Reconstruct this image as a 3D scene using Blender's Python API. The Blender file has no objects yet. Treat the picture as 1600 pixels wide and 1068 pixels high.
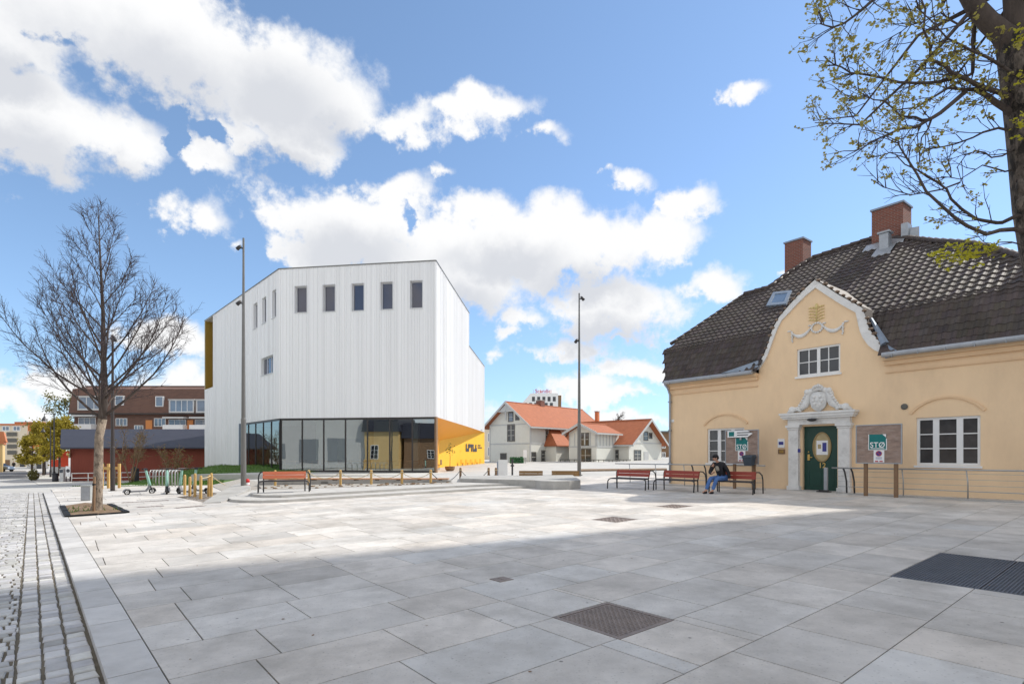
import bpy, math, random
from mathutils import Vector, Matrix
R = math.radians
rng = random.Random(7)
scene = bpy.context.scene
COL = scene.collection
F, HOR, H = 858.0, 710.0, 1.65          # focal length in photo pixels, eye-level row, eye height

# ------------------------------------------------------------------ terrain
GA, GB = .0149, .0086
def sm(t):
    t = max(0., min(1., t)); return t*t*(3-2*t)
def G(x, y):
    z = GA*max(-60, min(40, x)) + GB*max(-20, min(80, y))
    return z - 1.15*sm((y-24)/32)*sm((-x-12)/22)
def at(px, py, Y):
    return Vector(((px-800)/F*Y, Y, H+(HOR-py)/F*Y))
def gp(px, py, dz=0.):
    u, k = (px-800)/F, (HOR-py)/F
    lo, hi = 1., 1.
    while hi < 300 and H+k*hi > G(u*hi, hi)+dz: hi += .5
    lo = hi-.5
    for _ in range(30):
        m = (lo+hi)/2
        if H+k*m > G(u*m, m)+dz: lo = m
        else: hi = m
    return Vector((u*hi, hi, G(u*hi, hi)+dz))

# ------------------------------------------------------------------ materials
def nodes_of(m):
    m.use_nodes = True
    nt = m.node_tree
    return nt, nt.nodes['Principled BSDF']
def N(nt, typ, **kw):
    n = nt.nodes.new(typ)
    for k, v in kw.items(): setattr(n, k, v)
    return n
MATS = {}
def mat(name, col, rough=.7, var=.12, scale=3., bump=0., bscale=None, metal=0., spec=.4, attr=None, stain=None, emit=None, detail=6., coords='Object', sc3=None):
    m = bpy.data.materials.new(name); nt, b = nodes_of(m)
    b.inputs['Roughness'].default_value = rough
    b.inputs['Metallic'].default_value = metal
    b.inputs['Specular IOR Level'].default_value = spec
    tc = N(nt, 'ShaderNodeTexCoord')
    vec = tc.outputs[coords]
    if sc3:
        mp = N(nt, 'ShaderNodeMapping'); mp.inputs['Scale'].default_value = sc3
        nt.links.new(vec, mp.inputs['Vector']); vec = mp.outputs['Vector']
    no = N(nt, 'ShaderNodeTexNoise'); no.inputs['Scale'].default_value = scale; no.inputs['Detail'].default_value = detail
    no.inputs['Roughness'].default_value = .65
    nt.links.new(vec, no.inputs['Vector'])
    rp = N(nt, 'ShaderNodeMapRange'); rp.inputs[1].default_value = .25; rp.inputs[2].default_value = .75
    rp.inputs[3].default_value = 1-var; rp.inputs[4].default_value = 1+var
    nt.links.new(no.outputs['Fac'], rp.inputs[0])
    mx = N(nt, 'ShaderNodeMix', data_type='RGBA', blend_type='MULTIPLY'); mx.inputs['Factor'].default_value = 1
    mx.inputs['A'].default_value = (*col, 1)
    nt.links.new(rp.outputs[0], mx.inputs['B'])
    out = mx.outputs['Result']
    if attr:
        at_ = N(nt, 'ShaderNodeAttribute', attribute_name=attr)
        m2 = N(nt, 'ShaderNodeMix', data_type='RGBA', blend_type='MULTIPLY'); m2.inputs['Factor'].default_value = 1
        nt.links.new(out, m2.inputs['A']); nt.links.new(at_.outputs['Color'], m2.inputs['B']); out = m2.outputs['Result']
    if stain:
        scol, ssc, lo, hi, amt = stain
        n2 = N(nt, 'ShaderNodeTexNoise'); n2.inputs['Scale'].default_value = ssc; n2.inputs['Detail'].default_value = 8; n2.inputs['Roughness'].default_value = .7
        nt.links.new(vec, n2.inputs['Vector'])
        r2 = N(nt, 'ShaderNodeMapRange'); r2.inputs[1].default_value = lo; r2.inputs[2].default_value = hi; r2.inputs[3].default_value = 0; r2.inputs[4].default_value = amt
        nt.links.new(n2.outputs['Fac'], r2.inputs[0])
        m3 = N(nt, 'ShaderNodeMix', data_type='RGBA'); m3.inputs['B'].default_value = (*scol, 1)
        nt.links.new(r2.outputs[0], m3.inputs['Factor']); nt.links.new(out, m3.inputs['A']); out = m3.outputs['Result']
    nt.links.new(out, b.inputs['Base Color'])
    if bump:
        nb = N(nt, 'ShaderNodeTexNoise'); nb.inputs['Scale'].default_value = bscale or scale*6; nb.inputs['Detail'].default_value = 5
        nt.links.new(vec, nb.inputs['Vector'])
        bp = N(nt, 'ShaderNodeBump'); bp.inputs['Strength'].default_value = bump; bp.inputs['Distance'].default_value = .02
        nt.links.new(nb.outputs['Fac'], bp.inputs['Height']); nt.links.new(bp.outputs['Normal'], b.inputs['Normal'])
    MATS[name] = m
    return m
def brickmat(name, c1, c2, mortar, bw=.24, bh=.075, ms=.012, rough=.85, rot=None):
    m = bpy.data.materials.new(name); nt, b = nodes_of(m); b.inputs['Roughness'].default_value = rough
    tc = N(nt, 'ShaderNodeTexCoord'); sp = N(nt, 'ShaderNodeSeparateXYZ'); nt.links.new(tc.outputs['Object'], sp.inputs[0])
    ad = N(nt, 'ShaderNodeMath', operation='ADD'); nt.links.new(sp.outputs[0], ad.inputs[0]); nt.links.new(sp.outputs[1], ad.inputs[1])
    cb = N(nt, 'ShaderNodeCombineXYZ'); nt.links.new(ad.outputs[0], cb.inputs[0]); nt.links.new(sp.outputs[2], cb.inputs[1])
    br = N(nt, 'ShaderNodeTexBrick'); br.inputs['Scale'].default_value = 1; br.inputs['Color1'].default_value = (*c1, 1); br.inputs['Color2'].default_value = (*c2, 1)
    br.inputs['Mortar'].default_value = (*mortar, 1); br.inputs['Mortar Size'].default_value = ms; br.inputs['Brick Width'].default_value = bw; br.inputs['Row Height'].default_value = bh
    nt.links.new(cb.outputs[0], br.inputs['Vector']); nt.links.new(br.outputs['Color'], b.inputs['Base Color'])
    MATS[name] = m; return m
def glassmat(name, tint, refl=.5, rough=.0, gcol=(.9, .9, .9)):
    m = bpy.data.materials.new(name); m.use_nodes = True; nt = m.node_tree; nt.nodes.clear()
    o = N(nt, 'ShaderNodeOutputMaterial'); mx = N(nt, 'ShaderNodeMixShader'); tr = N(nt, 'ShaderNodeBsdfTransparent'); gl = N(nt, 'ShaderNodeBsdfGlossy')
    tr.inputs['Color'].default_value = (*tint, 1); gl.inputs['Roughness'].default_value = rough; gl.inputs['Color'].default_value = (*gcol, 1)
    mx.inputs[0].default_value = refl
    tc = N(nt, 'ShaderNodeTexCoord'); no = N(nt, 'ShaderNodeTexNoise'); no.inputs['Scale'].default_value = .35; no.inputs['Detail'].default_value = 1
    bp = N(nt, 'ShaderNodeBump'); bp.inputs['Strength'].default_value = .12; bp.inputs['Distance'].default_value = .05
    nt.links.new(tc.outputs['Object'], no.inputs['Vector']); nt.links.new(no.outputs['Fac'], bp.inputs['Height']); nt.links.new(bp.outputs['Normal'], gl.inputs['Normal'])
    nt.links.new(tr.outputs[0], mx.inputs[1]); nt.links.new(gl.outputs[0], mx.inputs[2]); nt.links.new(mx.outputs[0], o.inputs[0])
    MATS[name] = m; return m

mat('slab', (.57, .54, .505), .70, .17, 2.3, .35, 45, attr='tone', stain=((.28, .258, .23), .85, .45, .73, .74), detail=11.)
mat('joint', (.085, .068, .048), .95, .3, 9)
mat('granite', (.52, .505, .49), .7, .13, 3, .25, 70, attr='tone', stain=((.27, .25, .22), 1.6, .5, .8, .5))
mat('sett', (.44, .43, .42), .75, .2, 5, .5, 30, attr='tone')
mat('sett_joint', (.13, .11, .08), .95, .35, 7)
mat('ground', (.44, .43, .41), .9, .15, .6, .1, 20)
mat('pale_paving', (.52, .505, .47), .85, .1, .8, .1, 15)
mat('asphalt', (.16, .16, .165), .9, .2, 1.5, .2, 40)
mat('concrete', (.40, .39, .37), .85, .16, 2.5, .2, 25, stain=((.22, .2, .17), 1.3, .5, .75, .6))
mat('step_stone', (.47, .455, .43), .8, .15, 2, .2, 30, stain=((.2, .17, .13), 2.2, .55, .8, .5))
mat('gravel', (.37, .345, .31), .95, .35, 18, .8, 40)
mat('soil', (.19, .125, .075), .95, .4, 9, .8, 22, stain=((.40, .31, .20), 6, .5, .7, .6))
mat('grass', (.075, .15, .025), .9, .4, 8, .9, 40, stain=((.16, .15, .04), 1.2, .5, .8, .4))
mat('blade', (.10, .19, .03), .8, .35, 3)
mat('white_clad', (.88, .88, .885), .45, .075, 1.6, sc3=(1.6, 1.6, .015), spec=.3, stain=((.62, .63, .645), 1.1, .52, .80, .25))
mat('white_seam', (.66, .67, .69), .5, .04, 1)
mat('white_paint', (.80, .80, .79), .5, .05, 3)
mat('white_render', (.74, .73, .71), .8, .10, 3.5, .2, 18, stain=((.36, .35, .33), 2.8, .52, .8, .7))
mat('villa_white', (.64, .64, .585), .7, .05, 2)
mat('villa_trim', (.46, .47, .465), .7, .08, 2)
mat('villa_dark', (.13, .125, .11), .7, .1, 2)
mat('dark_metal', (.05, .048, .05), .45, .15, 5, metal=.3)
mat('mullion', (.045, .04, .038), .4, .1, 5)
mat('steel', (.42, .42, .42), .38, .12, 6, metal=.7)
mat('galv', (.36, .38, .41), .45, .15, 4, metal=.55)
mat('zinc', (.25, .30, .37), .5, .15, 3, metal=.4)
mat('lamp_grey', (.19, .185, .175), .45, .12, 2, metal=.4)
mat('lamp_dark', (.045, .035, .032), .5, .15, 3)
mat('gold', (.42, .28, .065), .38, .08, 1, metal=.35)
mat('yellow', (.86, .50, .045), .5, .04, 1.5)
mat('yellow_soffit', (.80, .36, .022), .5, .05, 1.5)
mat('plaster', (.85, .625, .40), .88, .06, .9, .2, 28, stain=((.63, .45, .29), .55, .48, .78, .55), detail=10., sc3=(1.3, 1, .55))
mat('plaster_trim', (.77, .54, .33), .85, .08, 2, .1, 30)
mat('roof_tile', (.072, .058, .053), .60, .22, 3.5, .2, 50, spec=.22, attr='tone')
mat('ridge_tile', (.075, .056, .05), .6, .3, 4, .3, 40)
mat('verge_tile', (.20, .14, .10), .8, .5, 14, .6, 40)
mat('red_tile', (.36, .115, .048), .75, .22, 2.2, .3, 30, stain=((.27, .09, .05), 1.1, .5, .75, .5))
brickmat('brick', (.235, .065, .038), (.165, .047, .03), (.21, .15, .125))
brickmat('brown_brick', (.17, .085, .06), (.125, .065, .048), (.15, .10, .08), .6, .2, .02)
mat('brown_roof', (.135, .062, .042), .85, .25, 2)
mat('green_door', (.012, .055, .042), .4, .1, 3)
mat('brass', (.6, .42, .14), .35, .1, 5, metal=.8)
mat('gilt', (.68, .54, .24), .5, .1, 5)
mat('oval_rim', (.30, .21, .09), .4, .1, 5)
mat('oval_glass', (.44, .35, .19), .25, .15, 4)
mat('bench_red', (.30, .045, .028), .5, .22, 6, sc3=(1, 8, 8))
mat('bench_orange', (.62, .17, .085), .5, .15, 6, sc3=(1, 8, 8))
mat('bench_brown', (.25, .14, .05), .6, .25, 6, sc3=(1, 8, 8))
mat('bench_seat', (.10, .085, .08), .6, .2, 6)
mat('wood_post', (.56, .36, .13), .75, .2, 5)
mat('wood_brown', (.23, .14, .08), .8, .2, 5)
mat('deck_wood', (.45, .23, .11), .75, .25, 5, sc3=(1, 6, 6))
mat('board_wood', (.30, .215, .175), .85, .35, 2.2, .3, 20, stain=((.46, .40, .37), 3.5, .5, .75, .6), sc3=(1.2, 1, 3.5))
mat('rope', (.55, .45, .28), .9, .15, 20)
mat('teal', (.0, .16, .155), .5, .04, 3)
mat('ink_white', (.82, .82, .82), .6, .02, 3)
mat('ink_blue', (.05, .055, .25), .6, .05, 3)
mat('ink_red', (.45, .05, .07), .6, .05, 3)
mat('ink_dark', (.06, .06, .07), .7, .05, 3)
mat('sign_red', (.55, .04, .04), .6, .05, 3)
mat('bark', (.085, .066, .056), .95, .4, 6, 1., 25, sc3=(1, 1, .35))
mat('bark_light', (.27, .215, .165), .95, .55, 9, 1., 25, sc3=(1, 1, .5), stain=((.07, .05, .038), 14, .5, .62, .85))
mat('twig', (.062, .046, .048), .9, .2, 3)
mat('moss_bark', (.125, .10, .082), .95, .7, 13, 1., 30, stain=((.016, .013, .011), 11, .46, .56, .9), sc3=(1, 1, .45))
mat('spring_leaf', (.36, .31, .075), .6, .3, 4)
mat('spring_leaf_bright', (.46, .42, .03), .6, .25, 4)
mat('lime_leaf', (.30, .24, .03), .7, .4, .7)
mat('olive_leaf', (.17, .16, .055), .7, .4, .9)
mat('shrub_twig', (.30, .20, .12), .9, .3, 4)
mat('shrub_bud', (.22, .17, .05), .8, .3, 3)
mat('barn_red', (.26, .066, .042), .85, .22, 3, .2, 20, sc3=(6, 6, .4), stain=((.15, .045, .035), 1.5, .5, .8, .5))
mat('barn_roof', (.040, .043, .062), .6, .15, 1.5)
mat('rubber', (.02, .02, .02), .8, .1, 5)
mat('mint', (.27, .48, .40), .4, .05, 3)
mat('scooter_grey', (.16, .16, .17), .5, .1, 4)
mat('bin_dark', (.035, .035, .04), .6, .15, 4)
mat('box_grey', (.36, .37, .36), .6, .08, 3)
mat('post_blue', (.045, .06, .08), .55, .12, 3)
mat('cover_iron', (.25, .205, .18), .6, .25, 6, .4, 60, metal=.3)
mat('grate_iron', (.14, .155, .185), .55, .15, 4, metal=.4)
mat('drain_dark', (.012, .012, .013), .9, .1, 4)
mat('red_plastic', (.55, .02, .02), .5, .05, 3)
mat('kiosk_red', (.72, .075, .025), .6, .05, 2)
mat('cream_wall', (.72, .63, .49), .85, .06, 1)
mat('pale_grey_wall', (.58, .58, .57), .85, .06, 1)
mat('terracotta', (.55, .19, .08), .8, .08, 1)
mat('orange_wall', (.62, .24, .08), .8, .06, 1)
mat('ochre_wall', (.66, .46, .20), .85, .06, 1)
mat('skin', (.46, .25, .17), .55, .05, 8)
mat('jacket', (.012, .012, .016), .75, .2, 9)
mat('jeans', (.075, .16, .38), .85, .25, 9)
mat('shirt', (.30, .27, .22), .85, .1, 9)
mat('cap', (.012, .012, .014), .8, .1, 9)
mat('hair', (.02, .014, .01), .8, .1, 9)
mat('car_paint', (.12, .16, .22), .25, .03, 2)
mat('pane_dark', (.022, .026, .034), .06, .2, .8, spec=.8)
mat('pane_violet', (.055, .055, .085), .05, .15, .7, spec=1.)
mat('pane_room', (.06, .06, .062), .12, .45, 1.3, spec=.6)
mat('pane_sky', (.14, .19, .26), .06, .3, .5, spec=.9)
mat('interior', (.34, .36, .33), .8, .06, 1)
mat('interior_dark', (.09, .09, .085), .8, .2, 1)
mat('shutter', (.24, .26, .28), .7, .06, 2)
mat('curtain', (.30, .31, .32), .9, .15, 3)
mat('green_plain', (.05, .16, .07), .7, .15, 3)
glassmat('shop_glass', (.60, .66, .63), .36, 0., (.92, .96, .94))

for nm, tr in (('spring_leaf', (.46, .41, .10)), ('spring_leaf_bright', (.60, .56, .05)), ('lime_leaf', (.40, .33, .04)), ('olive_leaf', (.25, .24, .08))):
    m = MATS[nm]; nt = m.node_tree; b = nt.nodes['Principled BSDF']; o = nt.nodes['Material Output']
    t_ = N(nt, 'ShaderNodeBsdfTranslucent'); t_.inputs['Color'].default_value = (*tr, 1); mx = N(nt, 'ShaderNodeMixShader'); mx.inputs[0].default_value = .45
    nt.links.new(b.outputs[0], mx.inputs[1]); nt.links.new(t_.outputs[0], mx.inputs[2]); nt.links.new(mx.outputs[0], o.inputs[0])
# trodden-in gum and grit spots on the paving
m = MATS['slab']; nt = m.node_tree; b = nt.nodes['Principled BSDF']; src = b.inputs['Base Color'].links[0].from_socket
tc = N(nt, 'ShaderNodeTexCoord'); out = src
for sc, lo, hi, colr, amt in ((22., .10, .22, (.27, .255, .235), .42), (2.6, .035, .055, (.10, .095, .09), .75), (9., .05, .09, (.2, .19, .175), .5)):
    vo = N(nt, 'ShaderNodeTexVoronoi'); vo.inputs['Scale'].default_value = sc; nt.links.new(tc.outputs['Object'], vo.inputs['Vector'])
    mr = N(nt, 'ShaderNodeMapRange'); mr.inputs[1].default_value = lo; mr.inputs[2].default_value = hi; mr.inputs[3].default_value = amt; mr.inputs[4].default_value = 0
    nt.links.new(vo.outputs['Distance'], mr.inputs[0]); mx = N(nt, 'ShaderNodeMix', data_type='RGBA'); mx.inputs['B'].default_value = (*colr, 1)
    nt.links.new(mr.outputs[0], mx.inputs['Factor']); nt.links.new(out, mx.inputs['A']); out = mx.outputs['Result']
nt.links.new(out, b.inputs['Base Color'])
# ------------------------------------------------------------------ mesh builder
class MB:
    def __init__(s, T=None): s.v, s.f, s.m, s.c = [], [], [], []; s.T = T; s.mi = 0; s.tone = None
    def add(s, pts):
        i = len(s.v)
        for p in pts: s.v.append(tuple(s.T(*p)) if s.T else tuple(p))
        return i
    def face(s, idx):
        s.f.append(tuple(idx)); s.m.append(s.mi); s.c.append(s.tone if s.tone is not None else 1.)
    def poly(s, pts):
        i = s.add(pts); s.face(range(i, i+len(pts)))
    def box(s, x0, x1, y0, y1, z0, z1):
        if x1 < x0: x0, x1 = x1, x0
        if y1 < y0: y0, y1 = y1, y0
        i = s.add([(x0, y0, z0), (x1, y0, z0), (x1, y1, z0), (x0, y1, z0), (x0, y0, z1), (x1, y0, z1), (x1, y1, z1), (x0, y1, z1)])
        for q in ((0, 3, 2, 1), (4, 5, 6, 7), (0, 1, 5, 4), (1, 2, 6, 5), (2, 3, 7, 6), (3, 0, 4, 7)): s.face([i+k for k in q])
    def prism(s, pts, z0, z1):                     # plan outline raised from z0 to z1 (numbers or functions of x, y)
        n = len(pts); f0 = z0 if callable(z0) else (lambda x, y: z0); f1 = z1 if callable(z1) else (lambda x, y: z1)
        i = s.add([(p[0], p[1], f0(p[0], p[1])) for p in pts]); j = s.add([(p[0], p[1], f1(p[0], p[1])) for p in pts])
        s.face([j+k for k in range(n)]); s.face([i+n-1-k for k in range(n)])
        for k in range(n): s.face([i+k, i+(k+1) % n, j+(k+1) % n, j+k])
    def slab(s, pts, y0, y1):                      # elevation outline (x, z) pushed from y0 (front) to y1
        n = len(pts); i = s.add([(p[0], y0, p[1]) for p in pts]); j = s.add([(p[0], y1, p[1]) for p in pts])
        s.face([i+k for k in range(n)]); s.face([j+n-1-k for k in range(n)])
        for k in range(n): s.face([i+(k+1) % n, i+k, j+k, j+(k+1) % n])
    def band(s, outer, inner, y0, y1):             # strip between two elevation outlines of equal length
        n = len(outer)
        a = s.add([(p[0], y0, p[1]) for p in outer]); b = s.add([(p[0], y0, p[1]) for p in inner])
        c = s.add([(p[0], y1, p[1]) for p in outer]); d = s.add([(p[0], y1, p[1]) for p in inner])
        for k in range(n-1):
            s.face([a+k, a+k+1, b+k+1, b+k]); s.face([c+k, c+k+1, a+k+1, a+k]); s.face([b+k, b+k+1, d+k+1, d+k])
        s.face([a, b, d, c]); s.face([a+n-1, c+n-1, d+n-1, b+n-1])
    def tube(s, pts, r, n=8, cap=True):
        pts = [Vector(p) for p in pts]; k = len(pts)
        rs = r if isinstance(r, (list, tuple)) else [r]*k
        rings = []; up = None
        for i, p in enumerate(pts):
            t = (pts[min(i+1, k-1)]-pts[max(i-1, 0)])
            if t.length < 1e-9: t = Vector((0, 0, 1))
            t.normalize()
            if up is None: up = Vector((0, 0, 1)).cross(t) if abs(t.z) < .9 else Vector((1, 0, 0)).cross(t)
            a = up - t*up.dot(t)
            if a.length < 1e-6: a = Vector((1, 0, 0)).cross(t)
            a.normalize(); up = a; b = t.cross(a)
            rings.append(s.add([p+(a*math.cos(2*math.pi*j/n)+b*math.sin(2*math.pi*j/n))*rs[i] for j in range(n)]))
        for i in range(k-1):
            for j in range(n): s.face([rings[i]+j, rings[i]+(j+1) % n, rings[i+1]+(j+1) % n, rings[i+1]+j])
        if cap: s.face([rings[0]+n-1-j for j in range(n)]); s.face([rings[-1]+j for j in range(n)])
    def lathe(s, c, prof, n=16):
        rings = [s.add([(c[0]+r*math.cos(2*math.pi*j/n), c[1]+r*math.sin(2*math.pi*j/n), c[2]+z) for j in range(n)]) for r, z in prof]
        for i in range(len(prof)-1):
            for j in range(n): s.face([rings[i]+j, rings[i]+(j+1) % n, rings[i+1]+(j+1) % n, rings[i+1]+j])
        s.face([rings[0]+n-1-j for j in range(n)]); s.face([rings[-1]+j for j in range(n)])
    def ball(s, c, r, n=10, m=6):
        r = r if isinstance(r, (list, tuple)) else (r, r, r)
        rings = []
        for i in range(1, m):
            a = math.pi*i/m
            rings.append(s.add([(c[0]+r[0]*math.sin(a)*math.cos(2*math.pi*j/n), c[1]+r[1]*math.sin(a)*math.sin(2*math.pi*j/n), c[2]+r[2]*math.cos(a)) for j in range(n)]))
        t = s.add([(c[0], c[1], c[2]+r[2])]); b = s.add([(c[0], c[1], c[2]-r[2])])
        for j in range(n):
            s.face([t, rings[0]+j, rings[0]+(j+1) % n]); s.face([b, rings[-1]+(j+1) % n, rings[-1]+j])
            for i in range(len(rings)-1): s.face([rings[i]+j, rings[i+1]+j, rings[i+1]+(j+1) % n, rings[i]+(j+1) % n])
    def disc(s, c, r, n=20, rz=None, y=None):       # elevation disc facing -y
        s.poly([(c[0]+r*math.cos(2*math.pi*j/n), c[1], c[2]+(rz or r)*math.sin(2*math.pi*j/n)) for j in range(n)])
    def build(s, name, mats, parent=None, loc=None, rotz=0., smooth=False):
        me = bpy.data.meshes.new(name); me.from_pydata(s.v, [], s.f)
        for m in (mats if isinstance(mats, (list, tuple)) else [mats]): me.materials.append(MATS[m])
        me.polygons.foreach_set('material_index', s.m)
        if smooth: me.polygons.foreach_set('use_smooth', [True]*len(s.f))
        if any(c != 1. for c in s.c):
            ca = me.color_attributes.new('tone', 'FLOAT_COLOR', 'CORNER'); buf = []
            for p, c in zip(me.polygons, s.c):
                q = c if isinstance(c, tuple) else (c, c, c)
                buf += [q[0], q[1], q[2], 1.]*p.loop_total
            ca.data.foreach_set('color', buf)
        me.update()
        o = bpy.data.objects.new(name, me); COL.objects.link(o)
        if parent: o.parent = parent
        if loc is not None: o.location = loc
        o.rotation_euler = (0, 0, rotz)
        return o
def tag(o, label=None, cat=None, group=None, kind=None):
    if label: o['label'] = label
    if cat: o['category'] = cat
    if group: o['group'] = group
    if kind: o['kind'] = kind
    return o
def thing(name, label, cat, loc=(0, 0, 0), rotz=0., group=None):
    o = bpy.data.objects.new(name, None); COL.objects.link(o); o.empty_display_size = .3
    o.location = loc; o.rotation_euler = (0, 0, rotz)
    return tag(o, label, cat, group)
def dup(root, loc, rotz, label=None, group=None):
    r = root.copy(); COL.objects.link(r); r.location = loc; r.rotation_euler = (0, 0, rotz)
    if label: r['label'] = label
    if group: r['group'] = group
    for ch in list(root.children):
        c = ch.copy(); COL.objects.link(c); c.parent = r
        for g in list(ch.children):
            d = g.copy(); COL.objects.link(d); d.parent = c
    return r
def Fr(p0, p1):                                     # wall frame: x from p0 to p1, y backward, z up (plan points)
    d = Vector((p1[0]-p0[0], p1[1]-p0[1])); L = d.length; d /= L
    return (lambda x, y, z: (p0[0]+d.x*x-d.y*y, p0[1]+d.y*x+d.x*y, z)), L
def wall(mb, x0, x1, z0, z1, holes=(), y=0., reveal=.14):
    xs = sorted({x0, x1, *[h[0] for h in holes], *[h[1] for h in holes]}); zs = sorted({z0, z1, *[h[2] for h in holes], *[h[3] for h in holes]})
    xs = [x for x in xs if x0 <= x <= x1]; zs = [z for z in zs if z0 <= z <= z1]
    for i in range(len(xs)-1):
        for j in range(len(zs)-1):
            cx, cz = (xs[i]+xs[i+1])/2, (zs[j]+zs[j+1])/2
            if any(h[0] < cx < h[1] and h[2] < cz < h[3] for h in holes): continue
            mb.poly([(xs[i], y, zs[j]), (xs[i+1], y, zs[j]), (xs[i+1], y, zs[j+1]), (xs[i], y, zs[j+1])])
    for a, b, c, d in holes:
        e = y+reveal
        mb.poly([(a, y, c), (a, y, d), (a, e, d), (a, e, c)]); mb.poly([(b, y, c), (b, e, c), (b, e, d), (b, y, d)])
        if d < z1: mb.poly([(a, y, d), (b, y, d), (b, e, d), (a, e, d)])
        mb.poly([(a, y, c), (a, e, c), (b, e, c), (b, y, c)])
def window(parent, T, x0, x1, z0, z1, y=.06, cols=(1,), rows=1, fw=.06, mw=.05, bw=.025, fm='white_paint', pm='pane_dark', name='window', sill=0.):
    f = MB(T); d = .07
    f.box(x0, x0+fw, y, y+d, z0, z1); f.box(x1-fw, x1, y, y+d, z0, z1)
    f.box(x0+fw, x1-fw, y, y+d, z0, z0+fw); f.box(x0+fw, x1-fw, y, y+d, z1-fw, z1)
    tot = float(sum(cols)); a = x0+fw; W = x1-x0-2*fw; pan = MB(T)
    for k, c in enumerate(cols):
        b = a+W*c/tot
        if k < len(cols)-1: f.box(b-mw/2, b+mw/2, y+.004, y+d-.004, z0+fw, z1-fw)
        l = a+(mw/2 if k else 0); r_ = b-(mw/2 if k < len(cols)-1 else 0)
        for q in range(1, rows):
            zz = z0+fw+(z1-z0-2*fw)*q/rows
            f.box(l, r_, y+.012, y+d-.012, zz-bw/2, zz+bw/2)
        pan.poly([(l, y+.045, z0+fw), (r_, y+.045, z0+fw), (r_, y+.045, z1-fw), (l, y+.045, z1-fw)])
        a = b
    o = f.build(name, fm, parent)
    pan.build('pane', pm, o)
    if sill:
        s_ = MB(T); s_.box(x0-.05, x1+.05, -sill, y, z0-.06, z0-.002); s_.build('sill', fm, o)
    return o
def text(name, s, size, m, parent, loc, rot=(math.pi/2, 0, 0), ext=.004, bold=0., width=None, space=1.):
    cu = bpy.data.curves.new(name, 'FONT'); cu.body = s; cu.size = size; cu.extrude = ext; cu.align_x = 'CENTER'; cu.align_y = 'CENTER'; cu.offset = bold; cu.space_character = space
    o = bpy.data.objects.new(name, cu); COL.objects.link(o)
    bpy.context.view_layer.update()
    me = bpy.data.meshes.new_from_object(o.evaluated_get(bpy.context.evaluated_depsgraph_get()))
    bpy.data.objects.remove(o); bpy.data.curves.remove(cu)
    me.materials.clear(); me.materials.append(MATS[m])
    q = bpy.data.objects.new(name, me); COL.objects.link(q); q.parent = parent; q.location = loc; q.rotation_euler = rot
    if width:
        w = max(v.co.x for v in me.vertices)-min(v.co.x for v in me.vertices)
        k = width/w
        for v in me.vertices: v.co.x *= k
    return q
#%%PART
# ------------------------------------------------------------------ camera, sun, sky with clouds
cam = bpy.data.cameras.new('camera'); cam.lens = F/1600*36; cam.sensor_width = 36; cam.shift_y = (HOR-534)/1600
cam.clip_end = 3000
co = bpy.data.objects.new('camera', cam); COL.objects.link(co); co.location = (0, 0, H); co.rotation_euler = (R(90), 0, 0)
scene.camera = co
SUN_AZ, SUN_EL = R(24), R(44)            # azimuth measured from +X towards +Y
sl = bpy.data.lights.new('sun', 'SUN'); sl.energy = 2.0; sl.angle = R(1.0); sl.color = (1, .95, .865)
so = bpy.data.objects.new('sun', sl); COL.objects.link(so)
sdir = Vector((math.cos(SUN_AZ)*math.cos(SUN_EL), math.sin(SUN_AZ)*math.cos(SUN_EL), math.sin(SUN_EL)))
so.rotation_euler = sdir.to_track_quat('Z', 'Y').to_euler(); so.location = (30, 10, 40)
scene.view_settings.view_transform = 'Standard'; scene.view_settings.look = 'None'; scene.view_settings.exposure = 1.2
w = bpy.data.worlds.new('World'); scene.world = w; w.use_nodes = True; nt = w.node_tree; nt.nodes.clear()
L_ = nt.links.new
def M(op, a, b=None, c=None, clamp=False):
    n = N(nt, 'ShaderNodeMath', operation=op); n.use_clamp = clamp
    for i, x in enumerate((a, b, c)):
        if x is None: continue
        if isinstance(x, (int, float)): n.inputs[i].default_value = x
        else: L_(x, n.inputs[i])
    return n.outputs[0]
tc = N(nt, 'ShaderNodeTexCoord'); dirv = tc.outputs['Generated']
sx = N(nt, 'ShaderNodeSeparateXYZ'); L_(dirv, sx.inputs[0])
az = M('ARCTAN2', sx.outputs[0], sx.outputs[1])
hyp = M('SQRT', M('ADD', M('MULTIPLY', sx.outputs[0], sx.outputs[0]), M('MULTIPLY', sx.outputs[1], sx.outputs[1])))
el = M('DIVIDE', sx.outputs[2], M('MAXIMUM', hyp, .02))
nz = N(nt, 'ShaderNodeTexNoise'); nz.inputs['Scale'].default_value = 5.5; nz.inputs['Detail'].default_value = 9; nz.inputs['Roughness'].default_value = .6
L_(dirv, nz.inputs['Vector'])
nf = M('SUBTRACT', nz.outputs['Fac'], .5)
nz2 = N(nt, 'ShaderNodeTexNoise'); nz2.inputs['Scale'].default_value = 17; nz2.inputs['Detail'].default_value = 8; nz2.inputs['Roughness'].default_value = .62
L_(dirv, nz2.inputs['Vector'])
nf2 = M('SUBTRACT', nz2.outputs['Fac'], .5)
sc_ = N(nt, 'ShaderNodeSeparateColor'); L_(nz.outputs['Color'], sc_.inputs[0]); nfb = M('SUBTRACT', sc_.outputs[2], .5)
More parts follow.
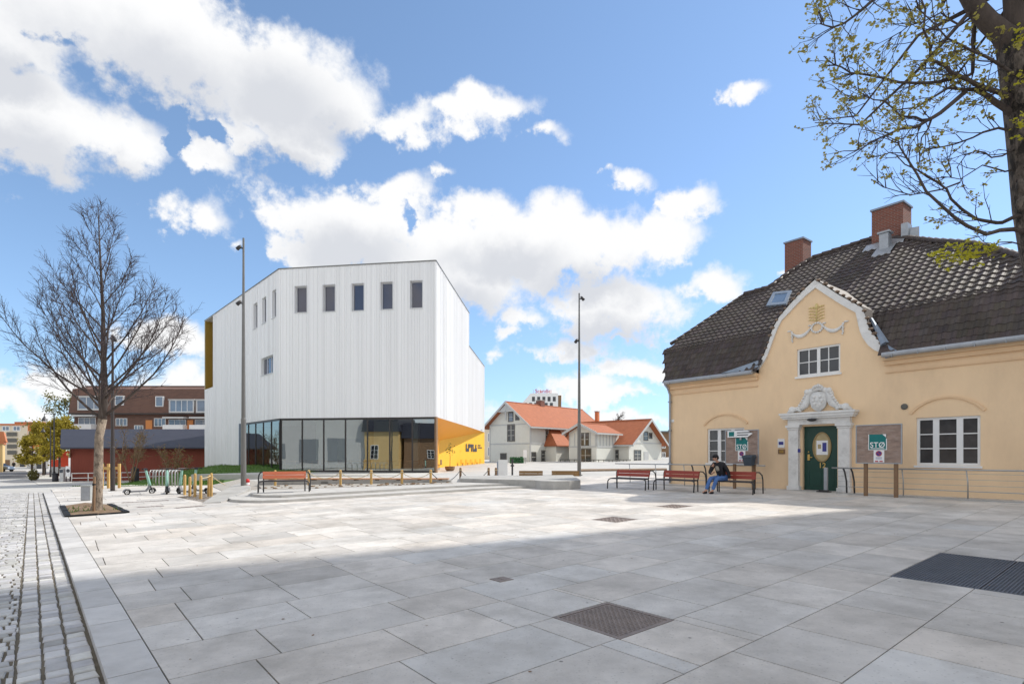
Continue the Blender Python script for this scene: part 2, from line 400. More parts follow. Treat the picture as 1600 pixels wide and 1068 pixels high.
CLOUDS = [(55, 190, 160, 85), (170, 215, 95, 62), (250, 70, 260, 110), (430, 110, 155, 105), (510, 150, 85, 62), (440, 200, 110, 42), (620, 190, 85, 36), (705, 183, 85, 28),
          (785, 160, 58, 24), (850, 206, 34, 12), (325, 248, 44, 30), (20, 60, 120, 60), (370, 215, 70, 30),
          (290, 357, 78, 42), (345, 393, 30, 18), (545, 345, 150, 62), (600, 292, 90, 36), (480, 390, 85, 40), (680, 275, 24, 14),
          (790, 370, 150, 56), (900, 400, 165, 60), (740, 335, 85, 36), (1035, 378, 68, 38), (930, 480, 165, 52), (1095, 448, 72, 28), (860, 545, 120, 24), (800, 495, 58, 36), (960, 528, 50, 10),
          (600, 400, 130, 40), (720, 430, 120, 60), (1175, 130, 30, 18), (987, 300, 36, 20), (1085, 320, 44, 22), (945, 283, 15, 8),
          (1010, 578, 58, 24), (900, 606, 90, 20), (980, 618, 90, 14), (1215, 433, 22, 8), (90, 605, 100, 36), (285, 540, 62, 22), (10, 640, 80, 30), (500, 640, 300, 40), (840, 640, 60, 14), (1000, 655, 80, 12)]
HOLES = [(268, 200, 26, 44), (66, 66, 40, 14), (640, 340, 14, 22), (330, 215, 36, 16), (885, 395, 6, 6)]
def field(azs, els, items):
    acc = None
    for (px, py, rx, ry) in items:
        u, v = (px-800)/F, (HOR-py)/F
        c = 1/math.sqrt(1+u*u); a0, e0 = math.atan(u), v*c
        ra, re = 1.13*rx/F*c*c, 1.13*ry/F*c
        n = N(nt, 'ShaderNodeVectorMath', operation='LENGTH'); cb = N(nt, 'ShaderNodeCombineXYZ')
        L_(M('MULTIPLY_ADD', azs, 1/ra, -a0/ra), cb.inputs[0]); L_(M('MULTIPLY_ADD', els, 1/re, -e0/re), cb.inputs[1])
        L_(cb.outputs[0], n.inputs[0])
        d = M('SUBTRACT', 1, n.outputs['Value'])
        d = M('MULTIPLY', d, min(1., .35+ry/70.)) if ry < 45 else d
        if acc is None: acc = d
        else:
            acc = M('SMOOTH_MAX', acc, d, .12)
    return acc
wa = M('ADD', M('MULTIPLY_ADD', nf, .22, az), M('MULTIPLY', nf2, .06)); we = M('ADD', M('MULTIPLY_ADD', nfb, .16, el), M('MULTIPLY', nf2, .06))
fld = field(wa, we, CLOUDS)
hol = field(wa, we, HOLES)
fld = M('SUBTRACT', fld, M('MULTIPLY', M('MAXIMUM', hol, 0), 1.3))
# elsewhere in the sky: unseen noise cloud, thickened to lift and whiten ambient light
away = M('MULTIPLY', M('SUBTRACT', M('ABSOLUTE', az), .95), 2.5, clamp=True)
away = M('MINIMUM', M('ADD', away, M('MULTIPLY', M('SUBTRACT', el, 1.0), 3., clamp=True)), 1)
nz3 = N(nt, 'ShaderNodeTexNoise'); nz3.inputs['Scale'].default_value = 2.4; nz3.inputs['Detail'].default_value = 8; L_(dirv, nz3.inputs['Vector'])
gen = M('SUBTRACT', M('MULTIPLY', nz3.outputs['Fac'], 2.4), .84)
fld = M('ADD', M('MULTIPLY', fld, M('SUBTRACT', 1, away)), M('MULTIPLY', gen, away))
dens = M('ADD', M('ADD', fld, .06), M('ADD', M('MULTIPLY', nf, 2.2), M('MULTIPLY', nf2, 1.7)))
mr = N(nt, 'ShaderNodeMapRange', interpolation_type='SMOOTHSTEP'); mr.inputs[1].default_value = -.02; mr.inputs[2].default_value = .46; L_(dens, mr.inputs[0])
cover = mr.outputs[0]
# body shading: grey where there is much cloud above
up = field(M('MULTIPLY_ADD', nf, .1, az), M('ADD', M('MULTIPLY_ADD', nf2, .10, el), .055), [c for c in CLOUDS if c[3] > 40])
shd = N(nt, 'ShaderNodeMapRange', interpolation_type='SMOOTHSTEP'); shd.inputs[1].default_value = .12; shd.inputs[2].default_value = .80
L_(M('ADD', up, M('ADD', M('MULTIPLY', nf, .9), M('MULTIPLY', nf2, .35))), shd.inputs[0])
sky = N(nt, 'ShaderNodeTexSky', sky_type='NISHITA'); sky.sun_disc = False; sky.sun_elevation = SUN_EL; sky.sun_rotation = math.pi/2-SUN_AZ
sky.air_density = 1.0; sky.dust_density = .2; sky.ozone_density = 1.2; sky.altitude = 100
hs = N(nt, 'ShaderNodeHueSaturation'); hs.inputs['Saturation'].default_value = .86; hs.inputs['Value'].default_value = 1.0; L_(sky.outputs[0], hs.inputs['Color'])
SKY = .10
# soft shoulder so the bright horizon and the sky near the sun keep their blue
k1 = N(nt, 'ShaderNodeVectorMath', operation='MULTIPLY_ADD'); L_(hs.outputs[0], k1.inputs[0]); k1.inputs[1].default_value = (.085, .06, .022); k1.inputs[2].default_value = (1, 1, 1)
k2 = N(nt, 'ShaderNodeVectorMath', operation='DIVIDE'); L_(hs.outputs[0], k2.inputs[0]); L_(k1.outputs[0], k2.inputs[1])
k3 = N(nt, 'ShaderNodeVectorMath', operation='MULTIPLY'); L_(k2.outputs[0], k3.inputs[0]); k3.inputs[1].default_value = (.72, .865, .925)
cc = N(nt, 'ShaderNodeMix', data_type='RGBA'); cc.inputs['A'].default_value = (*[c/SKY for c in (.435, .437, .44)], 1); cc.inputs['B'].default_value = (*[c/SKY for c in (.31, .32, .342)], 1)
L_(shd.outputs[0], cc.inputs['Factor'])
fin = N(nt, 'ShaderNodeMix', data_type='RGBA'); L_(cover, fin.inputs['Factor']); L_(k3.outputs[0], fin.inputs['A']); L_(cc.outputs['Result'], fin.inputs['B'])
bg = N(nt, 'ShaderNodeBackground'); bg.inputs['Strength'].default_value = SKY; L_(fin.outputs['Result'], bg.inputs['Color'])
ow = N(nt, 'ShaderNodeOutputWorld'); L_(bg.outputs[0], ow.inputs[0])
try:
    w.cycles.sampling_method = 'MANUAL'; w.cycles.sample_map_resolution = 1024
except Exception: pass
scene.cycles.max_bounces = 6; scene.cycles.transparent_max_bounces = 8

# ------------------------------------------------------------------ ground, road, kerb, paving
def axis(a, b, fine, lo, hi):
    r = []; x = a
    while x < b:
        r.append(x); x += fine if lo <= x < hi else 12.
    return r+[b]
mb = MB()
xs = axis(-420, 420, 1.5, -72, 48); ys = axis(-120, 720, 1.5, -24, 84)
i0 = mb.add([(x, y, G(x, y)-.012) for y in ys for x in xs]); W_ = len(xs)
for j in range(len(ys)-1):
    for i in range(W_-1): mb.face([i0+j*W_+i, i0+j*W_+i+1, i0+(j+1)*W_+i+1, i0+(j+1)*W_+i])
tag(mb.build('ground', 'ground', smooth=True), kind='structure')
D1 = Vector((-.633, .774)).normalized(); D2 = Vector((.774, .633)).normalized()
K0 = Vector((-2.48, 3.96)); KD = Vector((-.875, 1)).normalized(); KN = Vector((KD.y, -KD.x))     # kerb line, KN towards the plaza
def clip(poly, p, n):
    out = []
    for i in range(len(poly)):
        a, b = poly[i], poly[(i+1) % len(poly)]; da, db = (a-p).dot(n), (b-p).dot(n)
        if da >= 0: out.append(a)
        if da*db < 0: out.append(a+(b-a)*(da/(da-db)))
    return out
COV = []                                            # iron covers and grate leave openings in the paving (plaza row coordinates)
def rc(p): return (Vector((p[0], p[1])).dot(D1), Vector((p[0], p[1])).dot(D2))
def cover_rect(pxs):
    q = [rc(gp(*p)) for p in pxs]
    cs = sorted(a for a, b in q); es = sorted(b for a, b in q)
    return [(cs[0]+cs[1])/2, (cs[2]+cs[3])/2, (es[0]+es[1])/2, (es[2]+es[3])/2]
COV.append(cover_rect([(861, 965), (950, 941), (1054, 970), (968, 1000)]))
COV.append(cover_rect([(925, 812), (959, 806.5), (994, 812), (962, 817)]))
COV.append(cover_rect([(1025, 791), (1053, 787.5), (1083, 791), (1053, 794.5)]))
ga, gb, gc = rc(gp(1389.4, 901)), rc(gp(1480, 865)), rc(gp(1600, 931.6))
COV.append([ga[0], ga[0]+1.62, ga[1], ga[1]+0])
e0, e1 = ga[1], max(gb[1], ga[1]+1.2)
c_lo, c_hi = min(ga[0], gb[0]), max(ga[0], gb[0])
# the grate runs away from the corner nearest the camera: along D2 to its far corner, and along -D1 past the frame
COV[3] = [ga[0]-2.6, ga[0], ga[1], gb[1]]
mb = MB(); J = MB(); rs = random.Random(11)
PX = lambda c, e: D1*c+D2*e
def pave(poly):
    if len(poly) < 3: return
    mb.tone = None
    t = rs.gauss(1, .075); t = max(.80, min(1.14, t)); tw = rs.gauss(.004, .014)
    mb.tone = (t*(1+tw), t, t*(1-tw))
    i = mb.add([(p.x, p.y, G(p.x, p.y)+.012) for p in poly]); j = mb.add([(p.x, p.y, G(p.x, p.y)-.006) for p in poly]); n = len(poly)
    mb.face([i+k for k in range(n)])
    for k in range(n): mb.face([j+k, j+(k+1) % n, i+(k+1) % n, i+k])
row = -6
for k in range(-14, 58):
    c0 = -.11+.8*k; c1 = c0+.8; e = -16-rs.random()
    while e < 34:
        ln = rs.choice((.8, .95, 1.1, 1.2, 1.2, 1.35, 1.5)); a, b = e, e+ln; e = b
        parts = [(c0, c1, a, b)]
        for (h0, h1, g0, g1) in COV:
            new = []
            for (p0, p1, q0, q1) in parts:
                if h1 <= p0 or h0 >= p1 or g1 <= q0 or g0 >= q1: new.append((p0, p1, q0, q1)); continue
                if g0 > q0: new.append((p0, p1, q0, g0))
                if g1 < q1: new.append((p0, p1, g1, q1))
                if h0 > p0: new.append((p0, h0, max(q0, g0), min(q1, g1)))
                if h1 < p1: new.append((h1, p1, max(q0, g0), min(q1, g1)))
            parts = new
        for (p0, p1, q0, q1) in parts:
            if p1-p0 < .05 or q1-q0 < .05: continue
            gl, gs = .0055, .0065
            poly = [PX(p0+gl, q0+gs), PX(p0+gl, q1-gs), PX(p1-gl, q1-gs), PX(p1-gl, q0+gs)]
            cen = (poly[0]+poly[2])/2
            if cen.y > 33 or cen.x > 22 or cen.x < -24: continue
            poly = clip(poly, K0+KN*.012, KN)
            pave(poly)
mb.tone = None
plaza = tag(mb.build('plaza_paving', 'slab'), kind='structure')
J = MB()
pts = [K0-KD*14, K0-KD*14+KN*40, Vector((24, 33.4)), K0+KD*29.4]
pts = [Vector(p) for p in pts]
gx = 24
for i in range(gx):
    for j in range(gx):
        def q(a, b):
            l = pts[0].lerp(pts[3], b); r_ = pts[1].lerp(pts[2], b); p = l.lerp(r_, a); return (p.x, p.y, G(p.x, p.y)-.004)
        J.poly([q(i/gx, j/gx), q((i+1)/gx, j/gx), q((i+1)/gx, (j+1)/gx), q(i/gx, (j+1)/gx)])
tag(J.build('paving_bed', 'joint'), kind='structure')
# kerb stones
mb = MB(); t = -9.
while t < 29:
    ln = rs.uniform(.75, .95); g = .008
    q = [K0+KD*(t+g)-KN*.325, K0+KD*(t+g), K0+KD*(t+ln-g), K0+KD*(t+ln-g)-KN*.325]
    mb.tone = rs.uniform(.86, 1.12)
    mb.prism([(p.x, p.y) for p in (q[0], q[1], q[2], q[3])], lambda x, y: G(x, y)-.12, lambda x, y: G(x, y)+.015)
    t += ln
tag(mb.build('kerb', 'granite'), kind='structure')
# road of granite setts: three gutter courses along the kerb, then rows across the street
mb = MB()
RD = -.045                                          # the road lies a little below the kerb
def sett(t0, t1, n0, n1, wob=.012):
    q = [K0+KD*(a+rs.uniform(-wob, wob))-KN*(b+rs.uniform(-wob, wob)) for a, b in ((t0, n1), (t0, n0), (t1, n0), (t1, n1))]
    hh = rs.uniform(-.006, .006); tn = max(.6, min(1.35, rs.gauss(1, .16))); mb.tone = (tn, tn, tn*rs.uniform(.96, 1.05))
    cx = sum((p for p in q), Vector((0, 0)))/4
    top = [cx+(p-cx)*.9 for p in q]
    i = mb.add([(p.x, p.y, G(p.x, p.y)+RD-.035) for p in q]); j = mb.add([(p.x, p.y, G(p.x, p.y)+RD-.004+hh) for p in q]); k = mb.add([(p.x, p.y, G(p.x, p.y)+RD+.006+hh) for p in top])
    for a in range(4):
        b = (a+1) % 4; mb.face([i+a, i+b, j+b, j+a]); mb.face([j+a, j+b, k+b, k+a])
    mb.face([k, k+1, k+2, k+3])
for c in range(3):
    n0 = .352+c*.166; t = -6.+rs.random()*.1
    while t < 31:
        ln = rs.uniform(.14, .23); sett(t, t+ln-.024, n0, n0+.145, .007); t += ln
t = -6.
while t < 31:
    rw = rs.uniform(.14, .19); n0 = .86+rs.random()*.12; first = .852
    sett(t, t+rw-.026, first, n0-.02, .007)
    while n0 < (3.4 if t < 8 else 7.5 if t < 20 else 9.):
        ln = rs.uniform(.14, .27); sett(t, t+rw-.022, n0, n0+ln-.022, .008); n0 += ln
    t += rw
tag(mb.build('cobbled_road', 'sett'), kind='structure')
mb = MB()
for i in range(31):
    for j in range(5):
        a0, a1 = -12+i*1.4, -12+(i+1)*1.4; b0, b1 = .325+j*2.2, .325+(j+1)*2.2
        mb.poly([(p.x, p.y, G(p.x, p.y)+RD-.009) for p in (K0+KD*a0-KN*b1, K0+KD*a0-KN*b0, K0+KD*a1-KN*b0, K0+KD*a1-KN*b1)])
roadbed = mb
# lower the ground sheet under the road
go = bpy.data.objects['ground']
for v in go.data.vertices:
    p = Vector((v.co.x, v.co.y)); d = (p-K0).dot(KN)
    if -24 < d < .5 and -16 < (p-K0).dot(KD) < 30.5: v.co.z -= .10
tag(mb.build('road_bed', 'sett_joint'), kind='structure')
# smooth far street surface beyond the setts, with the pale pavement beside it
def strip(name, m, pix, dz, nx=10, ny=10, kind='structure'):
    q = [gp(*p) for p in pix]; mb = MB()
    def P(a, b):
        p = q[0].lerp(q[1], a).lerp(q[3].lerp(q[2], a), b); return (p.x, p.y, G(p.x, p.y)+dz)
    for i in range(nx):
        for j in range(ny): mb.poly([P(i/nx, j/ny), P((i+1)/nx, j/ny), P((i+1)/nx, (j+1)/ny), P(i/nx, (j+1)/ny)])
    return tag(mb.build(name, m), kind=kind)
strip('street', 'asphalt', [(-160, 752), (52, 747), (40, 735), (-40, 735)], .012)
strip('pavement', 'pale_paving', [(60, 757), (118, 757), (100, 742), (40, 742)], .014)
#%%PART
# ------------------------------------------------------------------ yellow house on the right
HA = Vector((7.22, 25.2, .33)); HS = Vector((.6039, -.7971)); HN = Vector((.7971, .6039)); HROT = math.atan2(HS.y, HS.x)
def hs(px, py, n=0.):                              # picture point -> (x, z) in house coordinates on the plane y = n
    u = (px-800)/F; ox, oy = HA.x+HN.x*n, HA.y+HN.y*n
    s = (u*oy-ox)/(HS.x-u*HS.y); Y = oy+HS.y*s
    return s, H+(HOR-py)/F*Y-HA.z
def hray(px, py, p0, nrm):                          # picture ray on a plane given in house coordinates
    d = Vector(((px-800)/F, 1, (HOR-py)/F)); o = Vector((0, 0, H))-HA
    loc = lambda v: Vector((v.x*HS.x+v.y*HS.y, v.x*HN.x+v.y*HN.y, v.z))
    o, d = loc(o), loc(d); t = (Vector(p0)-o).dot(nrm)/d.dot(nrm)
    return o+d*t
house = thing('yellow_house', 'yellow plastered house with dark tiled mansard roof, curved white gable and green door', 'house', HA, HROT)
XE = 14.2; ZE, ZB, NB, NE = 4.55, 6.25, .75, -.32; DEP = 13.
K = .77
# --- walls
gx0, gx1 = hs(1245, 545)[0], hs(1313, 545)[0]; gz0, gz1 = hs(1279, 585)[1], hs(1279, 541)[1]
lx0, lx1 = hs(1105, 700)[0], hs(1163, 700)[0]; lz0, lz1 = hs(1134, 723)[1], hs(1134, 668.5)[1]
rx0, rx1 = hs(1431.5, 690)[0], hs(1532, 690)[0]; rz0, rz1 = hs(1481, 727)[1], hs(1481, 650.5)[1]
dx0, dx1 = hs(1254, 710)[0], hs(1308.5, 710)[0]; dz1 = hs(1281, 665)[1]
holes = [(lx0, lx1, lz0, lz1), (rx0, rx1, rz0, rz1), (dx0, dx1, 0.02, dz1)]
gcut = (gx0, gx1, gz0, ZE)
mb = MB()
wall(mb, 0, XE, -.6, ZE, holes+[gcut], 0, .14)
mb.poly([(0, 0, -.6), (0, 0, ZE), (0, DEP, ZE), (0, DEP, -.6)]); mb.poly([(XE, 0, -.6), (XE, DEP, -.6), (XE, DEP, ZE), (XE, 0, ZE)])
mb.poly([(0, DEP, -.6), (0, DEP, ZE), (XE, DEP, ZE), (XE, DEP, -.6)])
# curved gable, its wall face flush with the front
OUT = [(1186, 573.7), (1190, 563), (1196.5, 550.6), (1202.7, 532.8), (1206.5, 520), (1210.7, 509.6), (1218.7, 495.4), (1231, 481), (1245.4, 465), (1260, 450.5), (1274.5, 437.5),
       (1294, 449.5), (1313, 461.6), (1331, 471.5), (1348.6, 481), (1354, 495.4), (1356.5, 504), (1359, 513), (1364, 520.5), (1370, 527.4), (1376, 535), (1381.5, 541.7)]
INN = [(1187, 577), (1195, 565), (1201, 553), (1207, 536), (1211.5, 524), (1215.6, 513), (1222, 501), (1233.5, 489), (1247.5, 474), (1261, 461), (1275, 449.7),
       (1292, 461), (1308, 471.5), (1323, 480.5), (1338, 488.5), (1340.5, 499), (1342, 507), (1345, 518.5), (1349, 527.5), (1357.6, 539.6), (1368, 547.5), (1380.5, 552)]
out = [hs(*p) for p in OUT]; inn = [hs(*p) for p in INN]
zl, zr = ZE, ZE
g = [(out[0][0], ZE)]+[p for p in out]+[(out[-1][0], ZE)]
# gable wall with a window opening: columns between outline and opening
def gable_top(x):
    for a, b in zip(out, out[1:]):
        if a[0] <= x <= b[0]: return a[1]+(b[1]-a[1])*(x-a[0])/max(1e-6, b[0]-a[0])
    return ZE
xs_ = sorted([p[0] for p in out]+[gx0, gx1])
for a, b in zip(xs_, xs_[1:]):
    ta, tb = gable_top(a), gable_top(b); m_ = (a+b)/2
    if gx0 < m_ < gx1:
        mb.poly([(a, 0, gz1), (b, 0, gz1), (b, 0, tb), (a, 0, ta)])
    else: mb.poly([(a, 0, ZE), (b, 0, ZE), (b, 0, tb), (a, 0, ta)])
for q in ([(gx0, 0, ZE), (gx0, 0, gz1), (gx0, .14, gz1), (gx0, .14, ZE)], [(gx1, 0, ZE), (gx1, .14, ZE), (gx1, .14, gz1), (gx1, 0, gz1)],
          [(gx0, 0, gz1), (gx1, 0, gz1), (gx1, .14, gz1), (gx0, .14, gz1)]): mb.poly(q)
mb.build('wall', 'plaster', house)
mb = MB(); mb.band(out, inn, -.07, .02); mb.build('gable_trim', 'white_render', house)
# --- roof: steep lower slopes, then the main slope with its outline
ur = Vector((0, NB, ZB)); un = Vector((0, -K, 1)).normalized()
OUTL = [(1048, 538), (1080, 517), (1120, 490), (1163, 461), (1180, 456), (1202, 450), (1232, 428), (1270, 404), (1300, 394), (1360, 374.5), (1421, 373.5), (1460, 378), (1520, 382), (1560, 392), (1600, 404), (1640, 424)]
top = [hray(*p, ur, un) for p in OUTL]
XL = top[0].x; XR = XE+.35
roofpts = [(p.x, p.y, p.z) for p in top]+[(XR, NB+.3, ZB+K*.3), (XR, NB, ZB)]
roofpts[0] = (XL, NB, ZB)
mb = MB(); mb.tone = None
mb.poly([(x, y, z-.03) for x, y, z in roofpts])
mir = [(x, 2*6.9-y, z) for x, y, z in roofpts]
mb.poly([(x, y, z-.03) for x, y, z in reversed(mir)])
for a, b, c, d in zip(roofpts, roofpts[1:], mir, mir[1:]): mb.poly([(a[0], a[1], a[2]-.03), (c[0], c[1], c[2]-.03), (d[0], d[1], d[2]-.03), (b[0], b[1], b[2]-.03)])
low = (Vector((0, NE, ZE+.06)), Vector((0, NB, ZB))) 
xle, xre = hs(1040, 597, NE)[0], XE+.4
def inside(x, y, poly):
    c = False
    for (x1, y1), (x2, y2) in zip(poly, poly[1:]+poly[:1]):
        if (y1 > y) != (y2 > y) and x < (x2-x1)*(y-y1)/(y2-y1)+x1: c = not c
    return c
def tiles(mb, o, ux, uy, un, poly, tw=.255, th=.335, seed=3, rise=.045, lip=.035):
    rr = random.Random(seed); P2 = [((Vector(p)-o).dot(ux), (Vector(p)-o).dot(uy)) for p in poly]
    a0, a1 = min(p[0] for p in P2), max(p[0] for p in P2); b0, b1 = min(p[1] for p in P2), max(p[1] for p in P2)
    prof = [(0, .35), (.18, 0), (.42, .12), (.62, .75), (.8, 1.), (1.0, .45)]
    j = 0; b = b0
    while b < b1:
        a = a0
        while a < a1:
            if inside(a+tw/2, b+th*.5, P2):
                t = max(.6, min(1.5, rr.gauss(1, .11))); mb.tone = (t, t*rr.uniform(.93, 1.04), t*rr.uniform(.88, 1.06))
                lo = [o+ux*(a+tw*p[0])+uy*(b-.02)+un*(lip+rise*p[1]) for p in prof]
                hi = [o+ux*(a+tw*p[0])+uy*(b+th+.01)+un*(.004+rise*.85*p[1]) for p in prof]
                bt = [o+ux*(a+tw*p[0])+uy*(b-.02)+un*(.0) for p in prof]
                n = len(prof); i = mb.add(lo); k = mb.add(hi); l = mb.add(bt)
                for q in range(n-1): mb.face([i+q, i+q+1, k+q+1, k+q]); mb.face([l+q, l+q+1, i+q+1, i+q])
            a += tw
        b += th
    mb.tone = None
uy_u = Vector((0, 1, K)).normalized(); ux_ = Vector((1, 0, 0))
tiles(mb, Vector((XL, NB, ZB)), ux_, uy_u, un, roofpts, seed=3)
# lower steep slope, left and right of the gable, with a gentle flare at the eave
uy_l = (low[1]-low[0]).normalized(); un_l = Vector((0, -uy_l.z, uy_l.y))
gl_ = lambda z: next((a[0]+(b[0]-a[0])*(z-a[1])/(b[1]-a[1]) for a, b in zip(out[:11], out[1:11]) if a[1] <= z <= b[1]), out[0][0])
gr_ = lambda z: next((a[0]+(b[0]-a[0])*(z-a[1])/(b[1]-a[1]) for a, b in zip(out[10:], out[11:]) if b[1] <= z <= a[1]), out[-1][0])
def lowpt(x, z): t = (z-low[0].z)/(low[1].z-low[0].z); return (x, low[0].y+(low[1].y-low[0].y)*t, z)
zs_ = [low[0].z+(low[1].z-low[0].z)*i/8 for i in range(9)]
left = [lowpt(xle, zs_[0])]+[lowpt(gl_(z)+.05, z) for z in zs_]+[lowpt(XL, zs_[-1])]
right = [lowpt(gr_(z)+.02, z) for z in reversed(zs_)]+[lowpt(xre, zs_[0]), lowpt(xre, zs_[-1])]
for side, sd in ((left, 5), (right, 8)):
    mb.poly([Vector(p)-un_l*.02 for p in side])
    tiles(mb, Vector((xle, low[0].y, low[0].z)), ux_, uy_l, un_l, side, tw=.255, th=.30, seed=sd, rise=.05, lip=.016)
bl = [(x, 2*6.9-y, z) for x, y, z in (lowpt(xle, zs_[0]), lowpt(xre, zs_[0]), lowpt(xre, zs_[-1]), lowpt(XL, zs_[-1]))]
mb.poly(bl)
mb.poly([lowpt(xle, zs_[0]), lowpt(XL, zs_[-1]), bl[3], bl[0]]); mb.poly([lowpt(xre, zs_[0]), bl[1], bl[2], lowpt(xre, zs_[-1])])
# the gable's own small roof running back into the slope
no = len(out); sh = [(x, z+.05) for x, z in out]
i = mb.add([(x, -.10, z) for x, z in sh]); j = mb.add([(x, 3.2, z) for x, z in sh])
for q in range(no-1): mb.face([i+q, i+q+1, j+q+1, j+q])
roof = mb.build('roof', 'roof_tile', house)
# tile edge along the gable, hip and ridge caps
mb = MB(); rr = random.Random(5)
for a, b in zip(sh, sh[1:]):
    L = math.hypot(b[0]-a[0], b[1]-a[1]); n = max(1, int(L/.2))
    for q in range(n):
        t = (q+.5)/n; x, z = a[0]+(b[0]-a[0])*t, a[1]+(b[1]-a[1])*t
        s = rr.uniform(.045, .07); mb.ball((x, -.02+rr.uniform(-.02, .02), z+.01), (s*1.6, .10, s), 7, 5)
mb.build('verge_tiles', 'verge_tile', roof)
mb = MB()
for a, b in zip(top[3:], top[4:-1]):
    L = (b-a).length; n = max(1, int(L/.33))
    for q in range(n):
        p0 = a.lerp(b, q/n); p1 = a.lerp(b, (q+1.12)/n); mb.tube([p0+Vector((0, 0, .05)), p1+Vector((0, 0, .035))], [.125, .10], 8)
for a, b in zip(top[:3], top[1:4]):
    n = max(1, int((b-a).length/.33))
    for q in range(n):
        p0 = a.lerp(b, q/n); p1 = a.lerp(b, (q+1.1)/n); mb.tube([p0+Vector((0, 0, .03)), p1+Vector((0, 0, .02))], [.085, .07], 8)
mb.build('ridge_tiles', 'ridge_tile', roof, smooth=True)
# skylight
sky_p = [hray(*p, ur+un*.12, un) for p in ((1197, 477), (1228, 474), (1237, 453), (1208, 456))]
mb = MB(); c = sum(sky_p, Vector())/4
def ringq(ps, k): return [c+(p-c)*k for p in ps]
o_ = ringq(sky_p, 1.0); q_ = ringq(sky_p, .68); dn = un*.16
for k in range(4):
    mb.poly([o_[k], o_[(k+1) % 4], q_[(k+1) % 4], q_[k]]); mb.poly([o_[k], o_[k]-dn, o_[(k+1) % 4]-dn, o_[(k+1) % 4]])
    mb.poly([q_[k], q_[(k+1) % 4], q_[(k+1) % 4]-un*.03, q_[k]-un*.03])
sk = mb.build('skylight', 'zinc', roof)
mb = MB(); mb.poly([p-un*.025 for p in q_]); mb.build('pane', 'pane_sky', sk)
# chimneys
def chimney(cx, cy, w, d, z0, z1, big):
    mb = MB(); mb.box(cx-w/2, cx+w/2, cy-d/2, cy+d/2, z0, z1-.08); o = mb.build('chimney', 'brick', roof)
    mb = MB(); mb.box(cx-w/2-.05, cx+w/2+.05, cy-d/2-.05, cy+d/2+.05, z1-.08, z1); mb.build('chimney_cap', 'zinc', o)
cb = hray(1388, 374, ur, un)
chimney(cb.x, cb.y+.35, 1.18, 1.0, cb.z-1.2, H+(HOR-322)/F*(HA.y+HS.y*cb.x+HN.y*cb.y)-HA.z, True)
chimney(2.0, 8.0, .92, .9, 7.5, H+(HOR-377)/F*28.4-HA.z, False)
mb = MB(); cy = cb.y+.35-.52
mb.box(cb.x-.72, cb.x+.72, cy-.12, cy-.01, cb.z-.55, cb.z-.12)
q = lambda x, n: (x, n, ZB+K*(n-NB)+.10)
for x0, x1, n0, n1 in ((cb.x-.75, cb.x+.78, cy-.55, cy-.1), (cb.x-.15, cb.x+.55, cy-1.25, cy-.5)):
    mb.poly([q(x0, n0), q(x1, n0), q(x1, n1), q(x0, n1)]); mb.poly([q(x0, n0), (x0, n0, q(x0, n0)[2]-.1), (x1, n0, q(x1, n0)[2]-.1), q(x1, n0)])
mb.box(cb.x+.0, cb.x+.34, cy-.85, cy-.5, cb.z-1.1, cb.z-.02); mb.box(cb.x-.06, cb.x+.40, cy-.91, cy-.44, cb.z-.02, cb.z+.05)
mb.box(cb.x+.62, cb.x+.86, cy-.3, cy+.2, cb.z-.6, cb.z+.35); mb.prism([(cb.x+.72, cy-.05), (cb.x+1.15, cy+.1), (cb.x+.72, cy+.6)], cb.z-.5, cb.z+.18)
mb.build('chimney_flashing', 'galv', roof)
# valley flashings beside the gable
for sgn, pts in ((-1, [(1128, 583, -.4), (1186, 577, -.15), (1186, 563, -.05)]), (1, [(1411, 553, -.4), (1384, 560, -.15), (1383, 536, -.05)])):
    mb = MB(); P = [(*hs(p[0], p[1], p[2]), p[2]) for p in pts]; v = [(p[0], p[2]-.06, p[1]) for p in P]
    mb.poly(v); mb.poly([(x, y+.1, z) for x, y, z in reversed(v)])
    for k in range(3): a, b = v[k], v[(k+1) % 3]; mb.poly([a, b, (b[0], b[1]+.1, b[2]), (a[0], a[1]+.1, a[2])])
    if sgn == 1:
        a, b = hs(1383, 538, -.1), hs(1362, 498, .3); mb.tube([(a[0], -.12, a[1]), (b[0], .25, b[1])], [.13, .05], 6)
    mb.build('valley_flashing', 'zinc', roof)
# --- cornice, gutter, downpipe
xg0, xg1 = out[0][0]-.02, out[-1][0]+.02
for a, b in ((-.02, xg0), (xg1, XE)):
    mb = MB(); mb.box(a, b, -.20, -.003, ZE-.13, ZE-.002); mb.box(a+.01, b-.01, -.12, -.003, ZE-.27, ZE-.135); mb.box(a+.02, b-.02, -.05, -.003, ZE-.52, ZE-.485)
    mb.build('cornice', 'plaster_trim', house)
for a, b in ((xle-.02, xg0-.05), (xg1+.05, xre)):
    mb = MB()
    mb.tube([(a, NE-.06, ZE+.04), (b, NE-.06, ZE+.02)], .085, 10)
    mb.box(a, b, NE-.04, NE+.26, ZE+.01, ZE+.05)
    for k in range(int((b-a)/.7)): mb.tube([(a+.3+.7*k, NE-.15, ZE+.05), (a+.3+.7*k, NE-.15, ZE-.06), (a+.3+.7*k, NE, ZE-.03)], .012, 5)
    mb.build('gutter', 'galv', house)
mb = MB(); mb.tube([(.02, NE-.04, ZE-.04), (.06, -.2, ZE-.2), (.1, -.09, ZE-.5), (.1, -.09, 1.2), (.1, -.09, .05)], .05, 10)
for z in (.9, 2.4, 3.7): mb.box(.03, .17, -.15, -.02, z, z+.05)
mb.build('downpipe', 'galv', house, smooth=True)
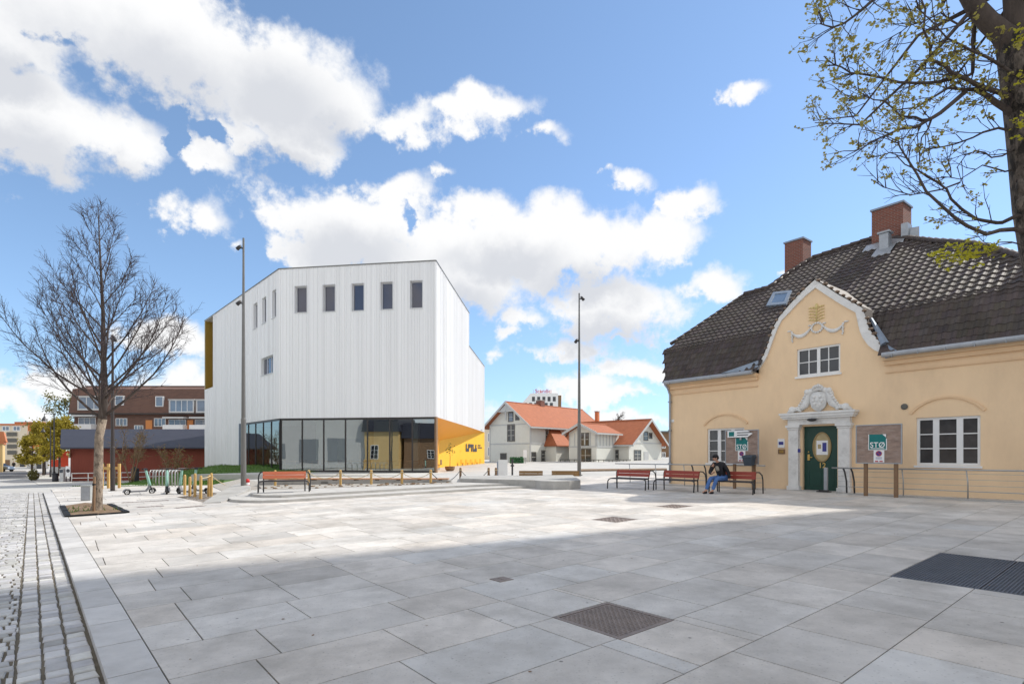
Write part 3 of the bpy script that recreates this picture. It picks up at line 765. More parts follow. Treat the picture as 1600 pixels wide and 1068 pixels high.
# --- windows
w1 = window(house, None, lx0, lx1, lz0, lz1, .06, (1, 1.35, 1), 3, .075, .15, .03, pm='pane_room')
w2 = window(house, None, rx0, rx1, rz0, rz1, .06, (1, 1.4, 1), 3, .08, .16, .032, pm='pane_room')
w3 = window(house, None, gx0, gx1, gz0, gz1, .05, (1, 1), 2, .07, .11, .03, pm='pane_dark')
for o, (a, b, z0_, cols_) in ((w3, (gx0, gx1, gz0, 2)),):
    for k in range(2):
        mb = MB(); c = a+.07+(b-a-.14)*(k+.5)/2; mb.box(c-.015, c+.015, .06, .11, z0_+.07, gz1-.07); mb.build('glazing_bar', 'white_paint', o)
for o, a, b, z in ((w1, lx0, lx1, lz0), (w2, rx0, rx1, rz0), (w3, gx0, gx1, gz0)):
    mb = MB(); mb.box(a-.05, b+.05, -.06, .055, z-.07, z-.003); mb.build('sill', 'white_paint', o)
mb = MB()
rn = random.Random(3)
for k in range(26):                                 # things standing on the window sill indoors and a half curtain
    x = rx0+.15+(rx1-rx0-.3)*rn.random(); h = rn.uniform(.08, .35); mb.ball((x, .35, rz0+.1+h/2), (rn.uniform(.04, .10), .06, h/2), 6, 4)
# arched heads above the windows
def arch(x0, x1, zs, rise, name='window_arch'):
    n = 18; o2 = []; i2 = []
    for k in range(n+1):
        t = k/n; x = x0+(x1-x0)*t; z = zs+rise*(1-(2*t-1)**2)**.85
        o2.append((x-.0+.06*(2*t-1), z+.055)); i2.append((x, z))
    mb = MB(); mb.band(o2, i2, -.045, .01); mb.build(name, 'plaster_trim', house)
arch(lx0-.12, lx1+.1, hs(1105, 665)[1], .42); arch(rx0-.12, rx1+.08, hs(1431, 647)[1], .46)
# --- doorway
d = MB(); d.box(dx0+.005, dx1-.005, .13, .19, .03, dz1-.005)
for a, b, c, e in ((dx0+.16, dx1-.16, .18, .78),):
    d.box(a, b, .118, .129, c, c+.03); d.box(a, b, .118, .129, e-.03, e); d.box(a, a+.03, .118, .129, c+.03, e-.03); d.box(b-.03, b, .118, .129, c+.03, e-.03); d.box((a+b)/2-.012, (a+b)/2+.012, .12, .129, c+.03, e-.03)
door = d.build('door', 'green_door', house)
ox, oz = hs(1282, 698); oax = (hs(1297, 698)[0]-hs(1267.5, 698)[0])/2; oaz = (hs(1282, 674.3)[1]-hs(1282, 721.7)[1])/2
mb = MB(); n = 28; ra = [(ox+oax*math.cos(2*math.pi*k/n), oz+oaz*math.sin(2*math.pi*k/n)) for k in range(n+1)]; rb = [(ox+(oax-.05)*math.cos(2*math.pi*k/n), oz+(oaz-.05)*math.sin(2*math.pi*k/n)) for k in range(n+1)]
mb.band(ra, rb, .10, .128); ov = mb.build('oval_frame', 'oval_rim', door)
mb = MB(); mb.disc((ox, .122, oz), oax-.045, 28, oaz-.045); mb.build('oval_pane', 'oval_glass', door)
mb = MB(); mb.box(ox-.19, ox+.2, .112, .118, oz-.28, oz+.24); nt_ = mb.build('notice_sheet', 'ink_white', door)
mb = MB(); mb.box(ox+.02, ox+.16, .106, .111, oz-.16, oz+.16); mb.build('notice_print', 'ink_blue', door)
mb = MB(); mb.box(ox-.14, ox-.03, .106, .111, oz-.06, oz+.1); mb.build('notice_marks', 'oval_glass', door)
text('house_number', '12', .26, 'brass', door, (hs(1282.5, 727)[0], .116, hs(1282, 727)[1]), bold=.004)
hx, hz = hs(1261.5, 714)
mb = MB(); mb.box(hx-.04, hx+.04, .10, .129, hz-.11, hz+.11); mb.tube([(hx, .1, hz), (hx, .03, hz), (hx+.16, .03, hz)], .016, 8); mb.ball((hx-.0, .1, hz+.2), .03, 8, 5); mb.build('handle', 'brass', door)
for z in (.35, 1.1, 1.95): mb = MB(); mb.tube([(dx1-.03, .115, z), (dx1-.03, .115, z+.14)], .02, 6); mb.build('hinge', 'dark_metal', door)
mb = MB(); mb.box(dx0-.25, dx1+.25, -.45, .12, -.3, .02); mb.build('doorstep', 'concrete', house)
# portal: pilasters, entablature, cresting with shield
P0, P1 = hs(1234.5, 710)[0], hs(1251, 710)[0]; P2, P3 = hs(1312, 710)[0], hs(1331.5, 710)[0]
zc0, zc1 = hs(1281, 667.5)[1], hs(1281, 662.5)[1]; zt = hs(1281, 649)[1]
for a, b in ((P0, P1), (P2, P3)):
    mb = MB(); mb.box(a+.015, b-.015, -.17, -.002, .16, zc0-.06); mb.box(a-.03, b+.03, -.21, -.002, -.2, .158)
    mb.box(a-.02, b+.02, -.20, -.002, zc0-.058, zc0+.02); mb.box(a-.06, b+.06, -.25, -.002, zc0+.022, zc1)
    mb.build('pilaster', 'white_render', house)
mb = MB(); mb.box(P0, P3, -.19, -.002, zc1+.002, zt-.10)
for k, (pr, h0, h1) in enumerate(((.25, -.10, -.04), (.34, -.038, .05), (.42, .052, .13))): mb.box(P0-pr*.55, P3+pr*.55, -.2-pr*.5, -.002, zt+h0, zt+h1)
mb.build('entablature', 'white_render', house)
zb = zt+.135; cx = (P0+P3)/2; hw = (P3-P0)/2
SC = [(-1.04, 0), (-1.0, .10), (-.9, .2), (-.78, .24), (-.64, .27), (-.52, .40), (-.46, .58), (-.45, .74), (-.40, .88), (-.29, .97), (-.17, 1.0), (-.09, 1.07), (0, 1.16)]
SI = [(-.98, 0), (-.9, .05), (-.8, .07), (-.7, .08), (-.55, .10), (-.36, .24), (-.29, .42), (-.27, .58), (-.25, .72), (-.20, .80), (-.13, .84), (-.06, .86), (0, .88)]
hz_ = (hs(1279, 600)[1]-zb)/1.16
def full(L): return [(cx+a*hw, zb+b*hz_) for a, b in L]+[(cx-a*hw, zb+b*hz_) for a, b in reversed(L[:-1])]
mb = MB(); mb.band(full(SC), full(SI), -.17, -.002)
rn = random.Random(9)
for s in (-1, 1):
    for k in range(9): t = k/8; mb.ball((cx+s*hw*(.95-.35*t), -.13, zb+hz_*(.08+.12*math.sin(t*3))), (.07, .07, .055), 7, 5)
    mb.ball((cx+s*hw*.86, -.16, zb+hz_*.15), (.13, .06, .12), 10, 6); mb.ball((cx+s*hw*.36, -.16, zb+hz_*.86), (.10, .07, .1), 8, 5)
    for k in range(6): mb.ball((cx+s*hw*(.66-.05*k), -.16, zb+hz_*(.22+.10*k)), (.05, .05, .05), 6, 4)
for k in range(7): a = math.pi*k/6; mb.ball((cx+.16*math.cos(a), -.17, zb+hz_*.98+.08*math.sin(a)), (.05, .06, .06), 6, 4)
mb.build('scroll_cresting', 'white_render', house, smooth=True)
mb = MB(); sh_ = [(-.34, .80), (0, .84), (.34, .80), (.36, .5), (.27, .2), (.12, .06), (0, .02), (-.12, .06), (-.27, .2), (-.36, .5)]
mb.slab([(cx+a*hw*.78, zb+b*hz_) for a, b in reversed(sh_)], -.16, -.003); mb.ball((cx, -.15, zb+hz_*.45), (hw*.22, .09, hz_*.3), 12, 8)
for a, b in ((-.1, .62), (.1, .62), (-.08, .32), (.1, .3), (0, .47), (-.13, .47), (.14, .46)): mb.ball((cx+a*hw, -.23, zb+b*hz_), (.06, .04, .07), 7, 5)
mb.build('coat_of_arms', 'white_render', house, smooth=True)
# lamp over the door
mb = MB(); lx, lz = hs(1275.6, 656); mb.tube([(lx, -.19, lz), (lx, -.3, lz)], .02, 6); mb.ball((lx, -.36, lz), (.17, .12, .06), 12, 6); mb.build('door_lamp', 'dark_metal', house)
# plates and small fittings on the wall
x, z = hs(1221, 692)
mb = MB(); mb.box(x-.13, x+.13, -.03, -.003, z-.17, z+.17); pl = mb.build('wall_plate', 'ink_white', house)
mb = MB(); mb.box(x-.09, x+.09, -.036, -.031, z-.06, z+.06); mb.build('plate_print', 'ink_blue', pl)
x, z = hs(1221.5, 705)
mb = MB(); mb.box(x-.13, x+.13, -.03, -.003, z-.09, z+.09); pl = mb.build('brass_plate', 'wood_brown', house)
mb = MB(); mb.box(x-.08, x+.08, -.036, -.031, z-.05, z+.05); mb.build('plate_print', 'brass', pl)
x, z = hs(1413.5, 635); mb = MB(); mb.lathe((0, 0, 0), [(.09, -.05), (.10, 0), (.06, .02)], 14)
for i, v in enumerate(mb.v): mb.v[i] = (x+v[0], -.03-v[2], z+v[1])
mb.build('wall_vent', 'villa_dark', house)
x, z = hs(1051.5, 657); mb = MB(); mb.box(x-.07, x+.07, -.03, -.003, z-.06, z+.06); mb.build('cable_box', 'ink_white', house)
x, z = hs(1250, 703); mb = MB(); mb.box(x-.0, x+.1, -.18, -.172, z-.08, z+.05); mb.build('blue_button_plate', 'ink_blue', house)
# relief garland and gilded sheaf on the gable
ga_, gb_ = hs(1238, 526), hs(1318, 515); gc_ = hs(1277, 516)
mb = MB()
def sag(a, b, d, n, r0, r1):
    for k in range(n+1):
        t = k/n; x = a[0]+(b[0]-a[0])*t; z = a[1]+(b[1]-a[1])*t-d*4*t*(1-t); r_ = r0+(r1-r0)*math.sin(math.pi*t)
        mb.ball((x, -.03, z), (r_, .05, r_), 7, 5)
zt_ = hs(1277, 513)[1]+.03; xa, xb, xc = ga_[0], gb_[0], gc_[0]
sag((xa, zt_-.05), (xc-.22, zt_+.02), .2, 14, .035, .07); sag((xc+.22, zt_+.02), (xb, zt_-.05), .2, 14, .035, .07)
for k in range(14): a = 2*math.pi*k/14; mb.ball((xc+.19*math.cos(a), -.03, zt_+.0+.17*math.sin(a)), (.045, .05, .045), 6, 4)
for s, x in ((-1, xa), (1, xb)):
    for k in range(6): mb.ball((x-s*.02*(k % 2), -.03, zt_-.02-.07*k), (.05-.004*k, .05, .045), 6, 4)
    mb.ball((x+s*.1, -.03, zt_+.04), (.09, .04, .03), 6, 4); mb.ball((xc+s*.25, -.03, zt_+.12), (.07, .04, .03), 6, 4)
mb.build('garland_relief', 'white_render', house, smooth=True)
mb = MB(); sx_, sz_ = hs(1276, 491)
for k in range(5):
    z = sz_-.22+.11*k
    for s in (-1, 1):
        for t in range(3): mb.ball((sx_+s*(.06+.085*t), -.02, z+.035*t-(.02 if t == 2 else 0)), (.055, .035, .022), 6, 4)
mb.ball((sx_, -.02, sz_+.30), (.06, .04, .10), 8, 6); mb.tube([(sx_, -.02, sz_-.26), (sx_, -.02, sz_+.3)], .022, 6)
for s in (-1, 1): mb.ball((sx_+s*.14, -.02, sz_+.27), (.07, .03, .025), 6, 4)
mb.build('gilded_sheaf', 'gilt', house, smooth=True)
#%%PART
# ------------------------------------------------------------------ white ribbed building
C1 = (-5.83, 42.0); C0 = (-18.62, 43.9); C4 = (-34.07, 60.9); C2 = (-4.50, 57.65); C3 = (-3.56, 71.0)
ZT, ZS, Z0B, ZT2 = 16.45, 4.55, .42, 13.0
wb = thing('cultural_centre', 'white ribbed metal clad building with glazed ground floor and yellow entrance wall', 'building', (C1[0], C1[1], 0))
def LT(T): return lambda x, y, z: tuple(a-b for a, b in zip(T(x, y, z), (C1[0], C1[1], 0)))
rr = random.Random(21)
def cladding(name, p0, p1, z0, z1, holes=(), extra=None):
    T, L = Fr(p0, p1); T = LT(T); mb = MB(T)
    wall(mb, 0, L, z0, z1, holes, 0, .28)
    x = .08
    while x < L-.05:
        w_ = .035; pr = .035
        segs = [(z0+.01, z1-.01)]
        for a, b, c, d in holes:
            if a-.04 < x+w_ and x < b+.04:
                segs = [s for (s0, s1) in segs for s in ((s0, min(s1, c-.02)), (max(s0, d+.02), s1)) if s[1]-s[0] > .05]
        for s0, s1 in segs: mb.box(x, x+w_, -pr, .002, s0, s1)
        x += rr.choice((.17, .22, .22, .30, .36))
    for zz in (7.4, 10.2, 12.9):                    # sheet joints
        if z0 < zz < z1-.3 and not any(c-.1 < zz < d+.1 for a, b, c, d in holes): mb.box(.01, L-.01, -.008, .002, zz, zz+.012)
    return mb, T, L
def xfront(px, T0=C0, T1=C1):
    u = (px-800)/F; d = Vector((T1[0]-T0[0], T1[1]-T0[1])).normalized()
    s = (u*T0[1]-T0[0])/(d.x-u*d.y); return s, T0[1]+d.y*s
def zat(py, Y): return H+(HOR-py)/F*Y
def openings(pix, T0, T1):
    r = []
    for (a, b, t, bt) in pix:
        x0, Y0 = xfront(a, T0, T1); x1, Y1 = xfront(b, T0, T1); Ym = (Y0+Y1)/2; r.append((x0, x1, zat(bt, Ym), zat(t, Ym)))
    return r
fh = openings([(461, 479.5, 447, 488), (505, 523.5, 445, 486.5), (550, 568.5, 443, 485), (595, 613.5, 440.5, 483), (641, 660, 438.5, 481)], C0, C1)
mb, T, L = cladding('front', C0, C1, ZS, ZT, fh); mb.build('wall', 'white_clad', wb)
for h in fh:
    o = window(wb, T, h[0]+.02, h[1]-.02, h[2]+.02, h[3]-.02, .2, (1,), 1, .055, fm='white_seam', pm='pane_violet')
    s = MB(T); s.box(h[0]-.03, h[1]+.03, -.07, .19, h[2]-.045, h[2]-.003); s.box(h[0]-.03, h[0]-.002, -.045, 0, h[2], h[3]); s.box(h[1]+.002, h[1]+.03, -.045, 0, h[2], h[3]); s.box(h[0]-.03, h[1]+.03, -.045, 0, h[3]+.002, h[3]+.035)
    s.build('window_flashing', 'white_seam', o)
lh = openings([(396, 402.3, 473.5, 513), (409.5, 416, 464.5, 504.5), (425, 431.3, 453, 496)], C4, C0)+openings([(408, 426.5, 557, 584.5)], C4, C0)
XG = xfront(375, C4, C0)[0]; LL = math.hypot(C0[0]-C4[0], C0[1]-C4[1])
XN = xfront(333, C4, C0)[0]                         # golden notch between the far corner and this line
T, L = Fr(C4, C0); T = LT(T)
Yn = 58.9; zn0 = zat(607, 60); 
mb, T, L = cladding('left', C4, C0, ZS, ZT, lh)
# rebuild the left wall with the notch and the glazed part: pieces
mb = MB(T)
def ribs(mb, x0, x1, z0, z1, holes=()):
    x = x0+.06
    while x < x1-.05:
        segs = [(z0+.01, z1-.01)]
        for a, b, c, d in holes:
            if a-.04 < x+.035 and x < b+.04: segs = [s for (s0, s1) in segs for s in ((s0, min(s1, c-.02)), (max(s0, d+.02), s1)) if s[1]-s[0] > .05]
        for s0, s1 in segs: mb.box(x, x+.035, -.035, .002, s0, s1)
        x += rr.choice((.17, .22, .22, .30, .36))
wall(mb, XN, XG, -1.6, ZT, lh[:0], 0); wall(mb, XG, L, ZS, ZT, lh, 0, .28); wall(mb, 0, XN, -1.6, zn0, (), 0)
ribs(mb, XN, XG, -1.5, ZT); ribs(mb, XG, L, ZS, ZT, lh); ribs(mb, 0, XN, -1.5, zn0)
mb.build('wall', 'white_clad', wb)
for h in lh:
    o = window(wb, T, h[0]+.02, h[1]-.02, h[2]+.02, h[3]-.02, .2, (1,) if h[1]-h[0] < 1.2 else (1, 1, 1), 1, .055, fm='white_seam', pm='pane_violet')
    s = MB(T); s.box(h[0]-.03, h[1]+.03, -.07, .19, h[2]-.045, h[2]-.003); s.build('window_flashing', 'white_seam', o)
# golden notch: back faces and soffit cut into the corner
mb = MB(T); nd = 2.3
mb.poly([(0, nd, zn0), (XN, nd, zn0), (XN, nd, ZT-.05), (0, nd, ZT-.05)])
mb.poly([(XN, 0, zn0), (XN, 0, ZT-.05), (XN, nd, ZT-.05), (XN, nd, zn0)])
mb.box(-.02, .28, -.02, nd, zn0, ZT-.06)
mb.poly([(0, 0, ZT-.06), (XN, 0, ZT-.06), (XN, nd, ZT-.06), (0, nd, ZT-.06)]); mb.poly([(0, 0, zn0+.01), (XN, 0, zn0+.01), (XN, nd, zn0+.01), (0, nd, zn0+.01)])
mb.build('golden_recess', 'gold', wb)
mb = MB(T); mb.box(.3, XN-.02, -.03, .05, ZT-.05, ZT); mb.build('recess_fascia', 'white_seam', wb)
# right side, stepping down towards the back
mb, T2, L2 = cladding('right', C1, C2, ZS, ZT); mb.build('wall', 'white_clad', wb)
mb, T3, L3 = cladding('right_low', C2, C3, ZS, ZT2); mb.build('wall', 'white_clad', wb)
mb = MB(lambda x, y, z: (x-C1[0], y-C1[1], z))
B1, B2 = (C3[0]-24, C3[1]+3), (C4[0]+6, C4[1]+8)
for a, b, zt in ((C3, B1, ZT2), (B1, B2, ZT2), (B2, C4, ZT)):
    mb.poly([(a[0], a[1], -1.5), (b[0], b[1], -1.5), (b[0], b[1], zt), (a[0], a[1], zt)])
mb.poly([(C2[0], C2[1], ZT2), (C2[0]-18, C2[1]+2, ZT2), (C2[0]-18, C2[1]+2, ZT), (C2[0], C2[1], ZT)])
mb.build('rear_wall', 'white_clad', wb)
mb = MB(lambda x, y, z: (x-C1[0], y-C1[1], z))
mb.poly([(p[0], p[1], ZT-.08) for p in (C1, C2, (C2[0]-18, C2[1]+2), B2, C4, C0)]); mb.poly([(p[0], p[1], ZT2-.08) for p in (C2, C3, B1, B2, (C2[0]-18, C2[1]+2))])
rf = mb.build('roof', 'white_seam', wb)
for a, b, z in ((C4, C0, ZT), (C0, C1, ZT), (C1, C2, ZT), (C2, C3, ZT2)):
    Tt, l = Fr(a, b); mb = MB(LT(Tt)); mb.box(.0, l, -.055, .12, z+.002, z+.075)
    mb.build('parapet_cap', 'lamp_grey', rf)
# ground floor glazing
def glazing(p0, p1, x0, x1, z0, z1, n, first=.0):
    T, L = Fr(p0, p1); T = LT(T); mb = MB(T); e = .12
    mb.box(x0, x1, e-.04, e+.1, z0-.14, z0); mb.box(x0, x1, e-.04, e+.1, z1-.16, z1-.002)
    xs = [x0+(x1-x0)*k/n for k in range(n+1)]
    for k, x in enumerate(xs):
        w_ = .045 if 0 < k < n else .06; mb.box(max(x0, x-w_), min(x1, x+w_), e-.05, e+.08, z0+.002, z1-.162)
    f = mb.build('glass_front', 'mullion', wb)
    for k in range(n):
        g = MB(T); g.poly([(xs[k]+.045, e, z0), (xs[k+1]-.045, e, z0), (xs[k+1]-.045, e, z1-.16), (xs[k]+.045, e, z1-.16)]); g.build('pane', 'shop_glass', f)
    return T, L
Tf, Lf = glazing(C0, C1, .1, 12.85, Z0B, ZS, 7)
Tl, Ll = glazing(C4, C0, XG+.15, LL-.1, .2, ZS, 5)
mb = MB(Tl); mb.box(XG-.05, XG+.15, -.1, .4, -1.5, ZS); mb.build('blue_jamb', 'zinc', wb)
mb = MB(Tf); mb.box(12.86, 13.0, -.08, .3, Z0B-.2, ZS-.003); mb.build('corner_post', 'wood_brown', wb)
# what shows inside: floor, back wall, partitions with grey screens, a few tables
IN = [(.35, .3), (12.6, .3), (10.2, 11), (-11.5, 11)]
mb = MB(Tf); mb.prism(IN, Z0B-.25, Z0B-.02); mb.build('indoor_floor', 'concrete', wb)
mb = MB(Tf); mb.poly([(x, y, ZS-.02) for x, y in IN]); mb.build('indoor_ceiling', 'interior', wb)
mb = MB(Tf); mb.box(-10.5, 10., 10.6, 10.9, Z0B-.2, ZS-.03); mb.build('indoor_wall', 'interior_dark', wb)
mb = MB(Tf)
for a, b in ((.9, 5.6), (6.2, 8.4)): mb.box(a, b, 4.2, 4.5, Z0B-.02, ZS-.03)
mb.box(9.9, 10.4, 3.4, 3.9, Z0B-.02, ZS-.03)
mb.build('partition', 'interior', wb)
for a, b in ((1.3, 2.9), (3.4, 4.9)):
    mb = MB(Tf); mb.box(a, b, 4.1, 4.18, Z0B+.4, Z0B+2.6); mb.build('grey_screen', 'shutter', wb)
mb = MB(Tf); q = random.Random(4)
for k in range(9):
    x = .8+k*1.35+q.uniform(-.2, .2); y = q.uniform(1, 2.8); z = Z0B-.02
    mb.box(x-.45, x+.45, y-.4, y+.4, z+.70, z+.74); mb.tube([(x, y, z), (x, y, z+.70)], .04, 6); mb.box(x-.25, x+.25, y-.25, y+.25, z, z+.02)
    for s in (-1, 1): mb.box(x+s*.75-.2, x+s*.75+.2, y-.2, y+.2, z+.42, z+.46); mb.box(x+s*.92-.02, x+s*.92+.02, y-.2, y+.2, z+.46, z+.85); mb.tube([(x+s*.75, y, z), (x+s*.75, y, z+.42)], .03, 5)
mb.build('indoor_tables', 'wood_brown', wb)
# yellow entrance recess: slanting back wall, return, soffit
YQ = 55.; Q = ((686-800)/F*YQ, YQ); zq = zat(688, YQ); zc3 = zat(674, 71)
O = lambda x, y, z: (x-C1[0], y-C1[1], z)
mb = MB(O); d = Vector((C3[0]-Q[0], C3[1]-Q[1])).normalized(); nn = Vector((-d.y, d.x))
mb.poly([(Q[0], Q[1], -.3), (C3[0], C3[1], -.3), (C3[0], C3[1], zc3), (Q[0], Q[1], zq)])
LQ = math.hypot(C3[0]-Q[0], C3[1]-Q[1]); k = 0.
while k < LQ-.1:
    a = Vector(Q)+d*k; b = a+d*.02; t = k/LQ; z = zq+(zc3-zq)*t-.03; mb.poly([(p.x-nn.x*.012, p.y-nn.y*.012, zz) for p, zz in ((a, -.2), (b, -.2), (b, z), (a, z))]); k += .45
yw = mb.build('yellow_wall', 'yellow', wb)
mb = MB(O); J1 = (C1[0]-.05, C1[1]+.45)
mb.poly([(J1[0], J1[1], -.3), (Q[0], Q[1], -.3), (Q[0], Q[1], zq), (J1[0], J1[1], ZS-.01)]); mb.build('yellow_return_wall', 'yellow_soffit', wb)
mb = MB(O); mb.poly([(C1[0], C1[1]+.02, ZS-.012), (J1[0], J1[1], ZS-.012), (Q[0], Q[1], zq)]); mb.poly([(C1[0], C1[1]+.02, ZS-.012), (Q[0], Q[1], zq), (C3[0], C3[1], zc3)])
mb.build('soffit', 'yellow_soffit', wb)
# dark emblem and lettering on the yellow wall
YROT = math.atan2(d.y, d.x)
def yw_s(px, Q=Q, d=d):
    u = (px-800)/F; s = (u*Q[1]-Q[0])/(d.x-u*d.y); return s, Q[1]+d.y*s
s0, Ya = yw_s(727.5); s1, Yb = yw_s(745); s2, Yc = yw_s(756)
def ywpt(s, z, off=.05, Q=Q, d=d): return (Q[0]+d.x*s+d.y*off-C1[0], Q[1]+d.y*s-d.x*off-C1[1], z)
zb0, zb1 = zat(705, (Ya+Yb)/2), zat(693.5, (Ya+Yb)/2)
n_ = 5; q = random.Random(2)
mb = MB()
W5 = (s1-s0)/n_
for k in range(n_):
    a = s0+W5*k; hgt = zb1-zb0
    for (u0, u1, v0, v1) in (((0, .95, 0, .42), (0, .42, .42, 1)), ((0, .36, 0, 1), (.36, .95, .5, 1)), ((0, .95, .6, 1), (.3, .7, 0, .6)), ((0, .4, 0, 1), (.4, .95, 0, .35)), ((0, .9, 0, .5), (.25, .65, .5, 1)))[k]:
        mb.poly([ywpt(a+W5*u0, zb0+hgt*v0), ywpt(a+W5*u1, zb0+hgt*v0), ywpt(a+W5*u1, zb0+hgt*v1), ywpt(a+W5*u0, zb0+hgt*v1)])
mb.build('block_lettering', 'ink_dark', yw)
mb = MB()
for r_ in range(2):
    mb = MB(); z = zat(696+3.4*r_, Yc); a = s1+.35
    for k in range(6 if r_ else 4): mb.poly([ywpt(a+.30*k, z-.07), ywpt(a+.30*k+.23, z-.07), ywpt(a+.30*k+.23, z+.09), ywpt(a+.30*k, z+.09)])
    mb.build('small_lettering', 'ink_dark', yw)
mb = MB(); mb.ball(ywpt((s0+s1)/2-2.5, zat(672, 64), 2.0), (.12, .12, .05), 8, 5); mb.build('soffit_lamp', 'steel', wb)
# terrace slab that carries the building
mb = MB(); mb.prism([(-22.5, 38.5), (-6.4, 36.6), (-5.2, 41.9), (-4.0, 57.7), (-3.2, 71.2), (-34, 71), (-30, 56), (-19, 44.2), (-20.5, 41.6)], -.6, Z0B-.145)
tag(mb.build('terrace', 'pale_paving'), kind='structure')
#%%PART
# ------------------------------------------------------------------ generic pitched block, in a local frame (x along ridge, y back)
def gable_block(parent, T, x0, x1, y0, y1, z0, ze, zr, wallm, roofm, over=.35, holes=None, ov_end=.45, trim='villa_trim', fascia=True, ends=(True, True), wname='wall', rname='roof', th=.14):
    ym = (y0+y1)/2; mb = MB(T); holes = holes or {}
    wall(mb, x0, x1, z0, ze, holes.get('front', ()), y0, .12)
    mb.poly([(x0, y1, z0), (x1, y1, z0), (x1, y1, ze), (x0, y1, ze)])
    for x in (x0, x1): mb.poly([(x, y0, z0), (x, y1, z0), (x, y1, ze), (x, ym, zr), (x, y0, ze)])
    w_ = mb.build(wname, wallm, parent)
    k = (zr-ze)/(ym-y0); mb = MB(T); a, b = x0-(ov_end if ends[0] else 0), x1+(ov_end if ends[1] else 0)
    for s in (-1, 1):
        ye = ym+s*(ym-y0+over); ze_ = ze-k*over
        P = [(a, ye, ze_+.03), (b, ye, ze_+.03), (b, ym, zr+.03), (a, ym, zr+.03)]; Q = [(x, y, z+th) for x, y, z in P]
        mb.poly(P if s > 0 else P[::-1]); mb.poly(Q[::-1] if s > 0 else Q)
        for i in range(4): j = (i+1) % 4; mb.poly([P[i], P[j], Q[j], Q[i]])
    mb.tube([(a-.01, ym, zr+.05+th), (b+.01, ym, zr+.05+th)], .09, 6)
    r_ = mb.build(rname, roofm, parent)
    if fascia:
        for x, e in ((a, ends[0]), (b, ends[1])):
            if not e: continue
            s = -1 if x == a else 1
            for sg in (-1, 1):
                mb = MB(T); ye = ym+sg*(ym-y0+over+.02); ze_ = ze-k*(over+.02)
                pts = [(ye, ze_-.12), (ye, ze_+th+.08), (ym, zr+th+.10), (ym, zr-.10)]
                i = mb.add([(x+s*.005, y, z) for y, z in pts]); j = mb.add([(x+s*.06, y, z) for y, z in pts])
                mb.face([i, i+1, i+2, i+3]); mb.face([j+3, j+2, j+1, j])
                for q in range(4): mb.face([i+q, j+q, j+(q+1) % 4, i+(q+1) % 4])
                mb.build('bargeboard', trim, r_)
        mb = MB(T); mb.box(a, b, y0-over-.1, y0-over-.005, ze-k*over-.08, ze-k*over+.12); mb.build('eaves_board', trim, r_)
    return w_, r_
# ------------------------------------------------------------------ white wooden villa
VK = Vector((2.53, 75.0, .16)); VA = math.atan2(.742, .670)
villa = thing('timber_villa', 'white timber villa with red tiled roofs, porch gable and side wing', 'house', VK, VA)
# local x along the long side (away to the right), local y = to the back left
def vp(px, py, y):                                   # picture point on the villa plane local y = const -> x, z
    u = (px-800)/F; ca, sa = math.cos(VA), math.sin(VA); ox, oy = VK.x-sa*y, VK.y+ca*y
    s = (u*oy-ox)/(ca-u*sa); return s, H+(HOR-py)/F*(oy+sa*s)-VK.z
def vq(px, py, x):                                   # picture point on local x = const -> y, z
    u = (px-800)/F; ca, sa = math.cos(VA), math.sin(VA); ox, oy = VK.x+ca*x, VK.y+sa*x
    s = (u*oy-ox)/(-sa-u*ca); return s, H+(HOR-py)/F*(oy+ca*s)-VK.z
EV, RG, WD, LN = 5.75, 8.75, 7.8, 17.
gable_block(villa, None, 0, LN, 0, WD, -.5, EV, RG, 'villa_white', 'red_tile', .75, ov_end=.9)
def band_(x0, x1, y, z, face, th=.05, h=.16, m='villa_trim', nm='belt_course'):
    mb = MB()
    if face == 'front': mb.box(x0, x1, y-th, y-.003, z, z+h)
    else: mb.box(x0-th, x0-.003, y, x1, z, z+h)
    return mb.build(nm, m, villa)
band_(0, LN, 0, 2.95, 'front'); band_(0, WD, 0, 2.95, 'end'); band_(0, WD, 0, EV-.1, 'end')
for bx in ((-.055, .09, -.05, .14), (LN-.09, LN+.09, -.05, -.003), (-.055, -.003, WD-.14, WD)):
    mb = MB(); mb.box(*bx, -.4, EV-.35); mb.build('corner_board', 'villa_trim', villa)
END = lambda x, y, z: (y, WD-x, z)                   # frame of the gable end: x from the far left corner, facing -local x
def vwin(T, x0, x1, z0, z1, cols=(1, 1), rows=3, pm='pane_room', nm='window'):
    fr = MB(T); e = .09
    fr.box(x0-e, x1+e, -.055, -.003, z1, z1+.14); fr.box(x0-e, x1+e, -.075, -.003, z0-.1, z0); fr.box(x0-e, x0, -.05, -.003, z0, z1); fr.box(x1, x1+e, -.05, -.003, z0, z1)
    o = fr.build(nm, 'villa_dark' if nm == 'window' else 'villa_trim', villa)
    w_ = MB(T); w_.poly([(x0, -.012, z0), (x1, -.012, z0), (x1, -.012, z1), (x0, -.012, z1)]); w_.build('pane', pm, o)
    b = MB(T); W = x1-x0
    for k in range(1, len(cols)): b.box(x0+W*k/len(cols)-.03, x0+W*k/len(cols)+.03, -.04, -.013, z0, z1)
    for k in range(1, rows): b.box(x0, x1, -.035, -.014, z0+(z1-z0)*k/rows-.02, z0+(z1-z0)*k/rows+.02)
    b.build('glazing_bars', 'villa_white', o)
    return o
def on_end(px0, px1, py0, py1): 
    a, z1 = vq(px0, py0, 0); b, z0 = vq(px1, py1, 0); return WD-a, WD-b, z0, z1
ES = lambda x, y, z: (y, WD-x, z)
vwin(ES, *on_end(793.5, 804, 664, 688), (1, 1), 3); vwin(ES, *on_end(795, 801.5, 645, 657.5), (1,), 2, 'pane_sky')
vwin(ES, *on_end(782.5, 791, 709, 716.5), (1,), 1)
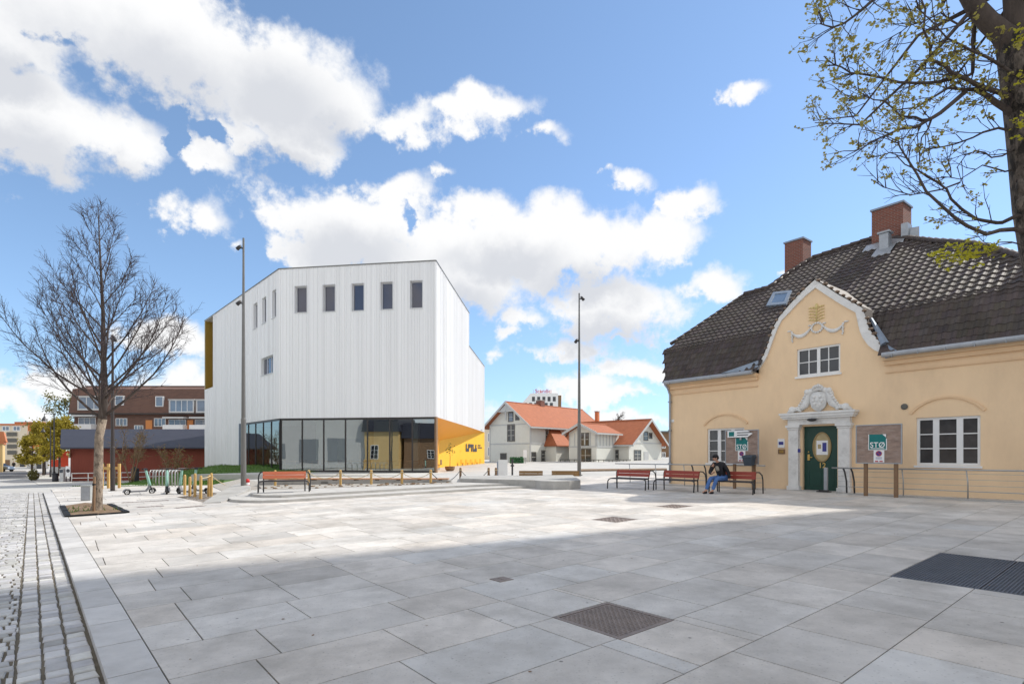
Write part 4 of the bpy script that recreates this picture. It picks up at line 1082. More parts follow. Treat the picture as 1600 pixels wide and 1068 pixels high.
a, b, z0, z1 = on_end(806, 811, 648, 655); vwin(ES, a, b, z0, z1, (1,), 1)
mb = MB(ES); mb.box(WD/2-.1, WD/2+.1, -.85, -.7, EV+.6, RG+.1); mb.box(WD/2-1.4, WD/2+1.4, -.85, -.72, RG-1.25, RG-1.05)
mb.slab([(WD/2-1.2, RG-1.06), (WD/2+1.2, RG-1.06), (WD/2, RG-.2)], -.80, -.77); mb.build('gable_ornament', 'villa_trim', villa)
def on_front(px0, px1, py0, py1, y=0.): 
    a, z1 = vp(px0, py0, y); b, z0 = vp(px1, py1, y); return a, b, z0, z1
vwin(None, *on_front(853, 859.5, 664, 687), (1, 1), 3); vwin(None, *on_front(853, 860, 702, 725), (1, 1), 4)
vwin(None, *on_front(830.5, 837, 707, 727), (1,), 3)
# one-storey middle block, porch gable and right wing
Y = lambda y: (lambda x, yy, z: (x, yy+y, z))
PB = [(-.0, -8.6), (6.6, -8.6)]
mb = MB(); x1, y0 = 6.6, -1.9; x0 = vp(869, 700, y0)[0]
mb.poly([(x0, y0, -.5), (x1, y0, -.5), (x1, y0, 2.75), (x0, y0, 2.75)]); mb.poly([(x0, y0, -.5), (x0, y0, 2.75), (x0, 0, 2.75), (x0, 0, -.5)]); mb.build('side_wall', 'villa_white', villa)
mb = MB(); P = [(x0-.35, y0-.4, 2.65), (x1, y0-.4, 2.65), (x1, -.0, 4.9), (x0+.9, 0, 4.9)]; Q = [(x, y, z+.14) for x, y, z in P]
mb.poly(P[::-1]); mb.poly(Q)
for i in range(4): j = (i+1) % 4; mb.poly([P[i], P[j], Q[j], Q[i]])
P = [(x0-.35, y0-.4, 2.66), (x0+.9, 0, 4.92), (x0-.35, 0, 2.66)]; Q = [(x, y, z+.14) for x, y, z in P]; mb.poly(P); mb.poly(Q[::-1])
mb.build('lean_to_roof', 'red_tile', villa)
yP0, yP1 = vq(932, 700, 1.8)[0], vq(889, 700, 1.8)[0]
zPe, zPr = vq(910, 675, 1.8)[1], vq(908, 663, 1.8)[1]
gable_block(villa, None, 1.8, 7.2, yP0, yP1, -.5, zPe, zPr, 'villa_white', 'red_tile', .55, ov_end=.8, ends=(True, False), wname='porch_wall', rname='porch_roof')
PE = lambda x, y, z: (1.8+y, yP1-x, z)
LPw = yP1-yP0
mb = MB(PE); mb.box(.0, LPw, -.07, -.003, 2.45, 2.62)
for k in range(6): x = .12+(LPw-.24)*k/5; mb.box(x-.06, x+.06, -.06, -.003, 2.63, zPe-.05)
mb.build('porch_framing', 'villa_trim', villa)
vwin(PE, LPw*.42, LPw*.72, 2.75, zPe-.2, (1, 1), 2); vwin(PE, LPw*.42, LPw*.80, -.2, 2.2, (1, 1), 3)
mb = MB(); mb.box(1.9, 6.3, yP0-.07, yP0-.003, 2.45, 2.62)
for k in range(7): x = 1.85+k*.75; mb.box(x-.05, x+.05, yP0-.06, yP0-.003, 2.63, zPe-.05)
mb.build('porch_framing', 'villa_trim', villa)
a, b, z0, z1 = on_front(936, 946, 704, 720, yP0); vwin(None, a, b, z0, z1, (1, 1), 3)
a, b, z0, z1 = on_front(882, 887.5, 704, 722, y0); vwin(None, a, b, z0, z1, (1,), 3)
# right wing: ridge runs from its gable (facing right front) back along local y
WX0, WY0 = 6.37, -11.5
WG = lambda x, y, z: (WX0+y*1.0 if False else WX0+x*0+y, WY0+x, z)   # block frame: x along local y, y along local x
ze_w, zr_w = 3.05, 6.15
def TW(x, y, z): return (WX0+9.1-y if False else WX0+y, WY0+x, z)
gable_block(villa, TW, 0, 11.4, 0, 9.1, -.5, ze_w, zr_w, 'villa_white', 'red_tile', .55, ov_end=.9, ends=(True, False), wname='wing_wall', rname='wing_roof')
WL = lambda x, y, z: (WX0+y, WY0+11.4-x, z)            # left wall of the wing, seen from the left front
def on_wl(px0, px1, py0, py1): a, z1 = vq(px0, py0, WX0); b, z0 = vq(px1, py1, WX0); return WY0+11.4-a, WY0+11.4-b, z0, z1
vwin(WL, *on_wl(955.5, 966, 704, 720.5), (1, 1), 3)
WF = lambda x, y, z: (WX0+x, WY0+y, z)
def on_wf(px0, px1, py0, py1): a, z1 = vp(px0, py0, WY0); b, z0 = vp(px1, py1, WY0); return a-WX0, b-WX0, z0, z1
vwin(WF, *on_wf(991, 1001, 704, 720), (1, 1), 3); vwin(WF, *on_wf(1006, 1012, 675, 687), (1,), 2); vwin(WF, *on_wf(1014, 1018.5, 677, 684), (1,), 1)
a, b, z0, z1 = on_wf(1006, 1013, 705, 728)
mb = MB(WF); mb.box(a, b, -.05, -.003, z0, z1); mb.build('side_door', 'villa_trim', villa)
mb = MB(WF); mb.box(.0, 9.1, -.05, -.003, ze_w-.05, ze_w+.1); mb.build('belt_course', 'villa_trim', villa)
mb = MB()
for k in range(11): mb.tube([(1.2-.0, -4.2-k*.75, -.2), (1.2, -4.2-k*.75, .85)], .05, 5)
for z in (.3, .85): mb.tube([(1.2, -4.2, z), (1.2, -11.7, z)], .05, 5)
mb.tube([(1.2, -11.7, .85), (6.2, -11.9, .85)], .05, 5); mb.tube([(1.2, -11.7, .3), (6.2, -11.9, .3)], .05, 5)
for k in range(7): mb.tube([(1.2+k*.8, -11.7-.03*k, -.2), (1.2+k*.8, -11.7-.03*k, .85)], .05, 5)
mb.build('porch_railing', 'villa_dark', villa)
# chimneys
def vchim(px0, px1, py0, xloc, yloc, zb, m='brick'):
    ca, sa = math.cos(VA), math.sin(VA); Yw = VK.y+sa*xloc+ca*yloc; w_ = (px1-px0)/F*Yw/1.35; zt = H+(HOR-py0)/F*Yw-VK.z
    mb = MB(); mb.box(xloc-w_/2, xloc+w_/2, yloc-w_/2, yloc+w_/2, zb, zt-.12); o = mb.build('chimney', m, villa)
    mb = MB(); mb.box(xloc-w_/2-.06, xloc+w_/2+.06, yloc-w_/2-.06, yloc+w_/2+.06, zt-.12, zt); mb.build('chimney_cap', 'concrete', o)
xc, _ = vp(846, 632, WD/2); vchim(840, 853, 625, xc, WD/2+.2, RG-1.2)
xc2, _ = vp(933, 650, -2.5); vchim(930, 937, 642, xc2, -2.5, 3., 'terracotta')
# ------------------------------------------------------------------ hotel tower beyond the villa
HYd = 330.; hx0, hx1 = at(829, 640, HYd).x, at(872, 640, HYd).x
hz1 = at(0, 614, HYd).z; ht = thing('hotel_tower', 'white hotel tower with dark staggered windows and red rooftop sign', 'building', (hx0, HYd, 0))
Wd = hx1-hx0
slope_x = at(815, 0, HYd).x-hx0; zlow = at(0, 630, HYd).z
mb = MB(); mb.slab([(slope_x, 0), (Wd, 0), (Wd, hz1), (0, hz1), (slope_x, zlow)], 0, 14); mb.build('wall', 'white_paint', ht)
mb = MB(); mb.box(Wd+.01, Wd+2.0, .5, 14, 0, hz1-1.2); mb.build('side_wall', 'wood_brown', ht)
fl = 3.1; mb = MB(); nwin = 0
for r_ in range(9):
    z = hz1-1.2-fl*(r_+1)*1.18
    if z < 12: break
    for k in range(-2, 6):
        x = (k+.28+(.45 if r_ % 2 else 0))*Wd/5.3
        edge = slope_x*(hz1-z-2.9)/(hz1-zlow)
        if x < edge+.3 or x > Wd-1.9: continue
        mb = MB(); mb.box(x, x+1.75, -.12, .3, z, z+2.75); mb.build('window', 'pane_dark', ht)
text('roof_sign', 'Scandic', 3.2, 'sign_red', ht, (Wd*.45, .5, hz1+1.25), bold=.05)
mb = MB()
for k in range(6): mb.box(Wd*.1+k*Wd*.13, Wd*.1+k*Wd*.13+.15, .7, .9, hz1, hz1+2.2)
mb.build('sign_bracket', 'sign_red', ht)
# ------------------------------------------------------------------ red barn with a dark roof
BY = 63.; bx0 = at(110, 0, BY).x; BZ = -1.35
barn = thing('red_barn', 'long red timber barn with dark slate roof behind the railing', 'barn', (bx0, BY, BZ))
BT = lambda x, y, z: (x-.80*y, y, z)
BL = 24.; ez = at(0, 699, BY).z-BZ; rz = at(0, 671.5, BY+3.2).z-BZ
mb = MB(BT); wall(mb, 0, BL, -.3, ez+.1, [(2.9, 3.6, .0, 1.95)], 0, .1); mb.poly([(0, 0, -.3), (0, 8, -.3), (0, 8, ez+.1), (0, 4, rz-.15), (0, 0, ez+.1)]); mb.poly([(BL, 0, -.3), (BL, 0, ez+.1), (BL, 4, rz-.15), (BL, 8, ez+.1), (BL, 8, -.3)]); mb.poly([(0, 8, -.3), (BL, 8, -.3), (BL, 8, ez+.1), (0, 8, ez+.1)])
q = random.Random(5); x = .05
while x < BL: mb.box(x, x+.035, -.02, .002, -.2, ez+.05); x += q.choice((.16, .2, .24))
mb.build('wall', 'barn_red', barn)
mb = MB(BT)
for s in (0, 1):
    a, b = (-1.0, 4.0) if s == 0 else (9.0, 4.0)
    P = [(-1.15, a, ez-.12), (BL+1, a, ez-.12), (BL+1, b, rz), (-1.15, b, rz)]; Q = [(x, y, z+.15) for x, y, z in P]; mb.poly(P); mb.poly(Q)
    for i in range(4): j = (i+1) % 4; mb.poly([P[i], P[j], Q[j], Q[i]])
rf = mb.build('roof', 'barn_roof', barn)
mb = MB(BT); mb.box(2.95, 3.55, .03, .08, 0, 1.93); mb.build('door', 'barn_red', barn)
mb = MB(BT); mb.tube([(-.05, -.5, ez-.3), (-.05, -.02, ez-1.1)], .07, 6); mb.build('eaves_brace', 'wood_brown', barn)
mb = MB(BT); mb.ball((-.3, -.25, ez-.75), (.16, .16, .2), 8, 6); mb.build('wall_lamp', 'brass', barn)
# ------------------------------------------------------------------ brown brick apartment block behind the barn
AY = 88.; ax0, ax1 = at(112, 0, AY).x, at(360, 0, AY).x; AZ = -1.5
ap = thing('apartment_block', 'brown brick apartment block with mansard roof, dormers and white balconies', 'building', (ax0, AY, AZ))
AW = ax1-ax0; X = lambda px: at(px, 0, AY).x-ax0; Zp = lambda py: at(0, py, AY).z-AZ
mb = MB(); mb.box(.4, AW, 0, 13, -.5, Zp(645)); mb.build('wall', 'brown_brick', ap)
mb = MB(); e = Zp(646); m_ = Zp(607); t_ = Zp(600)
pro = [(-.5, e), (.35, m_), (3.2, t_), (9.8, t_), (12.6, m_), (13.5, e)]
i = mb.add([(-.15, y, z) for y, z in pro]); i2 = mb.add([(.5, y+.0, z) for y, z in pro]); j = mb.add([(AW, y, z) for y, z in pro]); n = len(pro)
for k in range(n-1): mb.face([i+k, j+k, j+k+1, i+k+1])
mb.face([i+k for k in range(n)]); mb.face([j+n-1-k for k in range(n)]); rf = mb.build('roof', 'brown_brick', ap)
mb = MB(); mb.box(-.2, AW, -.62, -.45, e-.15, e+.06); mb.build('eaves_gutter', 'lamp_dark', ap)
mb = MB(); mb.box(-.1, AW, 2.9, 3.3, t_, t_+.12); mb.build('roof_edge', 'brown_roof', ap)
def dormer(px0, px1, py0, py1, cols, pm='pane_sky'):
    a, b, z0, z1 = X(px0), X(px1), Zp(py1), Zp(py0); mb = MB()
    mb.box(a, a+.12, -.55, 2.4, z0, z1-.13); mb.box(b-.12, b, -.55, 2.4, z0, z1-.13); mb.box(a-.1, b+.1, -.62, 2.6, z1-.12, z1+.02); mb.box(a+.121, b-.121, -.55, 2., z0, z0+.16)
    o = mb.build('dormer', 'pale_grey_wall', ap); window(o, None, a+.13, b-.13, z0+.17, z1-.14, -.5, cols, 1, .07, .08, pm=pm)
dormer(125, 164, 619, 641, (1, 1, 1)); dormer(267, 306, 624, 645, (1, 1, 1, 1)); dormer(309, 345, 624, 645, (1, 1))
for px0, px1, py0, py1 in ((182.5, 194, 619, 632), (245.5, 256, 620, 634)):
    a, b, z0, z1 = X(px0), X(px1), Zp(py1), Zp(py0); mb = MB(); mb.box(a-.1, b+.1, -.3, .9, z0-.12, z1+.1)
    o = mb.build('roof_window', 'white_paint', ap); mb = MB(); mb.box(a+.05, b-.05, -.34, -.31, z0, z1-.03); mb.build('pane', 'pane_sky', o)
def balcony(px0, px1, pyt, pyb, pyw):
    a, b = X(px0), X(px1); mb = MB(); mb.box(a, b, -1.3, -1.2, Zp(pyb), Zp(pyt)); mb.box(a, b, -1.19, 0, Zp(pyb), Zp(pyb)+.15); mb.box(a, a+.08, -1.19, -.002, Zp(pyb)+.151, Zp(pyt)); mb.box(b-.08, b, -1.19, -.002, Zp(pyb)+.151, Zp(pyt))
    o = mb.build('balcony', 'white_paint', ap)
    window(o, None, a+.2, b-.2, Zp(pyt)+.02, Zp(pyw), -.09, (1, 1, 1), 1, .07, .07, pm='pane_sky'); mb = MB(); mb.box(a-.1, b+.1, -1.25, .0, Zp(pyw)+.1, Zp(pyw)+.35); mb.build('awning', 'pale_grey_wall', o)
balcony(121, 152, 663, 672, 652); balcony(262, 293, 664, 673, 655); balcony(303, 345, 664, 673, 655)
for px0, px1, py0, py1 in ((181, 199, 653, 665), (241, 259, 653, 666), (210, 224, 664, 672)):
    window(ap, None, X(px0), X(px1), Zp(py1), Zp(py0), -.06, (1, 1, 1), 1, .08, .08, pm='pane_sky')
for px0, px1 in ((228, 238), (293, 302)):
    mb = MB(); mb.box(X(px0), X(px1), -.08, -.002, Zp(671), Zp(656)); mb.build('orange_panel', 'orange_wall', ap)
mb = MB(); mb.box(X(303), X(309), 4, 4.7, t_, Zp(600)+1.1); mb.build('roof_vent', 'mint', rf)
mb = MB(); mb.box(X(211), X(230), 3, 3.6, t_-.6, Zp(606)+.5); mb.build('roof_hood', 'ochre_wall', rf)
mb = MB(); mb.box(X(154), X(162), 1.6, 2.8, m_, Zp(598)-.2); mb.build('roof_box', 'lamp_dark', rf)
# ------------------------------------------------------------------ street end on the far left
ST = lambda x, y, z: (x-.88*y, y, z)
def block(name, label, px0, px1, py0, Yd, depth, wallm, roofm=None, zg=None):
    a, b = at(px0, 0, Yd).x, at(px1, 0, Yd).x; zg = G(a, Yd)-.3 if zg is None else zg
    o = thing(name, label, 'building', (a, Yd, zg)); z1 = at(0, py0, Yd).z-zg
    mb = MB(ST); mb.box(0, b-a, 0, depth, -.3, z1); mb.build('wall', wallm, o)
    mb = MB(ST); mb.box(-.25, b-a+.25, -.35, depth+.2, z1+.002, z1+.4); mb.build('roof', roofm or 'terracotta', o)
    f = lambda px: at(px, 0, Yd).x-a; g_ = lambda py: at(0, py, Yd).z-zg
    return o, f, g_
o, f, g_ = block('cream_building', 'cream street building with dark stacked balconies and orange roof edge', -8, 43, 664, 135, 12, 'cream_wall')
for k in range(4):
    mb = MB(ST); mb.box(f(10+k*.4), f(26-.1*k), -.25, -.01, g_(681+k*9.5), g_(675+k*9.5)); w_ = mb.build('balcony_opening', 'villa_dark', o)
mb = MB(ST); mb.box(f(31), f(38), -.1, -.01, 0, g_(720)); mb.build('shop_door', 'pane_dark', o)
mb = MB(ST); mb.box(f(6), f(15), -.1, -.01, 0, g_(718)); mb.build('gateway', 'wood_brown', o)
for px in (3, 20): 
    window(o, ST, f(px), f(px+12), g_(673), g_(665), -.05, (1, 1), 1, .2, .15, pm='pane_sky')
o, f, g_ = block('orange_building', 'tall orange rendered building half hidden by the yellow green trees', 24, 70, 661, 150, 14, 'orange_wall', 'terracotta')
for k in range(3):
    for px in (44, 54): window(o, ST, f(px), f(px+6), g_(682+12*k), g_(673+12*k), -.05, (1, 1), 1, .2, .15)
o, f, g_ = block('ochre_house', 'ochre corner house with orange tiled roof at the picture\'s left edge', -60, 4, 693, 95, 10, 'ochre_wall')
o['label'] = 'ochre corner house with steep orange roof beside the parked car'
mb = MB(ST); z = g_(693)+.402; mb.slab([(-.5, z), (f(4)+.6, z), (f(3)+.3, g_(674)), (.5, g_(674))], -.4, 8); mb.build('tiled_roof', 'terracotta', o)
for px in (-30, -12): window(o, ST, f(px), f(px+8), g_(722), g_(706), -.05, (1, 1), 2, .12, .1)
o, f, g_ = block('grey_shop', 'low pale grey shop with dark purple sign at the end of the street', 42, 76, 708, 118, 8, 'pale_grey_wall', 'pale_grey_wall')
mb = MB(ST); mb.box(f(52), f(64), -.2, -.01, g_(719), g_(714)); mb.build('shop_sign', 'ink_blue', o)
mb = MB(ST); mb.box(f(57), f(64), -.1, -.01, .2, g_(720)); mb.build('shop_window', 'pane_dark', o)
o, f, g_ = block('red_kiosk', 'bright red shop front seen beside the barn end', 80, 107, 708.5, 84, 5, 'kiosk_red', 'kiosk_red')
mb = MB(ST); mb.box(f(86), f(93.5), -.06, -.01, g_(717.5), g_(716)); mb.build('white_lettering', 'ink_white', o)
mb = MB(ST); mb.box(f(80), f(106), -.12, -.01, 0, g_(729)); mb.build('plinth', 'pale_grey_wall', o)
ST = None
# pale building glimpsed between the white building and the villa, and dark house at the right of the villa
o, f, g_ = block('stone_building', 'beige stone building in the gap left of the villa', 752, 775, 668, 120, 10, 'cream_wall', 'villa_dark')
for k in range(2): window(o, None, f(762), f(767), g_(690+22*k), g_(676+22*k), -.05, (1, 1), 2, .15, .1)
o, f, g_ = block('brown_house', 'dark brown house in the gap right of the villa wing', 1026, 1060, 676, 112, 10, 'wood_brown', 'villa_dark')
for k in range(2): window(o, None, f(1034), f(1040), g_(700+14*k), g_(692+14*k), -.05, (1, 1), 1, .15, .1)
# ------------------------------------------------------------------ buildings outside the frame: they shade the plaza and show in the glass
def bigbox(name, label, pts, h, m, nfl, bay):
    o = thing(name, label, 'building', (pts[0][0], pts[0][1], 0)); n = len(pts); ox, oy = pts[0]
    mb = MB(); mb.prism([(x-ox, y-oy) for x, y in pts], -.5, h); mb.build('wall', m, o)
    mb = MB(); c = (sum(p[0] for p in pts)/n-ox, sum(p[1] for p in pts)/n-oy); mb.prism([(c[0]+(x-ox-c[0])*1.01, c[1]+(y-oy-c[1])*1.01) for x, y in pts], h+.003, h+.5); mb.build('roof', 'lamp_grey', o)
    return o
ty = 21.6
o = bigbox('shade_tower', 'unseen tall grey block added to shade the plaza', [(26, ty), (26, ty-10.5), (40, ty-10.5), (40, ty+6)][::-1], 38., 'pale_grey_wall', 10, 3)  # added unseen block, placed and sized to throw the foreground shadow
for r_ in range(10):
    mb = MB(lambda x, y, z: (26-40+x, y-(ty+6), z)); mb.box(-.06, .0, -16, -7, 1.5+3.6*r_, 3.3+3.6*r_); mb.build('window_band', 'pane_dark', o)
def street_house(name, label, p0, p1, h, m, ops, depth=9., roofm='barn_roof'):
    d = (Vector(p1)-Vector(p0)).normalized(); nb = Vector((-d.y, d.x)); T, L = Fr(p0, p1); o = thing(name, label, 'building', (p0[0], p0[1], 0))
    LTq = lambda x, y, z: (T(x, y, z)[0]-p0[0], T(x, y, z)[1]-p0[1], z)
    mb = MB(LTq); mb.box(0, L, 0, depth, -.5, h); mb.build('wall', m, o)
    mb = MB(LTq); mb.slab([(-.4, h), (L+.4, h), (L+.1, h+2.4), (.1, h+2.4)], -.4, depth+.4); mb.build('roof', roofm, o)
    for (x0, x1, z0, z1, kind) in ops:
        if kind == 'window': w_ = window(o, LTq, x0, x1, z0, z1, -.08, (1, 1), 3, .09, .08, .04)
        else: mb = MB(LTq); mb.box(x0, x1, -.07, -.003, z0, z1); mb.build(kind, 'shutter' if kind == 'shutter' else 'villa_dark', o)
street_house('shuttered_house', 'white street house with grey roller shutters across the road', (-35.6, 4.0), (-52, 8.2), 9., 'pale_grey_wall', [(3.2, 6.2, .5, 4.3, 'shutter'), (7.6, 10.8, .4, 4.1, 'shutter'), (13, 15, 1, 3.5, 'shutter')])
street_house('ochre_street_house', 'ochre street house with small white window across the road', (-30., 3.6), (-35.4, 4.6), 5.2, 'ochre_wall', [(3.2, 4.5, 1.0, 3.2, 'window')])
street_house('brown_street_house', 'dark timber street house across the road', (-19, 0.), (-29.6, 2.6), 4.2, 'wood_brown', [(2, 3.2, 1, 2.4, 'window'), (6, 7.2, 1, 2.4, 'window')])
#%%PART
# ------------------------------------------------------------------ plaza details: covers, grate, steps, banks
def onp(c, e, dz=0.): p = PX(c, e); return (p.x, p.y, G(p.x, p.y)+dz)
CL = ['square ribbed iron manhole cover set in the paving nearest the camera', 'diamond shaped iron cover in the sunlit paving, nearer of the far pair', 'small iron cover in the sunlit paving closest to the benches']
for k in range(3):
    h0, h1, g0, g1 = COV[k]; h0 += .008; h1 -= .008; g0 += .008; g1 -= .008
    cv = PX((h0+h1)/2, (g0+g1)/2); th = thing('manhole_cover', CL[k], 'manhole cover', (cv.x, cv.y, G(cv.x, cv.y)), 0, 'iron covers in the plaza')
    T = lambda c, e, z: (PX(c, e).x-cv.x, PX(c, e).y-cv.y, z+G(*PX(c, e))-G(cv.x, cv.y))
    mb = MB(T); mb.box(h0+.045, h1-.045, g0+.045, g1-.045, -.02, .004)
    n = 22 if k == 0 else 10
    for i in range(n):
        for j in range(n):
            a = h0+.06+(h1-h0-.12)*(i+.15)/n; b = g0+.06+(g1-g0-.12)*(j+.15)/n; da, db = (h1-h0-.12)/n*.7, (g1-g0-.12)/n*.7
            if (i+j) % 2: da *= .45
            else: db *= .45
            mb.box(a, a+da, b, b+db, .0035, .0085)
    mb.build('cover_plate', 'cover_iron', th)
    mb = MB(T)
    mb.box(h0, h1, g0, g0+.04, -.02, .010); mb.box(h0, h1, g1-.04, g1, -.02, .010); mb.box(h0, h0+.04, g0+.041, g1-.041, -.02, .010); mb.box(h1-.04, h1, g0+.041, g1-.041, -.02, .010)
    mb.build('rim', 'cover_iron', th)
h0, h1, g0, g1 = COV[3]; cv = PX(h0, g0)
th = thing('ventilation_grate', 'wide dark steel floor grate at the right edge of the plaza', 'grate', (cv.x, cv.y, G(cv.x, cv.y)))
T = lambda c, e, z: (PX(c, e).x-cv.x, PX(c, e).y-cv.y, z+G(*PX(c, e))-G(cv.x, cv.y))
mb = MB(T); mb.box(h0+.02, h1-.02, g0+.02, g1-.02, -.05, -.035); mb.build('shaft', 'drain_dark', th)
npn = 3; pw = (h1-h0)/npn
for k in range(npn):
    a, b = h1-pw*(k+1)+.01, h1-pw*k-.01; mb = MB(T)
    mb.box(a, b, g0+.012, g0+.03, -.03, .012); mb.box(a, b, g1-.03, g1-.012, -.03, .012); mb.box(a, a+.014, g0+.031, g1-.031, -.03, .012); mb.box(b-.014, b, g0+.031, g1-.031, -.03, .012)
    n = int((b-a)/.034)
    for i in range(1, n): c = a+(b-a)*i/n; mb.box(c-.005, c+.005, g0+.031, g1-.031, -.028, .009)
    m_ = int((g1-g0)/.034)
    for i in range(1, m_): e = g0+.03+(g1-g0-.06)*i/m_; mb.box(a+.015, b-.015, e-.004, e+.004, -.02, .006)
    mb.build('grate_panel', 'grate_iron', th)
for (px, py), l in (((784, 906), 'small square iron cap set in the middle of the paving'),):
    g_ = gp(px, py); e_ = PX(*rc(g_)); mb = MB(lambda x, y, z: (D1.x*x+D2.x*y, D1.y*x+D2.y*y, z)); s_ = .11 if px < 900 else .06
    mb.box(-s_, s_, -s_, s_, -.01, .018); mb.box(-s_*.7, s_*.7, -s_*.12, s_*.12, .0185, .022); tag(mb.build('valve_cap', 'cover_iron', loc=g_), l, 'valve cap')
# curved low steps below the bench
def edge(pix, dz): return [gp(px, py, dz) for px, py in pix]
def platform(name, label, pix, zb, zt, back, m, kind):
    f = edge(pix, zb); pts = [(p.x, p.y) for p in f]+back
    mb = MB(); mb.prism(pts, lambda x, y: G(x, y)-.15, lambda x, y: G(x, y)+zt)
    return tag(mb.build(name, m), label, 'step' if label else None, kind=kind)
low_px = [(372, 774), (360, 779), (357, 782), (362, 784.2), (380, 785.6), (410, 786), (450, 784.5), (500, 781.5), (560, 777.8), (620, 774), (680, 770.5), (740, 767), (800, 764), (838, 762)]
up_px = [(400, 768.5), (393, 771), (391, 773.5), (396, 775.6), (412, 777), (440, 777), (480, 774.8), (530, 772), (590, 768.6), (650, 765), (710, 761.7), (770, 759), (815, 757.3)]
platform('lower_step', 'lower of two curved pale stone steps along the plaza edge', low_px, 0., .10, [(2., 33.), (-13, 33)], 'step_stone', None)
platform('upper_step', 'upper curved stone step carrying the orange bench', up_px, .10, .19, [(1.5, 33.5), (-12.5, 33.5)], 'step_stone', None)
ST_Z = .19
# concrete ramp cheek left of the steps, gravel bank, soil pocket, grass bank
def gsheet(name, pix, m, zs, kind='structure', label=None, cat=None):
    mb = MB(); P = []
    for (px, py), z in zip(pix, zs): p = gp(px, py, z); P.append((p.x, p.y, p.z))
    c = (sum(p[0] for p in P)/len(P), sum(p[1] for p in P)/len(P)); 
    mb.poly(P)
    for i in range(len(P)):
        a, b = P[i], P[(i+1) % len(P)]; mb.poly([a, (a[0], a[1], G(a[0], a[1])-.2), (b[0], b[1], G(b[0], b[1])-.2), b])
    return tag(mb.build(name, m), label, cat, kind=kind)
mb = MB()
pp = [((316, 786), .02), ((345, 785.5), .04), ((372, 778), .12), ((392, 770), .26), ((384, 762.5), .32), ((366, 766), .26), ((340, 775), .13)]
P = [(*gp(px, py).xy, z) for (px, py), z in pp]
i = mb.add([(x, y, G(x, y)+z) for x, y, z in P]); j = mb.add([(x, y, G(x, y)-.1) for x, y, z in P]); n = len(P)
mb.face([i+k for k in range(n)])
for k in range(n): mb.face([j+k, j+(k+1) % n, i+(k+1) % n, i+k])
tag(mb.build('ramp_kerb', 'concrete'), 'sloping concrete ramp edge left of the curved steps', 'ramp')
gsheet('gravel_bank', [(330, 757.5), (376, 747.5), (440, 757), (440, 766), (384, 764), (352, 769)], 'gravel', [.05, .25, .2, .15, .1, .02])
gsheet('soil_patch', [(276, 776), (330, 769), (352, 772), (318, 784.5)], 'soil', [.012]*4)
gsheet('lawn', [(184, 755), (262, 749), (330, 744), (420, 744), (376, 748.5), (330, 757), (262, 757.5), (184, 759)], 'grass', [.03]*8)
mb = MB(); q = random.Random(8); nx, ny = 40, 16
def bank(a, b):
    x = -31.5+17*a; y = 38.5+21*b; h = (sm(b*2.2)*sm(a*2.6+.05)*sm((1-a)*5+.15)*(.70+.75*sm((-x-16)/13))); return (x, y, G(x, y)+h+.05*math.sin(x*1.9)*math.cos(y*1.3)*sm(b*3))
for i in range(nx):
    for j in range(ny): mb.poly([bank(i/nx, j/ny), bank((i+1)/nx, j/ny), bank((i+1)/nx, (j+1)/ny), bank(i/nx, (j+1)/ny)])
tag(mb.build('grass_bank', 'grass', smooth=True), kind='structure')
mb = MB()
for k in range(9000):
    x, y, z = bank(q.random(), q.random()*.5); h = q.uniform(.05, .16); a = q.uniform(0, 6.28); dx, dy = .02*math.cos(a), .02*math.sin(a)
    mb.poly([(x-dx, y-dy, z-.01), (x+dx, y+dy, z-.01), (x+q.uniform(-.06, .06), y+q.uniform(-.06, .06), z+h)])
for k in range(4500):
    px, py = q.uniform(186, 350), q.uniform(746, 757.5)
    if py > 757.5 or py < 755-(px-184)*.068: continue
    p = gp(px, py, .03); h = q.uniform(.03, .09); mb.poly([(p.x-.02, p.y, p.z-.01), (p.x+.02, p.y, p.z-.01), (p.x+q.uniform(-.04, .04), p.y, p.z+h)])
tag(mb.build('grass_blades', 'blade'), kind='stuff')
# planted bed and low wall with timber seat in front of the glazing
Yw = 25.4; a, b = at(404, 0, Yw).x, at(704, 0, Yw).x; gz = G((a+b)/2, Yw)
lw = thing('seat_wall', 'low concrete wall with long timber seat in front of the glass', 'low wall', (a, Yw, gz))
ztop = at(0, 750, Yw).z-gz
mb = MB(); mb.box(0, b-a, 0, .5, -.4, ztop)
for k in range(1, 6): mb.box((b-a)*k/6-.008, (b-a)*k/6+.008, -.004, .0, 0, ztop-.01)
mb.build('wall', 'concrete', lw)
for r_ in range(4):
    mb = MB(); mb.box(.25, b-a-.12, -.03+.15*r_, .105+.15*r_, ztop+.035, ztop+.085); mb.build('seat_board', 'deck_wood', lw)
mb = MB()
for k in range(9): x = .5+(b-a-1)*k/8; mb.box(x-.05, x+.05, .02, .48, ztop+.002, ztop+.033)
mb.build('seat_bearer', 'dark_metal', lw)
x, _ = at(507, 0, Yw).x-a, 0; mb = MB(); mb.box(x-.15, x+.15, -.02, -.003, .08, .3); mb.build('wall_grille', 'lamp_grey', lw)
p0, p1 = gp(400, 767, ST_Z), gp(705, 757, ST_Z)
mb = MB(); qd = [(p0.x, p0.y+.6), (p1.x, Yw-.9), (b, Yw-.01), (a, Yw-.01)]
mb.prism(qd, lambda x, y: G(x, y)+ST_Z-.02, lambda x, y: G(x, y)+ST_Z+.012); tag(mb.build('gravel_strip', 'gravel'), kind='structure')
mb = MB(); q = random.Random(6)
